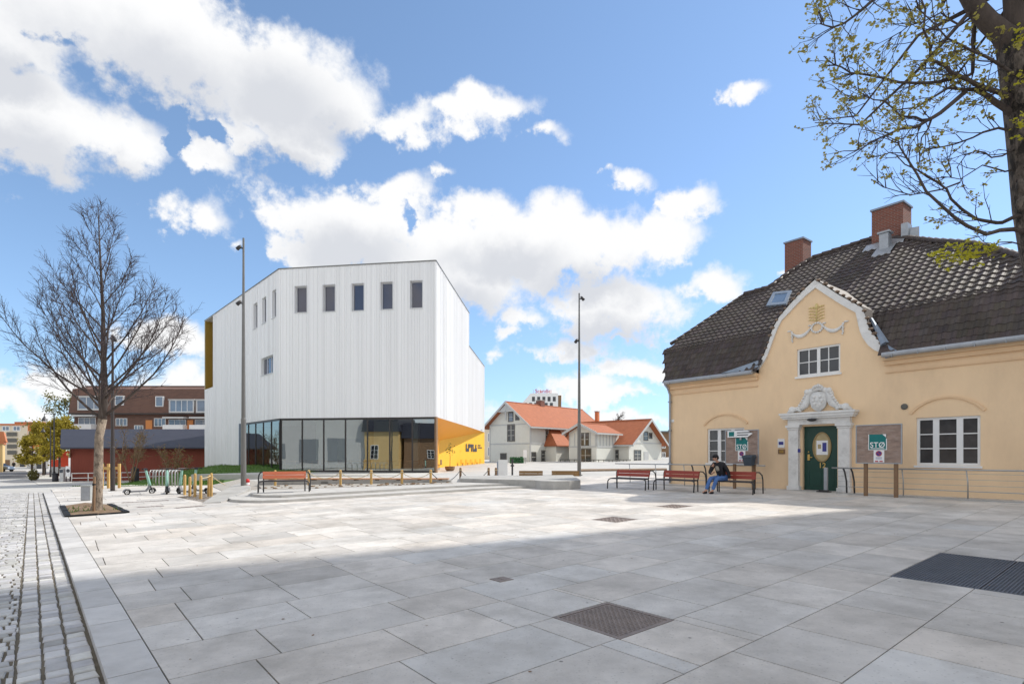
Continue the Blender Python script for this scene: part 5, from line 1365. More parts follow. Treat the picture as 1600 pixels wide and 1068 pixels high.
for k in range(60):
    t = q.random(); s = q.random()*.8; p = (Vector((*qd[0], 0)).lerp(Vector((*qd[1], 0)), t)).lerp(Vector((*qd[3], 0)).lerp(Vector((*qd[2], 0)), t), s)
    r_ = q.uniform(.02, .07); mb.ball((p.x, p.y, G(p.x, p.y)+ST_Z+.02), (r_*1.5, r_, r_*.7), 6, 4)
tag(mb.build('loose_stones', 'soil'), kind='stuff')
# rope posts along the wall, chain posts further right
def post(px, pyt, Y, dz, label, group, m='wood_post', w=.055, name='rope_post'):
    x = at(px, 0, Y).x; z0 = G(x, Y)+dz; h = at(0, pyt, Y).z-z0
    t = thing(name, label, 'post', (x, Y, z0), 0, group); mb = MB()
    mb.tube([(0, 0, -.1), (0, 0, h-.03), (0, 0, h)], [w, w, w*.4], 8); mb.build('shaft', m, t)
    mb = MB(); mb.tube([(0, 0, h-.14), (0, 0, h-.10)], w*1.35, 8); mb.build('rope_ring', 'rope', t)
    return Vector((x, Y, z0+h-.12))
RP = [430, 482.5, 532, 580, 628, 673]; nmz = ['behind the orange bench', 'just right of the orange bench', 'third along the timber seat', 'fourth along the timber seat', 'fifth along the timber seat', 'nearest the yellow entrance wall']
hp = [post(px, 734-.2*k, 24.7, ST_Z, 'wooden rope post '+nmz[k], 'wooden rope posts by the timber seat') for k, px in enumerate(RP)]
def ropes(ps, sag_, label, name='rope', m='rope', r_=.016, group=None):
    for k, (a, b) in enumerate(zip(ps, ps[1:])):
        mb = MB(); mb.tube([a.lerp(b, i/12)-Vector((0, 0, sag_*4*(i/12)*(1-i/12))) for i in range(13)], r_, 6)
        tag(mb.build(name, m, smooth=True), label[k], name, group)
ropes(hp, .26, ['sagging rope behind the orange bench', 'sagging rope right of the orange bench', 'sagging rope before the middle of the timber seat', 'sagging rope in front of the dark reflected tree', 'sagging rope ending nearest the yellow entrance wall'], group='ropes along the timber seat')
cp = [post(px, 730, 28.5, ST_Z-.05, l, 'brown chain posts', 'wood_brown', .06, 'chain_post') for px, l in ((719.5, 'brown chain post in front of the yellow wall'), (763.5, 'brown chain post between yellow wall and villa'), (775, 'brown chain post beside the white pillar'))]
ropes([hp[-1], cp[0], cp[1], cp[2]], .5, ['rope rising to the first brown chain post', 'dark chain hanging low between two brown posts', 'short dark chain beside the white pillar'], 'chain', 'dark_metal', .018, 'chains right of the timber seat')
# stakes and ropes round the soil pocket by the scooters
SK = [(288.5, 741, 773.5), (296.5, 744, 775), (304.5, 739, 776.5), (313.5, 742.5, 779.5), (330, 738.5, 775.5)]
nm2 = ['leftmost of the wooden stakes by the soil patch', 'second wooden stake from the left by the soil patch', 'middle wooden stake by the soil patch', 'tall front wooden stake by the soil patch', 'thick paired wooden stake next to the ramp edge']
sp = []
for (px, t, b), l in zip(SK, nm2):
    g_ = gp(px, b); h = at(0, t, g_.y).z-g_.z; th = thing('wooden_stake', l, 'stake', g_, 0, 'wooden stakes round the soil patch'); mb = MB()
    mb.tube([(0, 0, -.1), (.01, 0, h-.05), (.01, 0, h)], [.055, .05, .03], 8)
    if px > 325: mb.tube([(-.13, .05, -.1), (-.11, .05, h-.12), (-.11, .05, h-.08)], [.055, .05, .03], 8)
    mb.build('shaft', 'wood_post', th); sp.append(Vector((g_.x, g_.y, g_.z+h-.1)))
ropes([sp[3], sp[4], gp(352, 757, .35)], .03, ['taut rope between the two right stakes', 'rope running from the right stake to the gravel bank'], group='ropes by the soil patch')
mb = MB(); pp = [gp(*p) for p in ((908, 736), (1042, 734), (1042, 732.3), (908, 733.6))]
mb.prism([(p.x, p.y) for p in pp], lambda x, y: G(x, y)-.1, lambda x, y: G(x, y)+.07); tag(mb.build('flower_bed', 'soil'), 'long low brown earth bed in front of the villa wing', 'flower bed')
mb = MB(); q = random.Random(17)
for k in range(150):
    c_, e_ = q.uniform(1., 12.), q.uniform(-2, 12); p = PX(c_, e_)
    if (p-K0).dot(KN) < .1 or p.y < 3: continue
    s_ = q.uniform(.006, .022); a = q.uniform(0, 6.28); v1 = Vector((math.cos(a), math.sin(a)))*s_; v2 = Vector((-v1.y, v1.x))*q.uniform(.3, .8); z = G(p.x, p.y)+.0145
    mb.poly([(p.x-v1.x, p.y-v1.y, z), (p.x+v2.x, p.y+v2.y, z+.002), (p.x+v1.x, p.y+v1.y, z+.005), (p.x-v2.x, p.y-v2.y, z)])
tag(mb.build('leaf_litter', 'wood_brown'), kind='stuff')
# ------------------------------------------------------------------ benches
def bench(name, label, pl, pr, Lh, boards, seatm, group, zoff=0., hb=.78):
    d = (pr-pl); L = Lh or d.xy.length; mid = (pl+pr)/2; rot = math.atan2(d.y, d.x)
    t = thing(name, label, 'bench', (mid.x, mid.y, G(mid.x, mid.y)+zoff), rot, group); hl = L/2
    mb = MB(); r_ = .024; y = -.02
    mb.tube([(-hl, y-.06, 0), (-hl, y-.03, .33), (-hl+.04, y, .40), (-hl+.13, y+.01, .43), (hl-.13, y+.01, .43), (hl-.04, y, .40), (hl, y-.03, .33), (hl, y-.06, 0)], r_, 8); mb.build('front_frame', 'dark_metal', t, smooth=True)
    for s in (-1, 1):
        x = s*(hl-.13); mb = MB()
        mb.tube([(x+s*.17, .62, 0), (x+s*.17, .60, .50), (x+s*.15, .58, .66), (x+s*.08, .54, .75), (x, .50, hb-.02), (x-s*.02, .47, hb-.05), (x-s*.02, .42, .55), (x-s*.02, .36, .43)], r_, 8); mb.tube([(x-s*.02, .36, .43), (x-s*.02, 0, .43)], r_*.9, 8)
        mb.tube([(x-s*.02, .37, .43), (x-s*.02, .38, 0)], r_, 8); mb.build('side_frame', 'dark_metal', t, smooth=True)
    for k in range(3): mb = MB(); mb.box(-hl+.16, hl-.16, .03+.125*k, .14+.125*k, .435, .462); mb.build('seat_board', seatm, t)
    for k in range(2):
        mb = MB(); z0, z1 = .515+.135*k, .64+.135*k; y0 = .37+.035*k
        i = mb.add([(x, y0+dy+(.03 if top else 0), z1 if top else z0) for x in (-hl+.12, hl-.12) for dy in (0, .032) for top in (0, 1)])
        for f in ((0, 1, 3, 2), (4, 6, 7, 5), (0, 4, 5, 1), (2, 3, 7, 6), (1, 5, 7, 3), (0, 2, 6, 4)): mb.face([i+q for q in f])
        mb.build('back_board', boards, t)
    return t
bench('park_bench', 'orange backed bench on the curved step in front of the white building', gp(403.5, 770.5, ST_Z), gp(483, 767.5, ST_Z), 0, 'bench_orange', 'bench_seat', 'tube framed benches', ST_Z)
HB = 'tube framed benches'
bA = bench('park_bench', 'red backed bench standing alone, farthest from the house door', gp(951, 763), gp(1010, 766), 0, 'bench_red', 'bench_seat', HB)
bB = bench('park_bench', 'red backed empty bench in the middle, left of the seated man', gp(1023, 765.5), gp(1086, 769.5), 0, 'bench_red', 'bench_seat', HB)
bC = bench('park_bench', 'red backed bench with the seated man on its left end', gp(1109.5, 769.5), gp(1178, 773), 0, 'bench_red', 'bench_seat', HB)
# low round planter wall with two timber backs
pz = gp(870, 762); mb = MB()
rim = [(836, 763), (845, 764.4), (865, 765.2), (890, 764.8), (907, 763.2)]
f = [gp(*p) for p in rim]; pts = [(p.x, p.y) for p in f]+[(f[-1].x+.2, f[-1].y+5), (f[0].x-3.6, f[0].y+5.2), (f[0].x-3.4, f[0].y+2.4)]
mb.prism(pts, lambda x, y: G(x, y)-.2, lambda x, y: G(x, y)+.36); tag(mb.build('stone_planter', 'concrete'), 'low curved stone platform below the two brown benches', 'planter')
for px0, px1, l in ((811, 848, 'brown timber bench left of the right lamp post'), (862, 905, 'brown timber bench at the foot of the right lamp post')):
    Yb = 27.6; a, b = at(px0, 0, Yb), at(px1, 0, Yb); x = (a.x+b.x)/2; zb = G(x, Yb)+.36; L = b.x-a.x
    t = thing('timber_bench', l, 'bench', (x, Yb, zb), R(-4), 'brown timber benches')
    zt, zl = at(0, 735, Yb).z-zb, at(0, 743.5, Yb).z-zb
    for k in range(2):
        mb = MB(); zz = zl+(zt-zl)*(k*.52); mb.box(-L/2, L/2, 0, .035, zz, zz+(zt-zl)*.47); mb.build('back_board', 'bench_brown', t)
    mb = MB(); mb.box(-L/2+.05, L/2-.05, .06, .5, max(.03, zl-.12), max(.06, zl-.08)); mb.build('seat', 'bench_brown', t)
    for s in (-1, 1):
        mb = MB(); mb.tube([(s*(L/2-.25), .05, 0), (s*(L/2-.25), .05, zt-.04)], .02, 6); mb.tube([(s*(L/2-.25), .5, 0), (s*(L/2-.25), .45, zl-.1), (s*(L/2-.25), .05, zl-.1)], .02, 6); mb.build('leg', 'sign_red' if s > 0 else 'dark_metal', t)
# ------------------------------------------------------------------ lamp posts
def lamp(px, pyb, pyt, Y, r0, r1, spots, label, m, dz=0.):
    b = at(px, pyb, Y); z0 = G(b.x, b.y)+dz; h = at(0, pyt, Y).z-z0
    t = thing('lamp_post', label, 'lamp post', (b.x, b.y, z0), 0, 'slim plaza lamp posts'); mb = MB()
    mb.tube([(0, 0, -.05), (0, 0, h*.28), (0, 0, h*.285), (0, 0, h*.9), (0, 0, h)], [r0, r0*.95, r0*.8, r1, r1*.95], 12); mb.build('pole', m, t, smooth=False)
    mb = MB(); mb.tube([(0, 0, -.02), (0, 0, .03)], r0*1.7, 14); mb.build('foot_plate', m, t)
    for py, s in spots:
        z = at(0, py, Y).z-z0; mb = MB(); mb.tube([(s*r1*.8, -.02, z), (s*(r1+.12), -.06, z)], .03, 6)
        mb.tube([(s*(r1+.04), -.05, z+.10), (s*(r1+.10), -.08, z+.03), (s*(r1+.17), -.14, z-.08)], [.045, .075, .08], 10); mb.build('spotlight', 'dark_metal', t, smooth=True)
    mb = MB(); mb.box(-r0*.5, r0*.5, -r0*1.04, -r0*.7, .6, 1.1); mb.build('service_hatch', m, t)
    return t
lamp(380.5, 763, 372, 24.2, .115, .045, [(388, -1), (474, -1)], 'tall grey lamp post with two spotlights left of the white building windows', 'lamp_grey', .08)
lamp(905, 752, 458, 28.4, .10, .04, [(467, 1), (533, -1)], 'tall grey lamp post with two spotlights beside the brown benches', 'lamp_grey', .30)
lamp(176, 766, 523, 25.8, .095, .045, [(530, 1)], 'dark lamp post standing right behind the bare tree', 'lamp_dark')
def street_lamp(px, pyb, pyt, label, arm=-1):
    b = gp(px, pyb); h = at(0, pyt, b.y).z-b.z; t = thing('street_lamp', label, 'street lamp', b, 0, 'old style street lamps along the street')
    mb = MB(); k = h/7.; mb.tube([(0, 0, -.1), (0, 0, 1.*k), (0, 0, 1.05*k), (0, 0, h)], [.13*k, .12*k, .08*k, .055*k], 8); mb.build('pole', 'dark_metal', t)
    mb = MB(); L = 1.0*k*arm; mb.tube([(0, 0, h-.06), (L*.5, 0, h+.03), (L, 0, h-.03), (L, 0, h-.25*k)], .03*k, 6); mb.build('arm', 'dark_metal', t)
    mb = MB(); mb.lathe((L, 0, h-.75*k), [(.28*k, 0), (.26*k, .08*k), (.12*k, .3*k), (.06*k, .5*k)], 10); mb.build('lantern', 'dark_metal', t)
street_lamp(84.5, 752, 646, 'nearest old style street lamp beside the black bin')
street_lamp(79, 745, 666, 'middle old style street lamp in the street row'); street_lamp(70.5, 741, 669, 'farthest old style street lamp by the shop front')
# ------------------------------------------------------------------ signs, rail, bin, post in front of the house
def sframe(px, py): g_ = gp(px, py); return g_
def ps(px, py, o):
    u = (px-800)/F; s = (u*o.y-o.x)/(HS.x-u*HS.y); Y = o.y+HS.y*s; return s, H+(HOR-py)/F*Y-o.z
def signboard(label, base, x0, x1, y0, y1, legs, green, notice, group):
    o = base; t = thing('notice_board', label, 'sign', o, HROT, group)
    a, zt = ps(x0, y0, o); b, zb = ps(x1, y1, o); zt = (zt+ps(x1, y0, o)[1])/2; zb = (zb+ps(x0, y1, o)[1])/2
    mb = MB(); mb.box(a, b, -.01, .015, zb, zt); bd = mb.build('board', 'board_wood', t)
    mb = MB(); e = .03
    mb.box(a-e, b+e, -.025, .02, zt, zt+e); mb.box(a-e, b+e, -.025, .02, zb-e, zb); mb.box(a-e, a, -.025, .02, zb, zt); mb.box(b, b+e, -.025, .02, zb, zt); mb.build('board_frame', 'galv', bd)
    for l in legs:
        s, _ = ps(l, 700, o); mb = MB(); mb.box(s-.05, s+.05, .016, .10, -.3, zb+.3); mb.build('leg', 'wood_brown', t)
    ga, g1 = ps(green[0], green[2], o); gb, g0 = ps(green[1], green[3], o)
    mb = MB(); mb.box(ga, gb, -.03, -.012, g0, g1); sg = mb.build('green_plate', 'teal', t)
    mb = MB(); mb.box(ga-.02, ga, -.032, -.011, g0-.02, g1); mb.box(gb, gb+.02, -.032, -.011, g0-.02, g1-.14); mb.box(ga, gb, -.032, -.011, g0-.02, g0); mb.slab([(gb-.10, g1), (gb, g1), (gb, g1-.10)][::-1], -.034, -.031); mb.build('plate_edge', 'ink_white', sg)
    text('lettering', 'STØ', (g1-g0)*.50, 'ink_white', sg, ((ga+gb)/2, -.034, g0+(g1-g0)*.28), bold=.002, width=(gb-ga)*.86, space=1.05)
    mb = MB(); mb.box(ga+.1*(gb-ga), gb-.1*(gb-ga), -.034, -.0305, g0+.05*(g1-g0), g0+.085*(g1-g0)); mb.build('underline', 'ink_white', sg)
    na, n1 = ps(notice[0], notice[2], o); nb, n0 = ps(notice[1], notice[3], o)
    mb = MB(); mb.box(na, nb, -.025, -.012, n0, min(n1, g0-.022)); ns = mb.build('parking_notice', 'ink_white', t); n1 = min(n1, g0-.022)
    c = ((na+nb)/2, -.028, n0+(n1-n0)*.73); mb = MB(); mb.disc(c, (nb-na)*.30, 22); mb.build('blue_disc', 'ink_blue', ns)
    mb = MB(); n = 18; R1, R2 = (nb-na)*.30, (nb-na)*.24; ra = [(c[0]+R1*math.cos(6.2832*k/n), c[2]+R1*math.sin(6.2832*k/n)) for k in range(n+1)]; rb = [(c[0]+R2*math.cos(6.2832*k/n), c[2]+R2*math.sin(6.2832*k/n)) for k in range(n+1)]
    mb.band(ra, rb, -.032, -.029); mb.poly([(c[0]-R2*.8, -.031, c[2]+R2*.55), (c[0]-R2*.55, -.031, c[2]+R2*.8), (c[0]+R2*.8, -.031, c[2]-R2*.55), (c[0]+R2*.55, -.031, c[2]-R2*.8)]); mb.build('red_ring', 'ink_red', ns)
    mb = MB()
    for k in range(3): mb.box(na+.2*(nb-na), nb-.2*(nb-na), -.029, -.0255, n0+(n1-n0)*(.27+.07*k), n0+(n1-n0)*(.29+.07*k))
    mb.build('print_lines', 'ink_blue', ns)
    for k in range(2):
        mb = MB(); xx = na+(nb-na)*(.14+.42*k); mb.box(xx, xx+(nb-na)*.3, -.029, -.0255, n0+(n1-n0)*.04, n0+(n1-n0)*.14); mb.build('red_mark', 'ink_red', ns)
    return t
signboard('large weathered board on two legs right of the green door', gp(1351.5, 775), 1339, 1408, 664, 722.5, (1351.7, 1399), (1358.5, 1385, 678.5, 701.5), (1365.5, 1382, 703, 722), 'weathered notice boards')
sbl = signboard('weathered board behind the seated man, under the arrow sign', gp(1146, 763.5), 1134.5, 1184.5, 672.5, 723.5, (1146.5, 1177), (1150.5, 1168.5, 684, 703), (1153.5, 1165, 704, 720.5), 'weathered notice boards')
o = gp(1146, 763.5)
def P2(px, py): return ps(px, py, o)
a, z1 = P2(1139, 673); b, z0 = P2(1170, 682.5); tip, _ = P2(1178, 678); off = -.09
t = thing('arrow_sign', 'white arrow direction sign fixed above the left notice board', 'sign', o, HROT)
mb = MB(); zm = (z0+z1)/2; mb.slab([(a, z0), (b, z0), (tip, zm), (b, z1), (a, z1)], off-.012, off); ar = mb.build('arrow_plate', 'ink_white', t)
mb = MB(); mb.box(a+.06, a+.28, off-.016, off-.0125, z0+.04, z1-.04); mb.build('green_square', 'teal', ar)
for k in range(2): mb = MB(); mb.box(a+.40, a+(.98 if k else .86), off-.016, off-.0125, zm-.06+.09*k, zm-.025+.09*k); mb.build('small_print', 'ink_dark', ar)
mb = MB(); mb.box(a+.5, a+.56, off+.001, .0, z0-.1, z1); mb.build('bracket', 'galv', t)
x0, z1 = P2(1168, 710); x1, z0 = P2(1183, 727); yb = -.22
t = thing('litter_bin', 'dark blue grey litter bin on a post behind the bench', 'bin', o, HROT)
mb = MB(); w_ = .04; i = mb.add([(x0+w_*1.6, yb-.12, z0), (x1-w_*1.6, yb-.12, z0), (x1-w_*1.6, yb+.12, z0), (x0+w_*1.6, yb+.12, z0), (x0, yb-.16, z1-.1), (x1, yb-.16, z1-.1), (x1, yb+.14, z1-.1), (x0, yb+.14, z1-.1)])
for f in ((0, 3, 2, 1), (0, 1, 5, 4), (1, 2, 6, 5), (2, 3, 7, 6), (3, 0, 4, 7), (4, 5, 6, 7)): mb.face([i+q for q in f])
mb.build('bin_body', 'post_blue', t)
mb = MB(); i = mb.add([(x0-.02, yb-.18, z1-.1), (x1+.02, yb-.18, z1-.1), (x1+.02, yb+.15, z1-.1), (x0-.02, yb+.15, z1-.1), (x0-.01, yb-.14, z1-.03), (x1+.01, yb-.14, z1-.03), (x1+.0, yb+.13, z1), (x0, yb+.13, z1)])
for f in ((0, 3, 2, 1), (0, 1, 5, 4), (1, 2, 6, 5), (2, 3, 7, 6), (3, 0, 4, 7), (4, 5, 6, 7)): mb.face([i+q for q in f])
mb.build('bin_lid', 'post_blue', t)
mb = MB(); mb.tube([((x0+x1)/2+.03, yb+.19, -.2), ((x0+x1)/2+.03, yb+.19, z1-.15)], .035, 8); mb.build('pole', 'wood_brown', t)
# ramp edge and railings along the house
def hp_(s, n, z=0.): return (HA.x+HS.x*s+HN.x*n, HA.y+HS.y*s+HN.y*n, z)
def railing(label, s0, s1, n, posts, ends, zt, nlow, name='ramp_railing'):
    t = thing(name, label, 'railing', hp_(s0, n, G(*hp_(s0, n)[:2])), HROT, 'steel ramp railings'); L = s1-s0
    zg = lambda x: G(*hp_(s0+x, n)[:2])-G(*hp_(s0, n)[:2])
    mb = MB(); mb.tube([(0, 0, zt), (L*.5, 0, zt+zg(L*.5)), (L, 0, zt+zg(L))], .024, 8); mb.build('handrail', 'steel', t, smooth=True)
    for k in range(nlow):
        z = zt*(.30+.19*k); mb = MB(); mb.tube([(.15, .03, z), (L*.5, .03, z+zg(L*.5)), (L-.15, .03, z+zg(L))], .014 if k == 0 else .006, 6); mb.build('lower_rail', 'steel', t)
    for x in posts:
        mb = MB(); mb.tube([(x, .06, -.05), (x, .03, zt*.5), (x-.05, .02, zt*.85), (x-.09, 0, zt-.01)] if x in ends else [(x, .03, -.05+zg(x)), (x, .02, zt*.6+zg(x)), (x-.03, 0, zt-.01+zg(x))], .028 if x in ends else .017, 8); mb.build('post', 'dark_metal' if x in ends else 'steel', t, smooth=True)
    return t
nR = -.98
mb = MB(lambda x, y, z: tuple(Vector(hp_(x, y, 0))+Vector((0, 0, G(*hp_(x, y)[:2])+z))))
s_l0, s_l1 = -2.4, 5.05
mb.box(s_l0, s_l1, nR-.10, nR+.06, -.1, .035); tag(mb.build('ramp_edge', 'concrete'), 'dark stained kerb under the left railing', 'kerb')
mb = MB(lambda x, y, z: tuple(Vector(hp_(x, y, 0))+Vector((0, 0, G(*hp_(x, y)[:2])+z))))
mb.box(7.55, 15., nR-.10, nR+.06, -.1, .05); tag(mb.build('ramp_edge', 'concrete'), 'dark stained kerb under the right railing below the wide window', 'kerb')
zr = .92
railing('steel railing behind the red benches, left of the door', s_l0, s_l1, nR, [.9, 2.4, 3.9, 4.35, 4.95], (4.35, 4.95), zr, 2)
sR = lambda px: (lambda u: (u*(HA.y+HN.y*nR)-(HA.x+HN.x*nR))/(HS.x-u*HS.y))((px-800)/F)
railing('steel railing below the wide window, right of the door', sR(1300), 15., nR, [sR(1322)-sR(1300), sR(1334)-sR(1300), sR(1411)-sR(1300), sR(1512)-sR(1300), 6.2], (sR(1322)-sR(1300), sR(1334)-sR(1300)), .88, 4)
g_ = gp(1290.5, 769)
t = thing('push_button_post', 'slim grey steel post standing before the green door', 'post', g_, HROT); h = at(0, 730, g_.y).z-g_.z
mb = MB(); mb.box(-.05, .05, -.05, .05, 0, h); mb.build('shaft', 'galv', t)
mb = MB(); mb.box(-.28, .12, -.1, .14, -.02, .05); mb.box(-.22, .06, -.06, .1, .051, .09); mb.build('base_block', 'dark_metal', t)
g_ = gp(1318, 774); mb = MB(); mb.lathe((0, 0, 0), [(.17, -.02), (.16, .03), (.09, .055), (.02, .06)], 14); tag(mb.build('concrete_foot', 'pale_paving', loc=g_), 'round pale concrete foot on the ground by the railing end', 'concrete block')
# ------------------------------------------------------------------ scooters
def wheel(c, r_, parent, ax):
    mb = MB(); n = 16; prof = []
    A = [(math.cos(2*math.pi*k/n), math.sin(2*math.pi*k/n)) for k in range(n+1)]
    ra = [(c[0]+r_*a, c[2]+r_*b) for a, b in A]; rb = [(c[0]+r_*.68*a, c[2]+r_*.68*b) for a, b in A]; mb.band(ra, rb, c[1]-.03, c[1]+.03); o = mb.build('wheel', 'rubber', parent)
    i = None
    mb = MB(); 
    for k in range(5): a, b = math.cos(2*math.pi*k/5), math.sin(2*math.pi*k/5); mb.tube([(c[0], c[1], c[2]), (c[0]+r_*.69*a, c[1], c[2]+r_*.69*b)], .012, 5)
    mb.tube([(c[0], c[1]-.035, c[2]), (c[0], c[1]+.035, c[2])], .03, 8); mb.build('hub', 'steel', o)
    mb = MB(); mb.band([(c[0]+(r_+.001)*a, c[2]+(r_+.001)*b) for a, b in A], [(c[0]+(r_+.0)*a, c[2]+(r_+.0)*b) for a, b in A], c[1]-.028, c[1]+.028)
    return o
def scooter(loc, rot, label):
    t = thing('electric_scooter', label, 'scooter', loc, rot, 'mint stemmed rental scooters'); W_ = .11
    wheel((-.47, 0, W_), W_, t, 0); wheel((.47, 0, W_+.01), W_+.01, t, 0)
    mb = MB(); mb.box(-.36, .26, -.085, .085, .10, .165); mb.slab([(.24, .10), (.36, .22), (.40, .36), (.36, .37), (.30, .26), (.22, .165)], -.05, .05); mb.build('deck', 'scooter_grey', t)
    mb = MB(); A = [(math.cos(R(a)), math.sin(R(a))) for a in range(-10, 200, 15)]; mb.band([(-.47+.15*a, W_+.15*b) for a, b in A], [(-.47+.125*a, W_+.125*b) for a, b in A], -.05, .05); mb.build('rear_fender', 'scooter_grey', t)
    mb = MB(); mb.band([(.47+.155*a, W_+.01+.155*b) for a, b in A[:9]], [(.47+.13*a, W_+.01+.13*b) for a, b in A[:9]], -.04, .04); mb.tube([(.47, -.05, W_), (.40, -.04, .36)], .016, 6); mb.tube([(.47, .05, W_), (.40, .04, .36)], .016, 6); mb.build('front_fork', 'dark_metal', t)
    mb = MB(); mb.tube([(.40, 0, .34), (.36, 0, .48), (.235, 0, 1.0), (.225, 0, 1.04)], [.05, .055, .045, .03], 10); mb.build('stem', 'mint', t, smooth=True)
    mb = MB(); mb.tube([(.19, -.27, 1.06), (.22, -.12, 1.09), (.22, .12, 1.09), (.19, .27, 1.06)], .017, 7); mb.box(.17, .27, -.05, .05, 1.02, 1.08)
    hb = mb.build('handlebar', 'dark_metal', t)
    for s in (-1, 1): mb = MB(); mb.tube([(.197, s*.17, 1.075), (.19, s*.275, 1.058)], .023, 7); mb.build('grip', 'rubber', hb)
    mb = MB(); mb.tube([(-.05, -.08, .1), (-.02, -.19, .005)], .012, 5); mb.build('kickstand', 'steel', t)
    return t
g1, g2 = gp(199, 773), gp(237, 770.5); d = (g2-g1)
sc = scooter((g1+g2)/2, math.atan2(d.y, d.x), 'electric scooter parked side on, nearest the bare tree'); 
for (px, py, rot, l) in ((262, 771, R(-62), 'electric scooter with its front wheel turned to the camera'), (289, 772, R(148), 'electric scooter standing behind the leftmost wooden stakes'), (312, 770.5, R(155), 'electric scooter behind the tall front wooden stake')):
    dup(sc, gp(px, py), rot, l)
# ------------------------------------------------------------------ small things on the left
g_ = gp(137, 782); h = at(0, 759, g_.y).z-g_.z
t = thing('utility_box', 'small grey metal cabinet behind the bare tree pit', 'cabinet', g_, R(8))
mb = MB(); mb.box(-.16, .16, -.13, .13, 0, h); mb.build('cabinet_body', 'box_grey', t); mb = MB(); mb.box(-.175, .175, -.145, .145, h+.001, h+.03); mb.build('cabinet_lid', 'box_grey', t); mb = MB(); mb.box(-.14, .14, -.138, -.131, .05, h-.04); mb.build('cabinet_door', 'galv', t)
def bin_(px, pyb, pyt, rpx, label, dome=True):
    g_ = gp(px, pyb); k = g_.y/F; h = (pyb-pyt)*k; r_ = rpx*k; t = thing('waste_bin', label, 'bin', g_, 0, 'dark round waste bins')
    mb = MB(); mb.lathe((0, 0, 0), [(r_*.9, 0), (r_, .05), (r_, h*.8)], 16); mb.build('bin_body', 'bin_dark', t, smooth=True)
    mb = MB(); mb.lathe((0, 0, h*.8), [(r_*1.06, .002), (r_*1.06, h*.06), (r_*.8, h*.12)], 16); 
    if dome: mb.lathe((0, 0, h*.9), [(r_*.35, 0), (r_*.3, h*.12)], 10)
    mb.build('bin_lid', 'bin_dark', t, smooth=True)
bin_(211, 752, 729, 5.5, 'dark round waste bin at the railing left of the bike racks'); bin_(254, 748, 729.5, 6, 'dark round waste bin between the railing and bike racks')
bin_(86.5, 752, 737.5, 4, 'black street bin at the foot of the nearest street lamp', False)
# bike rack hoops
for k in range(9):
    px = 238.5+k*5.0; g_ = gp(px, 757.5+.25*k); h = .86; t = thing('bike_hoop', 'pale steel bike hoop, one of nine in a row by the lawn', 'bike rack', g_, R(10), 'pale bike hoops by the lawn')
    mb = MB(); mb.tube([(0, -.35, -.02), (0, -.35, h-.12), (0, -.25, h), (0, .25, h), (0, .35, h-.12), (0, .35, -.02)], .022, 7); mb.build('hoop', 'steel', t, smooth=True)
    mb = MB(); mb.box(-.05, .05, -.42, -.28, -.01, .012); mb.box(-.05, .05, .28, .42, -.01, .012); mb.build('foot_plates', 'steel', t)
# timber tree guard behind the tree
g_ = gp(173, 763); h = at(0, 724, g_.y).z-g_.z; t = thing('timber_guard', 'square timber tree guard frame behind the bare tree', 'frame', g_, R(6)); w_ = 8*g_.y/F
for sx_ in (-1, 1):
    for sy_ in (-1, 1): mb = MB(); mb.box(sx_*w_-.05, sx_*w_+.05, sy_*w_-.05, sy_*w_+.05, -.1, h); mb.build('post', 'wood_post', t)
for sy_ in (-1, 1): mb = MB(); mb.box(-w_+.051, w_-.051, sy_*w_-.02, sy_*w_+.02, h-.3, h-.16); mb.build('crossbar', 'wood_post', t)
# white railing in front of the barn
a, b = gp(113, 752), gp(318, 746); ra_ = Vector((a.x, 60.5, 0)); Lr = abs(at(318, 0, 60.5).x-at(112, 0, 60.5).x); x0 = at(112, 0, 60.5).x
t = thing('white_railing', 'long white tubular railing in front of the red barn', 'railing', (x0, 60.5, G(x0, 60.5)-.1))
zt = 1.05
for z in (zt, zt*.5):
    mb = MB(); mb.tube([(0, 0, z), (Lr*.5, 0, z+.12), (Lr, 0, z+.4)], .045, 6); mb.build('rail', 'pale_grey_wall', t)
for k in range(9): mb = MB(); mb.tube([(Lr*k/8, 0, -.4), (Lr*k/8, 0, zt+.4*(k/8)**1.6)], .04, 6); mb.build('post', 'pale_grey_wall', t)
g_ = gp(133.5, 750.5); t = thing('yellow_post', 'short yellow marker post in front of the red barn', 'post', g_); mb = MB(); mb.tube([(0, 0, 0), (0, 0, .85)], .09, 8); mb.build('shaft', 'ochre_wall', t); mb = MB(); mb.tube([(0, 0, .86), (0, 0, .93)], .095, 8); mb.build('cap', 'ink_white', t)
# street furniture at the barn end: meter and info panel
g_ = gp(97.5, 752); t = thing('ticket_machine', 'pale ticket machine beside the barn corner', 'ticket machine', g_); k = g_.y/F
mb = MB(); mb.box(-3*k, 3*k, -.15, .15, 0, 20*k); mb.build('machine_body', 'pale_grey_wall', t); mb = MB(); mb.box(-2.5*k, 2.5*k, -.17, -.151, 14*k, 19*k); mb.build('screen', 'post_blue', t)
g_ = gp(106, 752); t = thing('info_panel', 'white info panel with dark round mark beside the barn corner', 'sign', g_); mb = MB(); mb.box(-3.5*k, 3.5*k, 0, .08, 8*k, 24*k); mb.build('panel', 'ink_white', t)
for s in (-1, 1): mb = MB(); mb.box(s*3*k-.04, s*3*k+.04, 0.01, .07, 0, 8*k); mb.build('leg', 'dark_metal', t)
mb = MB(); mb.disc((.2*k, -.01, 17*k), 2.8*k, 16); mb.build('round_mark', 'ink_dark', t)
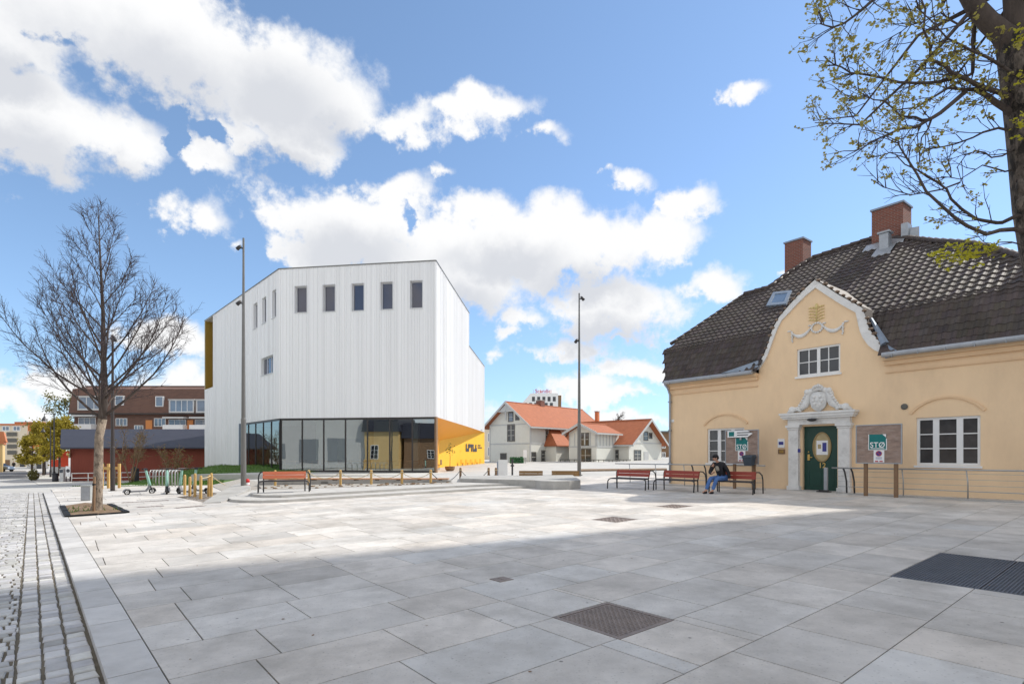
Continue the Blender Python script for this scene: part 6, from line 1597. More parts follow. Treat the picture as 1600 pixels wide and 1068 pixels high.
# white pillar, slim dark post and hedge strip by the villa
Yp = 29.5; a, b = at(776.5, 0, Yp), at(793, 0, Yp); zb = at(0, 747.5, Yp).z; zt = at(0, 718, Yp).z
t = thing('white_pillar', 'plain white box pillar in front of the villa', 'pillar', ((a.x+b.x)/2, Yp, zb-.1)); w_ = (b.x-a.x)/2
mb = MB(); mb.box(-w_*.75, w_, -.12, .2, 0, zt-zb+.1); mb.build('pillar_body', 'white_paint', t); mb = MB(); mb.box(-w_, -w_*.76, -.06, .2, 0, zt-zb+.0); mb.build('side_panel', 'zinc', t); mb = MB(); mb.box(-w_*.9, w_*1.05, -.18, .24, -.05, .05); mb.build('plinth', 'concrete', t)
def slim(px, pyt, pyb, Y, label, m='dark_metal', w=.05, cap=True):
    x = at(px, 0, Y).x; z0, z1 = at(0, pyb, Y).z, at(0, pyt, Y).z; t = thing('slim_post', label, 'post', (x, Y, z0)); mb = MB(); mb.tube([(0, 0, -.2), (0, 0, z1-z0)], w, 8); mb.build('shaft', m, t)
    mb = MB(); mb.box(-w*1.9, w*1.9, -w*1.3, w*1.3, (z1-z0)*.58, (z1-z0)*.66); mb.build('collar', m, t)
slim(800.5, 716, 745, 29.8, 'slim dark post just right of the white pillar')
Yp = 68.; x0, x1 = at(797, 0, Yp).x, at(818, 0, Yp).x; z0 = G(x0, Yp)
mb = MB(); q = random.Random(3)
for k in range(500): c = (x0+(x1-x0)*q.random(), Yp+q.random()*.8, z0+q.random()*.75); s = .12; a = q.uniform(0, 3); mb.poly([(c[0]-s*math.cos(a), c[1]-s*math.sin(a), c[2]-.05), (c[0]+s*math.cos(a), c[1]+s*math.sin(a), c[2]), (c[0], c[1], c[2]+s)])
tag(mb.build('clipped_hedge', 'green_plain'), 'low dark green hedge in front of the villa gable', 'hedge')
x, z0 = at(820.5, 0, 67).x, G(0, 67); t = thing('white_meter_box', 'small white meter box standing right of the low hedge', 'cabinet', (x, 67, z0)); mb = MB(); mb.box(-.22, .22, 0, .2, .75, 1.65); mb.build('box_body', 'ink_white', t); mb = MB(); mb.box(-.05, .05, .05, .15, 0, .75); mb.build('stand', 'steel', t)
# red canister by the left lamp, plant pot at the yellow wall
Yc = 24.3; x = at(386.5, 0, Yc).x; z0 = G(x, Yc)+.1; h = at(0, 747, Yc).z-z0
t = thing('red_canister', 'small red and white barrier light right of the left lamp post', 'barrier light', (x, Yc, z0)); mb = MB(); mb.lathe((0, 0, 0), [(.11, 0), (.12, .04), (.09, .08), (.09, h*.4)], 12); mb.build('red_base', 'red_plastic', t)
mb = MB(); mb.lathe((0, 0, h*.4), [(.092, .001), (.092, h*.22)], 12); mb.build('white_band', 'ink_white', t); mb = MB(); mb.lathe((0, 0, h*.62), [(.09, .002), (.10, h*.2), (.05, h*.36)], 12); mb.build('red_top', 'red_plastic', t)
Yc = 45.5; x = at(703, 0, Yc).x; z0 = Z0B-.145; t = thing('planter_bowl', 'dark bowl planter with thin tree at the yellow wall', 'planter', (x, Yc, z0))
mb = MB(); mb.lathe((0, 0, 0), [(.25, 0), (.40, .2), (.42, .42), (.36, .42)], 16); mb.build('bowl', 'wood_brown', t); mb = MB(); mb.tube([(0, 0, .4), (.02, 0, 1.2), (0, 0, 1.7)], [.025, .02, .012], 6); mb.build('stem', 'twig', t)
mb = MB(); q = random.Random(5)
for k in range(70): c = (q.gauss(0, .16), q.gauss(0, .16), 1.75+q.gauss(0, .2)); a = q.uniform(0, 3); s = .07; mb.poly([(c[0]-s*math.cos(a), c[1]-s*math.sin(a), c[2]), (c[0]+s*math.cos(a), c[1]+s*math.sin(a), c[2]+.02), (c[0], c[1], c[2]+s*1.5)])
mb.build('foliage', 'olive_leaf', t)
for k in range(5):
    sx = yw_s(716+7.5*k); x, y, _ = ywpt(sx[0], 0, .55); t = thing('cafe_chair', 'yellow wire chair in the row along the yellow wall', 'chair', (x+C1[0], y+C1[1], z0), YROT-.1, 'yellow chairs along the yellow wall')
    mb = MB(); mb.box(-.22, .22, -.22, .22, .43, .46); mb.build('seat', 'yellow_soffit', t); mb = MB(); mb.box(-.22, .22, .19, .22, .462, .85); mb.build('backrest', 'yellow_soffit', t)
    for a in (-1, 1):
        for b in (-1, 1): mb = MB(); mb.tube([(a*.2, b*.2, 0), (a*.19, b*.19, .43)], .014, 5); mb.build('leg', 'yellow_soffit', t)
# drain slots and bench footings in the far left paving
for (a, b), l in zip((((190, 785.5), (264, 781.6)), ((214, 793), (256, 790.3)), ((274, 794), (318, 790.3))), ('longest rust brown drain slot in front of the scooters', 'short rust brown drain slot nearest the tree pit', 'dark drain slot nearest the ramp edge')):
    p, q_ = gp(*a), gp(*b); d = (q_-p).xy.normalized(); n = Vector((-d.y, d.x))*.13; mb = MB()
    mb.prism([tuple(p.xy-n), tuple(q_.xy-n), tuple(q_.xy+n), tuple(p.xy+n)], lambda x, y: G(x, y)-.02, lambda x, y: G(x, y)+.017)
    m_ = int((q_-p).length/.12)
    for k in range(m_): c = p.xy.lerp(q_.xy, (k+.5)/m_); mb.prism([tuple(c-n*.8-d*.02), tuple(c-n*.8+d*.02), tuple(c+n*.8+d*.02), tuple(c+n*.8-d*.02)], lambda x, y: G(x, y)+.01, lambda x, y: G(x, y)+.022)
    tag(mb.build('drain_slot', 'cover_iron'), l, 'drain', 'drain slots in the paving')
#%%PART
# ------------------------------------------------------------------ trees
def rv(q, s): return Vector((q.gauss(0, s), q.gauss(0, s), q.gauss(0, s)))
def bend(p, d, L, q, n=5, wob=.10, up=.0):
    pts = [Vector(p)]; d = Vector(d).normalized()
    for i in range(n):
        d = (d+rv(q, wob)+Vector((0, 0, up))).normalized(); pts.append(pts[-1]+d*(L/n))
    return pts
def along(pts, t):
    k = min(len(pts)-2, int(t*(len(pts)-1))); f = t*(len(pts)-1)-k; return pts[k].lerp(pts[k+1], f), (pts[k+1]-pts[k]).normalized()
def side_dir(d, q, ang):
    a = d.cross(rv(q, 1)).normalized(); return (d*math.cos(ang)+a*math.sin(ang)).normalized()
# --- bare lime tree in its earth pit
tb = gp(151, 799.5); q = random.Random(42)
tree = thing('bare_tree', 'bare tree with speckled pale trunk standing in a square earth pit', 'tree', tb)
HT = at(0, 318, tb.y).z-tb.z
mb = MB(); kx = -.05
trunk = [Vector((0, 0, -.1)), Vector((.0, 0, .02)), Vector((.02, 0, .25)), Vector((.05, 0, 1.2)), Vector((.07, .0, 2.2)), Vector((.16, .02, 2.75))]
mb.tube(trunk, [.19, .165, .13, .115, .108, .115], 14); mb.build('trunk', 'bark_light', tree, smooth=True)
lead = [trunk[-1]-Vector((.02, 0, .12)), Vector((.22, .02, 3.6)), Vector((.20, .0, 4.6)), Vector((.17, .03, 5.8)), Vector((.12, 0, 7.2)), Vector((.02, .02, HT))]
mb = MB(); mb.tube(lead, [.115, .09, .07, .05, .03, .007], 9)
limbs = []
LIMB = [(-62, 2.72, 3.6, .55, .055), (180, 2.75, 3.6, .62, .06), (8, 2.8, 3.7, .72, .06), (150, 3.0, 3.5, .95, .055), (200, 3.2, 3.7, .85, .05), (-20, 3.3, 3.5, .85, .05), (185, 3.4, 3.6, .95, .045), (25, 3.6, 3.4, .95, .045), (40, 3.5, 3.1, .8, .045), (100, 2.9, 2.6, .8, .045), (-100, 3.0, 2.6, .8, .045),
        (165, 3.6, 3.4, 1.1, .05), (0, 3.9, 3.0, 1.1, .045), (215, 3.9, 2.8, .95, .04), (-45, 4.1, 2.6, 1.1, .04), (170, 4.3, 3.2, 1.35, .045), (20, 4.4, 3.0, 1.35, .045), (120, 4.5, 2.4, 1.1, .035), (-110, 4.6, 2.4, 1.1, .035), (190, 4.9, 2.5, 1.35, .035), (-10, 5.1, 2.4, 1.35, .035), (60, 5.3, 2., 1.2, .03), (230, 5.4, 2., 1.25, .03), (-60, 5.6, 1.9, 1.3, .03),
        (170, 5.9, 2., 1.45, .026), (10, 6.1, 1.9, 1.45, .026), (110, 6.4, 1.5, 1.3, .022), (-90, 6.6, 1.5, 1.3, .022), (180, 6.9, 1.5, 1.5, .02), (0, 7.1, 1.4, 1.5, .02), (70, 7.5, 1.1, 1.4, .015), (240, 7.8, 1., 1.4, .014), (150, 7.3, 1.2, 1.4, .016), (10, 8.0, .95, 1.5, .013), (200, 8.2, .85, 1.5, .012), (100, 8.4, .7, 1.4, .01), (-40, 8.5, .65, 1.5, .01), (170, 8.65, .5, 1.5, .008)]
def on_lead(z):
    for a, b in zip(lead, lead[1:]):
        if a.z <= z <= b.z: return a.lerp(b, (z-a.z)/(b.z-a.z))
    return lead[-1]
tw = MB()
for a, z, L, steep, r_ in LIMB:
    d = Vector((math.cos(R(a)), math.sin(R(a)), steep)); p = on_lead(z)
    pts = bend(p, d, L*q.uniform(.92, 1.1), q, 8, .055, .055); mb.tube(pts, [max(.005, r_*.70*(1-.88*k/8)) for k in range(9)], 6)
    n2 = int(L*7.6)
    for k in range(n2):
        t = .22+.76*(k+q.random())/n2; p2, d2 = along(pts, t); L2 = L*q.uniform(.16, .40)*(1.15-t*.75); d3 = side_dir(d2, q, q.uniform(.45, .95)); d3.z += .18
        b2 = bend(p2, d3, L2, q, 4, .10, .06); tw.tube(b2, [.0085, .0072, .006, .0045, .003], 4, False)
        for m_ in range(int(3+L2*8)):
            t2 = .15+.82*q.random(); p3, d4 = along(b2, t2); d5 = side_dir(d4, q, q.uniform(.4, 1.0)); d5.z += .15
            b3 = bend(p3, d5, q.uniform(.14, .38), q, 2, .14, .05); tw.tube(b3, [.0046, .0036, .0024], 3, False)
            if q.random() < .6:
                p4, d6 = along(b3, q.uniform(.3, .8)); tw.tube(bend(p4, side_dir(d6, q, .7), q.uniform(.08, .2), q, 1), [.0034, .0022], 3, False)
    for m_ in range(8):
        p3, d4 = along(pts, q.uniform(.7, 1)); tw.tube(bend(p3, side_dir(d4, q, .6), q.uniform(.15, .4), q, 2), [.0045, .0035, .0024], 3, False)
mb.build('limbs', 'bark', tree, smooth=True); tw.build('twigs', 'twig', tree)
# earth pit with granite edging
pit = [gp(*p) for p in ((97, 791), (133, 785.5), (171, 788.5), (198, 801.5), (106, 808))]
mb = MB(); mb.poly([(p.x, p.y, G(p.x, p.y)+.022) for p in pit]); 
tp = thing('tree_pit', 'earth pit with stone edging under the bare tree', 'tree pit', (pit[4].x, pit[4].y, G(pit[4].x, pit[4].y)))
o_ = tp.location
m2 = MB(lambda x, y, z: (x-o_.x, y-o_.y, z-o_.z)); N_ = 14
c = sum(pit, Vector())/5
for k in range(5):
    a, b = pit[k], pit[(k+1) % 5]
    for i in range(8):
        p0, p1 = a.lerp(b, i/8), a.lerp(b, (i+1)/8)
        for j in range(6):
            f = lambda p, s: (c.x+(p.x-c.x)*s, c.y+(p.y-c.y)*s, G(c.x+(p.x-c.x)*s, c.y+(p.y-c.y)*s)+.02+.06*(1-s*s)+.012*math.sin(p.x*31+s*17)*math.cos(p.y*27+s*23)*(1-s))
            m2.poly([f(p0, j/6), f(p1, j/6), f(p1, (j+1)/6), f(p0, (j+1)/6)])
m2.build('earth', 'soil', tp)
for k in (3, 2, 4):
    a, b = pit[k], pit[(k+1) % 5]; d = (b-a).xy.normalized(); n = Vector((-d.y, d.x))*.07; m2 = MB(lambda x, y, z: (x-o_.x, y-o_.y, z-o_.z))
    n_ = max(1, int((b-a).length/.55))
    for i in range(n_):
        p0, p1 = a.xy.lerp(b.xy, i/n_)+d*.01, a.xy.lerp(b.xy, (i+1)/n_)-d*.01
        m2.prism([tuple(p0-n), tuple(p1-n), tuple(p1+n), tuple(p0+n)], lambda x, y: G(x, y)-.03, lambda x, y: G(x, y)+.05+.01*(i % 2))
    m2.build('edging_stone', 'granite', tp)
m2 = MB()
for k in range(26):
    x, y = q.choice(((-1.0, .5), (.35, .15), (-.35, -.25))); x += q.gauss(0, .13); y += q.gauss(0, .13); z = tb.z+.06; a = q.uniform(0, 6.3)
    m2.poly([(tb.x+x-.02, tb.y+y, z-.03), (tb.x+x+.02, tb.y+y, z-.03), (tb.x+x+.06*math.cos(a), tb.y+y+.06*math.sin(a), z+q.uniform(.05, .13))])
tag(m2.build('weeds', 'blade'), kind='stuff')
# iron stake by the trunk
m2 = MB(); m2.tube([(0, 0, -.05), (.02, 0, 1.05)], .035, 8); st = thing('tree_stake', 'rusty stake leaning against the bare tree trunk', 'stake', gp(146.5, 801)); m2.build('shaft', 'wood_brown', st)
m2 = MB(); m2.tube([(.0, 0, .8), (.02, 0, .86)], .045, 8); m2.build('tie', 'rubber', st)
# --- leafing tree at the right edge
q = random.Random(77); YT = 7.4
big = thing('leafing_tree', 'large dark barked tree with young yellow green leaves at the right edge', 'tree', (7.25, YT, G(7.25, YT)))
OB = big.location
def tp_(px, py, dy=0.): return at(px, py, YT+dy)-OB
mb = MB(); tk = [Vector((.38, 0, -.2)), Vector((.36, 0, .1)), Vector((.33, 0, .6)), Vector((.27, 0, 1.8)), tp_(1658, 560), tp_(1645, 455), tp_(1630, 380), tp_(1620, 320), tp_(1612, 250), tp_(1611, 200), tp_(1606, 150), tp_(1602, 110), tp_(1592, 60)]
mb.tube(tk, [.42, .36, .30, .27, .255, .25, .255, .25, .24, .26, .265, .27, .24], 22)
for i, v in enumerate(mb.v): v = Vector(v); k = 1; a = math.sin(v.z*9+v.x*23)*.020+math.sin(v.z*23+v.y*31)*.014; mb.v[i] = (v.x+a, v.y+a*.7, v.z)
for z, py in ((0, 318), (1, 150), (2, 290)): c = tp_(1597, py, -.22); mb.ball(c, (.07, .06, .10), 8, 6)
mb.build('trunk', 'moss_bark', big, smooth=True)
mb = MB(); tw = MB(); lf = MB(); lfb = MB()
def leaf(m, c, s):
    for k in range(q.randint(4, 7)):
        d = rv(q, 1).normalized(); d.z = abs(d.z)*.6-.15; a = d.cross(rv(q, 1)).normalized(); L = s*q.uniform(.7, 1.3); w_ = L*.38
        e = c+rv(q, s*.3); m.poly([e, e+d*L*.5+a*w_, e+d*L, e+d*L*.5-a*w_])
def spray(pts, leafy, n2, lo=.25, bright=False, drop=.0):
    L = sum((b-a).length for a, b in zip(pts, pts[1:]))
    for k in range(int(n2*L*1.5)):
        t = lo+(1-lo)*q.random(); p, d = along(pts, t); d2 = side_dir(d, q, q.uniform(.5, 1.1)); d2.y *= .8; d2.z += .12-drop
        b2 = bend(p, d2, q.uniform(.18, .55), q, 3, .16, .04); tw.tube(b2, [.007, .0055, .004, .0025], 4, False)
        for m_ in range(q.randint(2, 4)):
            p3, d3 = along(b2, q.uniform(.3, 1)); b3 = bend(p3, side_dir(d3, q, .7), q.uniform(.06, .2), q, 2, .1, .06); tw.tube(b3, [.004, .003, .0022], 3, False)
            if q.random() < leafy: leaf(lfb if bright else lf, b3[-1], .046)
        if q.random() < leafy: leaf(lfb if bright else lf, b2[-1], .05)
LB = [([(1600, 158), (1578, 151), (1533, 136), (1486, 114), (1454, 94), (1443, 47), (1436, -10)], .04, .75, .95, -.2),
      ([(1600, 190), (1576, 173), (1541, 149), (1506, 140), (1478, 138)], .055, .6, .7, .0),
      ([(1500, 118), (1468, 128), (1431, 130), (1380, 122), (1329, 114), (1303, 101), (1287, 88)], .024, .85, .9, .1),
      ([(1509, 143), (1470, 176), (1447, 189), (1420, 200), (1392, 208), (1360, 222), (1332, 236)], .03, .8, .9, -.1),
      ([(1451, 187), (1430, 183), (1407, 181), (1380, 157), (1356, 151), (1326, 158)], .018, .8, .8, .05),
      ([(1600, 364), (1584, 358), (1541, 366), (1494, 342), (1447, 299), (1415, 244), (1403, 220)], .034, .25, .75, -.3),
      ([(1600, 338), (1582, 340), (1557, 348), (1525, 342), (1486, 311), (1462, 283), (1432, 265), (1398, 240)], .03, .3, .75, .2),
      ([(1605, 232), (1580, 236), (1549, 246), (1525, 236), (1495, 262)], .016, .35, .7, .0),
      ([(1605, 262), (1570, 268), (1535, 258), (1500, 280), (1470, 276)], .014, .3, .7, .25),
      ([(1455, 187), (1440, 215), (1436, 262), (1470, 262), (1450, 225)][:3], .014, .5, .8, .0),
      ([(1500, 285), (1450, 300), (1400, 298), (1361, 280)], .012, .15, .6, -.1),
      ([(1480, -80), (1420, -40), (1364, 0), (1336, 24), (1301, 43), (1281, 37)], .03, .85, .9, -.4),
      ([(1560, 60), (1530, 20), (1500, 40), (1470, 20), (1420, 40), (1390, 60)], .02, .8, .9, .3),
      ([(1600, 130), (1560, 100), (1520, 80), (1480, 60), (1430, 10)], .025, .8, .9, -.5),
      ([(1600, 205), (1560, 200), (1520, 215), (1470, 230), (1440, 240)], .02, .6, .8, .35),
      ([(1610, 385), (1580, 378), (1545, 385), (1515, 378)], .012, .4, .8, -.3)]
for pix, r_, leafy, lo, dy in LB:
    n = len(pix); base = [tp_(px, py, dy*(k/(n-1))) for k, (px, py) in enumerate(pix)]; pts = []
    for a, b in zip(base, base[1:]): pts += [a, a.lerp(b, .5)+rv(q, .018)]
    pts.append(base[-1]); m_ = len(pts); mb.tube(pts, [max(.006, r_*(1-.8*k/(m_-1))) for k in range(m_)], 7); spray(pts, leafy, 8. if leafy > .5 else 4.5, .2)
# bright low spray in front of the roof
b_ = [tp_(1560, 392, -.3), tp_(1530, 398, -.35), tp_(1500, 399, -.4), tp_(1462, 402, -.45)]; mb.tube(b_, [.012, .01, .008, .005], 5)
for k in range(70): p, d = along(b_, q.random()); leaf(lfb, p+rv(q, .06)+Vector((0, 0, .02)), .05)
for px, py in ((1595, 62), (1598, 120), (1597, 197), (1599, 215)):
    for k in range(7): leaf(lfb, tp_(px, py, -.35)+rv(q, .05), .05)
# heavy fork limbs and the crown above the picture
mb.tube([tp_(1592, 80), tp_(1565, 52), tp_(1546, 36), tp_(1523, 10), tp_(1495, -40), tp_(1470, -120), tp_(1430, -220)], [.18, .125, .115, .105, .095, .07, .03], 12)
mb.tube([tp_(1598, 90), tp_(1588, 30), tp_(1582, -40), tp_(1590, -150), tp_(1570, -300)], [.22, .13, .12, .10, .04], 12)
mb.tube([tp_(1610, 100), tp_(1650, 20), tp_(1700, -80), tp_(1760, -200)], [.2, .15, .11, .05], 10)
for k in range(34):
    p = Vector((q.uniform(-2.4, 2.6), q.uniform(-2.5, 2.5), q.uniform(6.6, 10.5))); 
    s0 = q.choice((tp_(1523, 10), tp_(1495, -40), tp_(1582, -40), tp_(1590, -150), tp_(1700, -80))); pts = [s0, s0.lerp(p, .5)+rv(q, .25), p, p+Vector((p.x*.3, p.y*.3, .3))]
    mb.tube(pts, [.03, .022, .014, .006], 6); spray(pts, .8, 4.0, .3)
mb.build('limbs', 'bark', big, smooth=True); tw.build('twigs', 'twig', big); lf.build('foliage', 'spring_leaf', big); lfb.build('bright_foliage', 'spring_leaf_bright', big)
# --- yellow green trees along the street on the far left, each with trunk and leafy crown
def leafy_tree(px, pyb, pyt, wpx, Y, label, m, n, seed, lo=.28, s=.16):
    q = random.Random(seed); x = at(px, 0, Y).x; z0 = G(x, Y); h = at(0, pyt, Y).z-z0; w_ = wpx/F*Y/2
    t = thing('street_tree', label, 'tree', (x, Y, z0), 0, 'young leafed trees along the street')
    mb = MB(); mb.tube([(0, 0, -.1), (0, 0, h*.3), (.05, 0, h*.6), (0, 0, h*.95)], [.16, .13, .08, .02], 8); tips = []
    for k in range(26):
        z = h*(lo+.6*q.random()); a = q.uniform(0, 6.28); rr_ = w_*(.4+.6*math.sin(math.pi*min(1, (z/h-lo)/(1-lo)+.18)))*q.uniform(.6, 1.05); e = Vector((rr_*math.cos(a), rr_*math.sin(a), z+h*q.uniform(.02, .16))); p0 = Vector((0, 0, z))
        mb.tube([p0, p0.lerp(e, .5)+Vector((0, 0, .1)), e], [.05, .03, .01], 5); tips += [p0.lerp(e, f) for f in (.45, .65, .8, .92, 1.)]
    mb.build('trunk', 'bark', t, smooth=True); mb = MB()
    for k in range(n):
        c = q.choice(tips)+rv(q, w_*.10); d = rv(q, 1).normalized(); a = d.cross(rv(q, 1)).normalized(); L = s*q.uniform(.6, 1.3); mb.poly([c, c+d*L*.5+a*L*.4, c+d*L, c+d*L*.5-a*L*.4])
    mb.build('crown', m, t)
leafy_tree(50, 741, 680, 40, 74, 'small yellow green street tree nearest the cream building', 'lime_leaf', 2600, 1, .3, .26)
leafy_tree(68, 742, 656, 52, 80, 'yellow leafed street tree behind the old street lamps', 'lime_leaf', 4200, 2, .25, .30)
leafy_tree(93, 744, 652, 54, 78, 'yellow green tree just left of the barn roof', 'lime_leaf', 4200, 3, .3, .30)
leafy_tree(100, 744, 618, 84, 92, 'tall sparse olive tree rising behind the barn end', 'olive_leaf', 3800, 4, .3, .30)
mb = MB(); mb.lathe((0, 0, 0), [(.5, 0), (.7, .3), (.3, .8), (.1, 1.2)], 10)
xq = at(52.5, 0, 66).x
bt = thing('street_shrub', 'dark clipped shrub at the foot of the smallest street tree', 'shrub', (xq, 66, G(xq, 66)))
mb = MB(); q = random.Random(12)
for k in range(420): d = rv(q, 1).normalized(); c = Vector((d.x*.55, d.y*.55, .7+d.z*.7))*q.uniform(.7, 1); a = rv(q, 1).normalized()*.12; b = d.cross(a).normalized()*.08; mb.poly([c-a, c+b, c+a, c-b])
mb.build('foliage', 'olive_leaf', bt)
# --- bare multi stemmed shrubs before the barn
def shrub(px, pyb, pyt, wpx, Y, label, seed, stems=5, bud=.5):
    q = random.Random(seed); x = at(px, 0, Y).x; z0 = G(x, Y); h = at(0, pyt, Y).z-z0; w_ = wpx/F*Y/2
    t = thing('bare_shrub', label, 'shrub', (x, Y, z0), 0, 'bare shrubs in front of the barn'); mb = MB(); tw = mb; bd = MB()
    for k in range(stems):
        a = 6.283*k/stems+q.uniform(-.4, .4); d = Vector((math.cos(a)*w_*.75, math.sin(a)*w_*.5, h)); pts = bend((.12*math.cos(a), .1*math.sin(a), 0), d, h*q.uniform(.8, 1.05), q, 6, .09); mb.tube(pts, [.06, .05, .045, .035, .028, .02, .01], 6)
        for m_ in range(20):
            p, d2 = along(pts, q.uniform(.4, 1)); d3 = side_dir(d2, q, q.uniform(.5, 1.0)); b2 = bend(p, d3, w_*q.uniform(.2, .6), q, 3, .15, .08); tw.tube(b2, [.022, .018, .014, .008], 3, False)
            for j in range(5):
                p3, d4 = along(b2, q.random()); b3 = bend(p3, side_dir(d4, q, .8), w_*q.uniform(.08, .25), q, 2, .12); tw.tube(b3, [.014, .011, .007], 3, False)
                if q.random() < bud:
                    c = b3[-1]; v1 = rv(q, .07); v2 = rv(q, .07); bd.poly([c, c+v1, c+v2])
    mb.build('stems', 'shrub_twig', t, smooth=True)
    if bud: bd.build('foliage', 'shrub_bud', t)
shrub(206, 741, 676, 62, 55, 'wide bare shrub with pale stems left of centre before the barn', 21, 6, .5)
shrub(270, 741, 694, 50, 54, 'lower budding shrub before the right half of the barn', 22, 5, .9)
shrub(180, 745, 695, 26, 56, 'thin bare shrub half hidden by the tree trunk', 23, 3, .3)
# --- far tree top behind the villa
q = random.Random(31); x = at(967, 0, 140).x; t = thing('far_tree', 'bare treetop showing above the villa wing roof', 'tree', (x, 140, 0)); h = at(0, 648, 140).z
mb = MB(); mb.tube([(0, 0, 0), (0, 0, h*.6), (0, 0, h)], [.3, .2, .04], 6); tw = mb
for k in range(60):
    p = Vector((0, 0, h*q.uniform(.45, .95))); a = q.uniform(0, 6.28); b2 = bend(p, (math.cos(a), math.sin(a), 1.0), q.uniform(1., 2.6), q, 3, .12); tw.tube(b2, [.07, .05, .04, .02], 3, False)
    for j in range(8): p3, d4 = along(b2, q.random()); tw.tube(bend(p3, side_dir(d4, q, .7), q.uniform(.3, .9), q, 2), [.03, .025, .015], 3, False)
mb.build('trunk', 'bark', t)
# wooded hill line low behind everything
mb = MB(); q = random.Random(3); prev = None; pts = []
for k in range(81):
    a = -1.0+2.0*k/80; d = 900; pts.append((d*math.sin(a), d*math.cos(a), 14+10*math.sin(k*.35)+6*math.sin(k*1.1+2)))
i = mb.add([(x, y, -5) for x, y, z in pts]); j = mb.add([(x*1.06, y*1.06, z) for x, y, z in pts]); l = mb.add([(x*1.3, y*1.3, z*.8) for x, y, z in pts]); n = len(pts)
for k in range(n-1): mb.face([i+k, i+k+1, j+k+1, j+k]); mb.face([j+k, j+k+1, l+k+1, l+k])
tag(mb.build('hills', 'olive_leaf', smooth=True), kind='structure')
#%%PART
# ------------------------------------------------------------------ people and the car
def skin(name, verts, edges, m, parent, sub=2, smooth_=True):
    me = bpy.data.meshes.new(name); names = list(verts); me.from_pydata([verts[k][0] for k in names], [(names.index(a), names.index(b)) for a, b in edges], [])
    me.materials.append(MATS[m]); o = bpy.data.objects.new(name, me); COL.objects.link(o); o.parent = parent
    md = o.modifiers.new('skin', 'SKIN'); md.use_smooth_shade = True
    sv = me.skin_vertices[0].data
    for i, k in enumerate(names): r_ = verts[k][1]; sv[i].radius = r_ if isinstance(r_, tuple) else (r_, r_); sv[i].use_root = (i == 0)
    s = o.modifiers.new('sub', 'SUBSURF'); s.levels = sub; s.render_levels = sub
    return o
def figure(parent, J, jm, lm, hand_dirs, sh=True):
    B = dict(pelvis=(J['pelvis'], .11), waist=(J['waist'], .105), chest=(J['chest'], .125), neckb=(J['neckb'], .06), neck=(J['neck'], .048), jaw=(J['jaw'], .062), head=(J['head'], .088), crown=(J['crown'], .07))
    E = [('pelvis', 'waist'), ('waist', 'chest'), ('chest', 'neckb'), ('neckb', 'neck'), ('neck', 'jaw'), ('jaw', 'head'), ('head', 'crown')]
    for s in 'lr':
        B['sh'+s] = (J['sh'+s], .065); B['el'+s] = (J['el'+s], .042); B['wr'+s] = (J['wr'+s], .028); B['pa'+s] = (J['pa'+s], (.035, .020)); E += [('chest', 'sh'+s), ('sh'+s, 'el'+s), ('el'+s, 'wr'+s), ('wr'+s, 'pa'+s)]
        fd = (Vector(J['pa'+s])-Vector(J['wr'+s])).normalized(); sd = fd.cross(Vector((.3, .5, 1))).normalized(); nd = fd.cross(sd)
        for k, L in enumerate((.055, .07, .075, .062)):
            base = Vector(J['pa'+s])+fd*.03+sd*(.027-.018*k); a, b = 'f%d%sa' % (k, s), 'f%d%sb' % (k, s)
            B[a] = (tuple(base+fd*L*.45-nd*.008), .0095); B[b] = (tuple(base+fd*L*.9-nd*.028), .0075); E += [('pa'+s, a), (a, b)]
        B['th'+s] = (tuple(Vector(J['wr'+s]).lerp(Vector(J['pa'+s]), .45)+sd*.05+fd*.015), .011); E.append(('pa'+s, 'th'+s))
        B['hip'+s] = (J['hip'+s], .085); B['kn'+s] = (J['kn'+s], .058); B['an'+s] = (J['an'+s], .040); B['toe'+s] = (J['toe'+s], (.04, .03)); E += [('pelvis', 'hip'+s), ('hip'+s, 'kn'+s), ('kn'+s, 'an'+s), ('an'+s, 'toe'+s)]
    f = Vector(J['face']); B['nose'] = (tuple(Vector(J['head']).lerp(Vector(J['jaw']), .45)+f*.098), .014); E.append(('head', 'nose'))
    return skin('body', B, E, 'skin', parent, 2)
def dress(name, J, keys, edges, m, parent): return skin(name, {k: (J[k] if not isinstance(k, tuple) else k, r_) for k, r_ in keys.items()}, edges, m, parent, 2)
# seated man in the frame of his bench (x along the bench, -y out to the plaza)
man = thing('person', 'seated man in black jacket, blue jeans and dark cap leaning forward on the bench', 'person', bC.location, bC.rotation_euler.z)
xo = -.42
V = lambda x, y, z: (x+xo, y, z)
J = dict(pelvis=V(.02, .14, .56), waist=V(.0, .08, .70), chest=V(-.04, .0, .96), neckb=V(-.06, -.06, 1.10), neck=V(-.07, -.09, 1.15), jaw=V(-.10, -.15, 1.195), head=V(-.10, -.14, 1.27), crown=V(-.09, -.12, 1.325),
         shl=V(.14, -.02, 1.035), shr=V(-.22, -.01, 1.03), ell=V(.26, .10, .76), elr=V(-.30, -.16, .74), wrl=V(.30, .12, .53), wrr=V(-.14, -.32, .70), pal=V(.31, .10, .475), par=V(-.07, -.36, .73),
         hipl=V(.10, .10, .54), hipr=V(-.08, .10, .54), knl=V(.06, -.36, .53), knr=V(-.16, -.38, .54), anl=V(-.02, -.50, .10), anr=V(-.22, -.58, .10), toel=V(-.06, -.66, .045), toer=V(-.27, -.73, .045), face=(-.55, -.80, -.22))
J = {k: v for k, v in J.items()}
body = figure(man, J, 0, 0, 0)
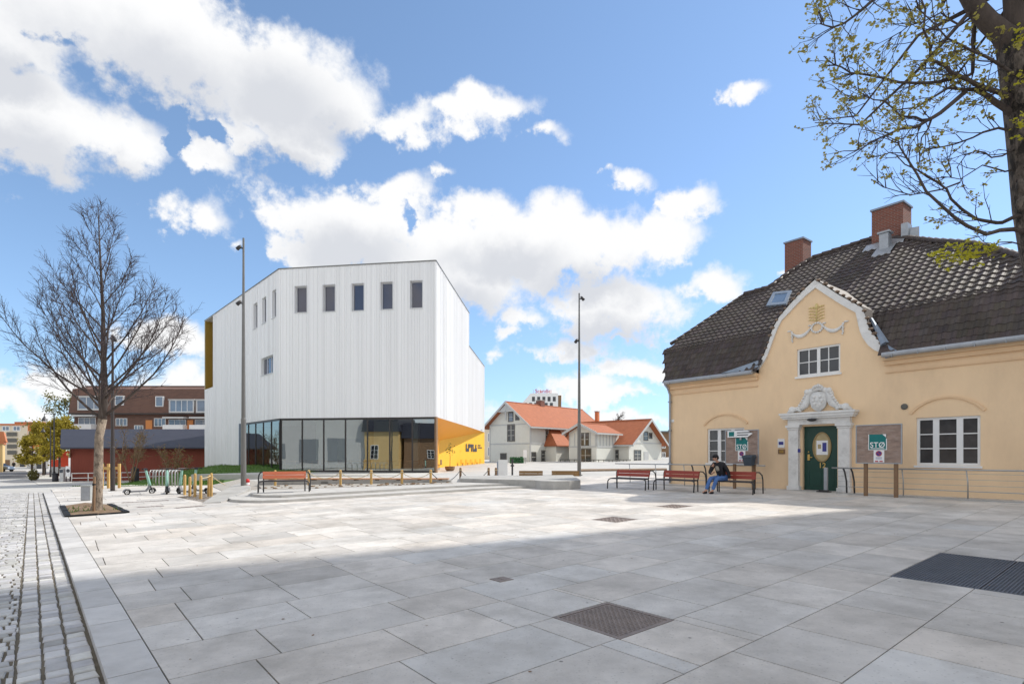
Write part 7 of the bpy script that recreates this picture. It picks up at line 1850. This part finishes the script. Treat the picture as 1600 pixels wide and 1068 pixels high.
dress('jacket', J, {'waist': .150, 'pelvis': .148, 'chest': .165, 'neckb': .082, 'shl': .092, 'shr': .092, 'ell': .066, 'elr': .066, 'wrl': .048, 'wrr': .048}, [('waist', 'pelvis'), ('waist', 'chest'), ('chest', 'neckb'), ('chest', 'shl'), ('chest', 'shr'), ('shl', 'ell'), ('shr', 'elr'), ('ell', 'wrl'), ('elr', 'wrr')], 'jacket', body)
JJ = dict(J); JJ['anl2'] = tuple(Vector(J['knl']).lerp(Vector(J['anl']), .93)); JJ['anr2'] = tuple(Vector(J['knr']).lerp(Vector(J['anr']), .93))
dress('jeans', JJ, {'pelvis': .135, 'hipl': .105, 'hipr': .105, 'knl': .076, 'knr': .076, 'anl2': .060, 'anr2': .060}, [('pelvis', 'hipl'), ('pelvis', 'hipr'), ('hipl', 'knl'), ('hipr', 'knr'), ('knl', 'anl2'), ('knr', 'anr2')], 'jeans', body)
for s in 'lr':
    JJ['hh'] = tuple(Vector(J['an'+s])+Vector((.02, .05, -.05))); JJ['m'] = tuple(Vector(J['an'+s]).lerp(Vector(J['toe'+s]), .5)+Vector((0, 0, -.02)))
    dress('shoe', JJ, {'hh': .045, 'm': .050, 'toe'+s: (.048, .036)}, [('hh', 'm'), ('m', 'toe'+s)], 'jacket', body)
JJ['s1'] = V(-.06, -.075, 1.0); JJ['s2'] = V(-.03, -.015, .78)
dress('shirt', JJ, {'s1': .088, 's2': .112}, [('s1', 's2')], 'shirt', body)
c = Vector(J['head'])+Vector((0, .01, .035)); mb = MB(); mb.ball(c, (.105, .112, .085), 14, 8)
fx = Vector((-.55, -.80, 0)).normalized(); sx2 = Vector((-fx.y, fx.x, 0)); p = c+fx*.08+Vector((0, 0, .0))
i = mb.add([p-sx2*.08, p-sx2*.06+fx*.10-Vector((0, 0, .02)), p+sx2*.06+fx*.10-Vector((0, 0, .02)), p+sx2*.08]); j = mb.add([p-sx2*.08+Vector((0, 0, .012)), p-sx2*.06+fx*.10-Vector((0, 0, .008)), p+sx2*.06+fx*.10-Vector((0, 0, .008)), p+sx2*.08+Vector((0, 0, .012))])
mb.face([i+3, i+2, i+1, i]); mb.face([j, j+1, j+2, j+3])
for k in range(4): mb.face([i+k, i+(k+1) % 4, j+(k+1) % 4, j+k])
mb.build('cap', 'cap', body, smooth=True)
mb = MB(); mb.ball(Vector(J['head'])+Vector((.025, .035, -.01)), (.088, .085, .075), 12, 8); mb.build('hair', 'hair', body, smooth=True)
hd = Vector(J['head']).lerp(Vector(J['jaw']), .25); ff = Vector(J['face']).normalized()
for s in (-1, 1):
    mb = MB(); mb.ball(hd+ff*.082+sx2*.032*s, .009, 8, 5); mb.build('eye', 'hair', body); mb = MB(); mb.ball(hd-fx*.0+sx2*.09*s-Vector((0, 0, .01)), (.015, .02, .028), 8, 5); mb.build('ear', 'skin', body, smooth=True)
mb = MB(); mb.ball(Vector(J['jaw'])+ff*.066+Vector((0, 0, .012)), (.022, .012, .006), 8, 5); mb.build('mouth', 'sign_red', body)
# distant pedestrian at the street end
pp = gp(21.5, 734); t = thing('person', 'tiny dark clothed pedestrian walking at the far street end', 'person', pp, R(20))
V = lambda x, y, z: (x, y, z)
K2 = dict(pelvis=V(0, 0, .95), waist=V(0, 0, 1.1), chest=V(0, -.02, 1.32), neckb=V(0, -.02, 1.46), neck=V(0, -.03, 1.51), jaw=V(0, -.06, 1.57), head=V(0, -.05, 1.65), crown=V(0, -.04, 1.71),
          shl=V(.18, 0, 1.4), shr=V(-.18, 0, 1.4), ell=V(.23, .06, 1.13), elr=V(-.23, -.02, 1.13), wrl=V(.23, .0, .88), wrr=V(-.23, -.14, .90), pal=V(.23, -.02, .81), par=V(-.23, -.18, .83),
          hipl=V(.09, 0, .92), hipr=V(-.09, 0, .92), knl=V(.10, -.12, .50), knr=V(-.10, .06, .50), anl=V(.10, -.16, .08), anr=V(-.10, .26, .12), toel=V(.10, -.32, .04), toer=V(-.10, .12, .04), face=(0, -1, -.1))
b2 = figure(t, K2, 0, 0, 0)
dress('coat', K2, {'waist': .15, 'pelvis': .15, 'chest': .16, 'neckb': .08, 'shl': .085, 'shr': .085, 'ell': .06, 'elr': .06, 'wrl': .045, 'wrr': .045}, [('waist', 'pelvis'), ('waist', 'chest'), ('chest', 'neckb'), ('chest', 'shl'), ('chest', 'shr'), ('shl', 'ell'), ('shr', 'elr'), ('ell', 'wrl'), ('elr', 'wrr')], 'jacket', b2)
K2['a1'] = tuple(Vector(K2['knl']).lerp(Vector(K2['anl']), .95)); K2['a2'] = tuple(Vector(K2['knr']).lerp(Vector(K2['anr']), .95))
dress('trousers', K2, {'pelvis': .13, 'hipl': .1, 'hipr': .1, 'knl': .075, 'knr': .075, 'a1': .06, 'a2': .06}, [('pelvis', 'hipl'), ('pelvis', 'hipr'), ('hipl', 'knl'), ('hipr', 'knr'), ('knl', 'a1'), ('knr', 'a2')], 'jacket', b2)
mb = MB(); mb.ball(Vector(K2['head'])+Vector((0, .02, .03)), (.095, .1, .085), 10, 7); mb.build('hair', 'hair', b2, smooth=True)
# parked car entering at the left edge
cp_ = gp(0, 736.5); t = thing('parked_car', 'blue grey car parked at the far left end of the street', 'car', cp_, R(180))
sec = [(-2.1, .45, .62, .62), (-2.0, .38, .86, .78), (-1.2, .34, .98, .84), (-.75, .32, 1.05, .86), (.3, .32, 1.10, .86), (1.5, .34, 1.02, .85), (2.0, .40, .95, .8), (2.1, .5, .7, .7)]
mb = MB(); rings = []
for x, z0, z1, w_ in sec: rings.append(mb.add([(x, -w_*.95, z0), (x, -w_, (z0+z1)/2), (x, -w_*.92, z1), (x, w_*.92, z1), (x, w_, (z0+z1)/2), (x, w_*.95, z0)]))
for a, b in zip(rings, rings[1:]):
    for k in range(6): mb.face([a+k, a+(k+1) % 6, b+(k+1) % 6, b+k])
mb.face([rings[0]+5-k for k in range(6)]); mb.face([rings[-1]+k for k in range(6)]); cbody = mb.build('body', 'car_paint', t, smooth=False)
mb = MB(); lo, hi = [(-1.0, -.76, 1.0), (1.6, -.76, 1.0), (1.6, .76, 1.0), (-1.0, .76, 1.0)], [(-.35, -.6, 1.45), (1.1, -.6, 1.45), (1.1, .6, 1.45), (-.35, .6, 1.45)]
i = mb.add(lo); j = mb.add(hi)
for k in range(4): mb.face([i+k, i+(k+1) % 4, j+(k+1) % 4, j+k])
gh = mb.build('glasshouse', 'pane_dark', t); mb = MB(); mb.prism([(p[0], p[1]) for p in hi], 1.452, 1.49); mb.build('roof', 'car_paint', t)
for x in (-1.3, 1.35):
    for y in (-.8, .8):
        mb = MB(); mb.tube([(x, y-.1, .32), (x, y+.1, .32)], .32, 16); w_ = mb.build('wheel', 'rubber', t); mb = MB(); mb.tube([(x, y-.105, .32), (x, y+.105, .32)], .2, 12); mb.build('rim', 'steel', w_)
for y in (-.55, .55):
    mb = MB(); mb.ball((-2.06, y, .70), (.06, .17, .08), 10, 6); mb.build('headlight', 'ink_white', t); mb = MB(); mb.ball((2.08, y*1.1, .8), (.04, .14, .09), 10, 6); mb.build('tail_light', 'red_plastic', t)
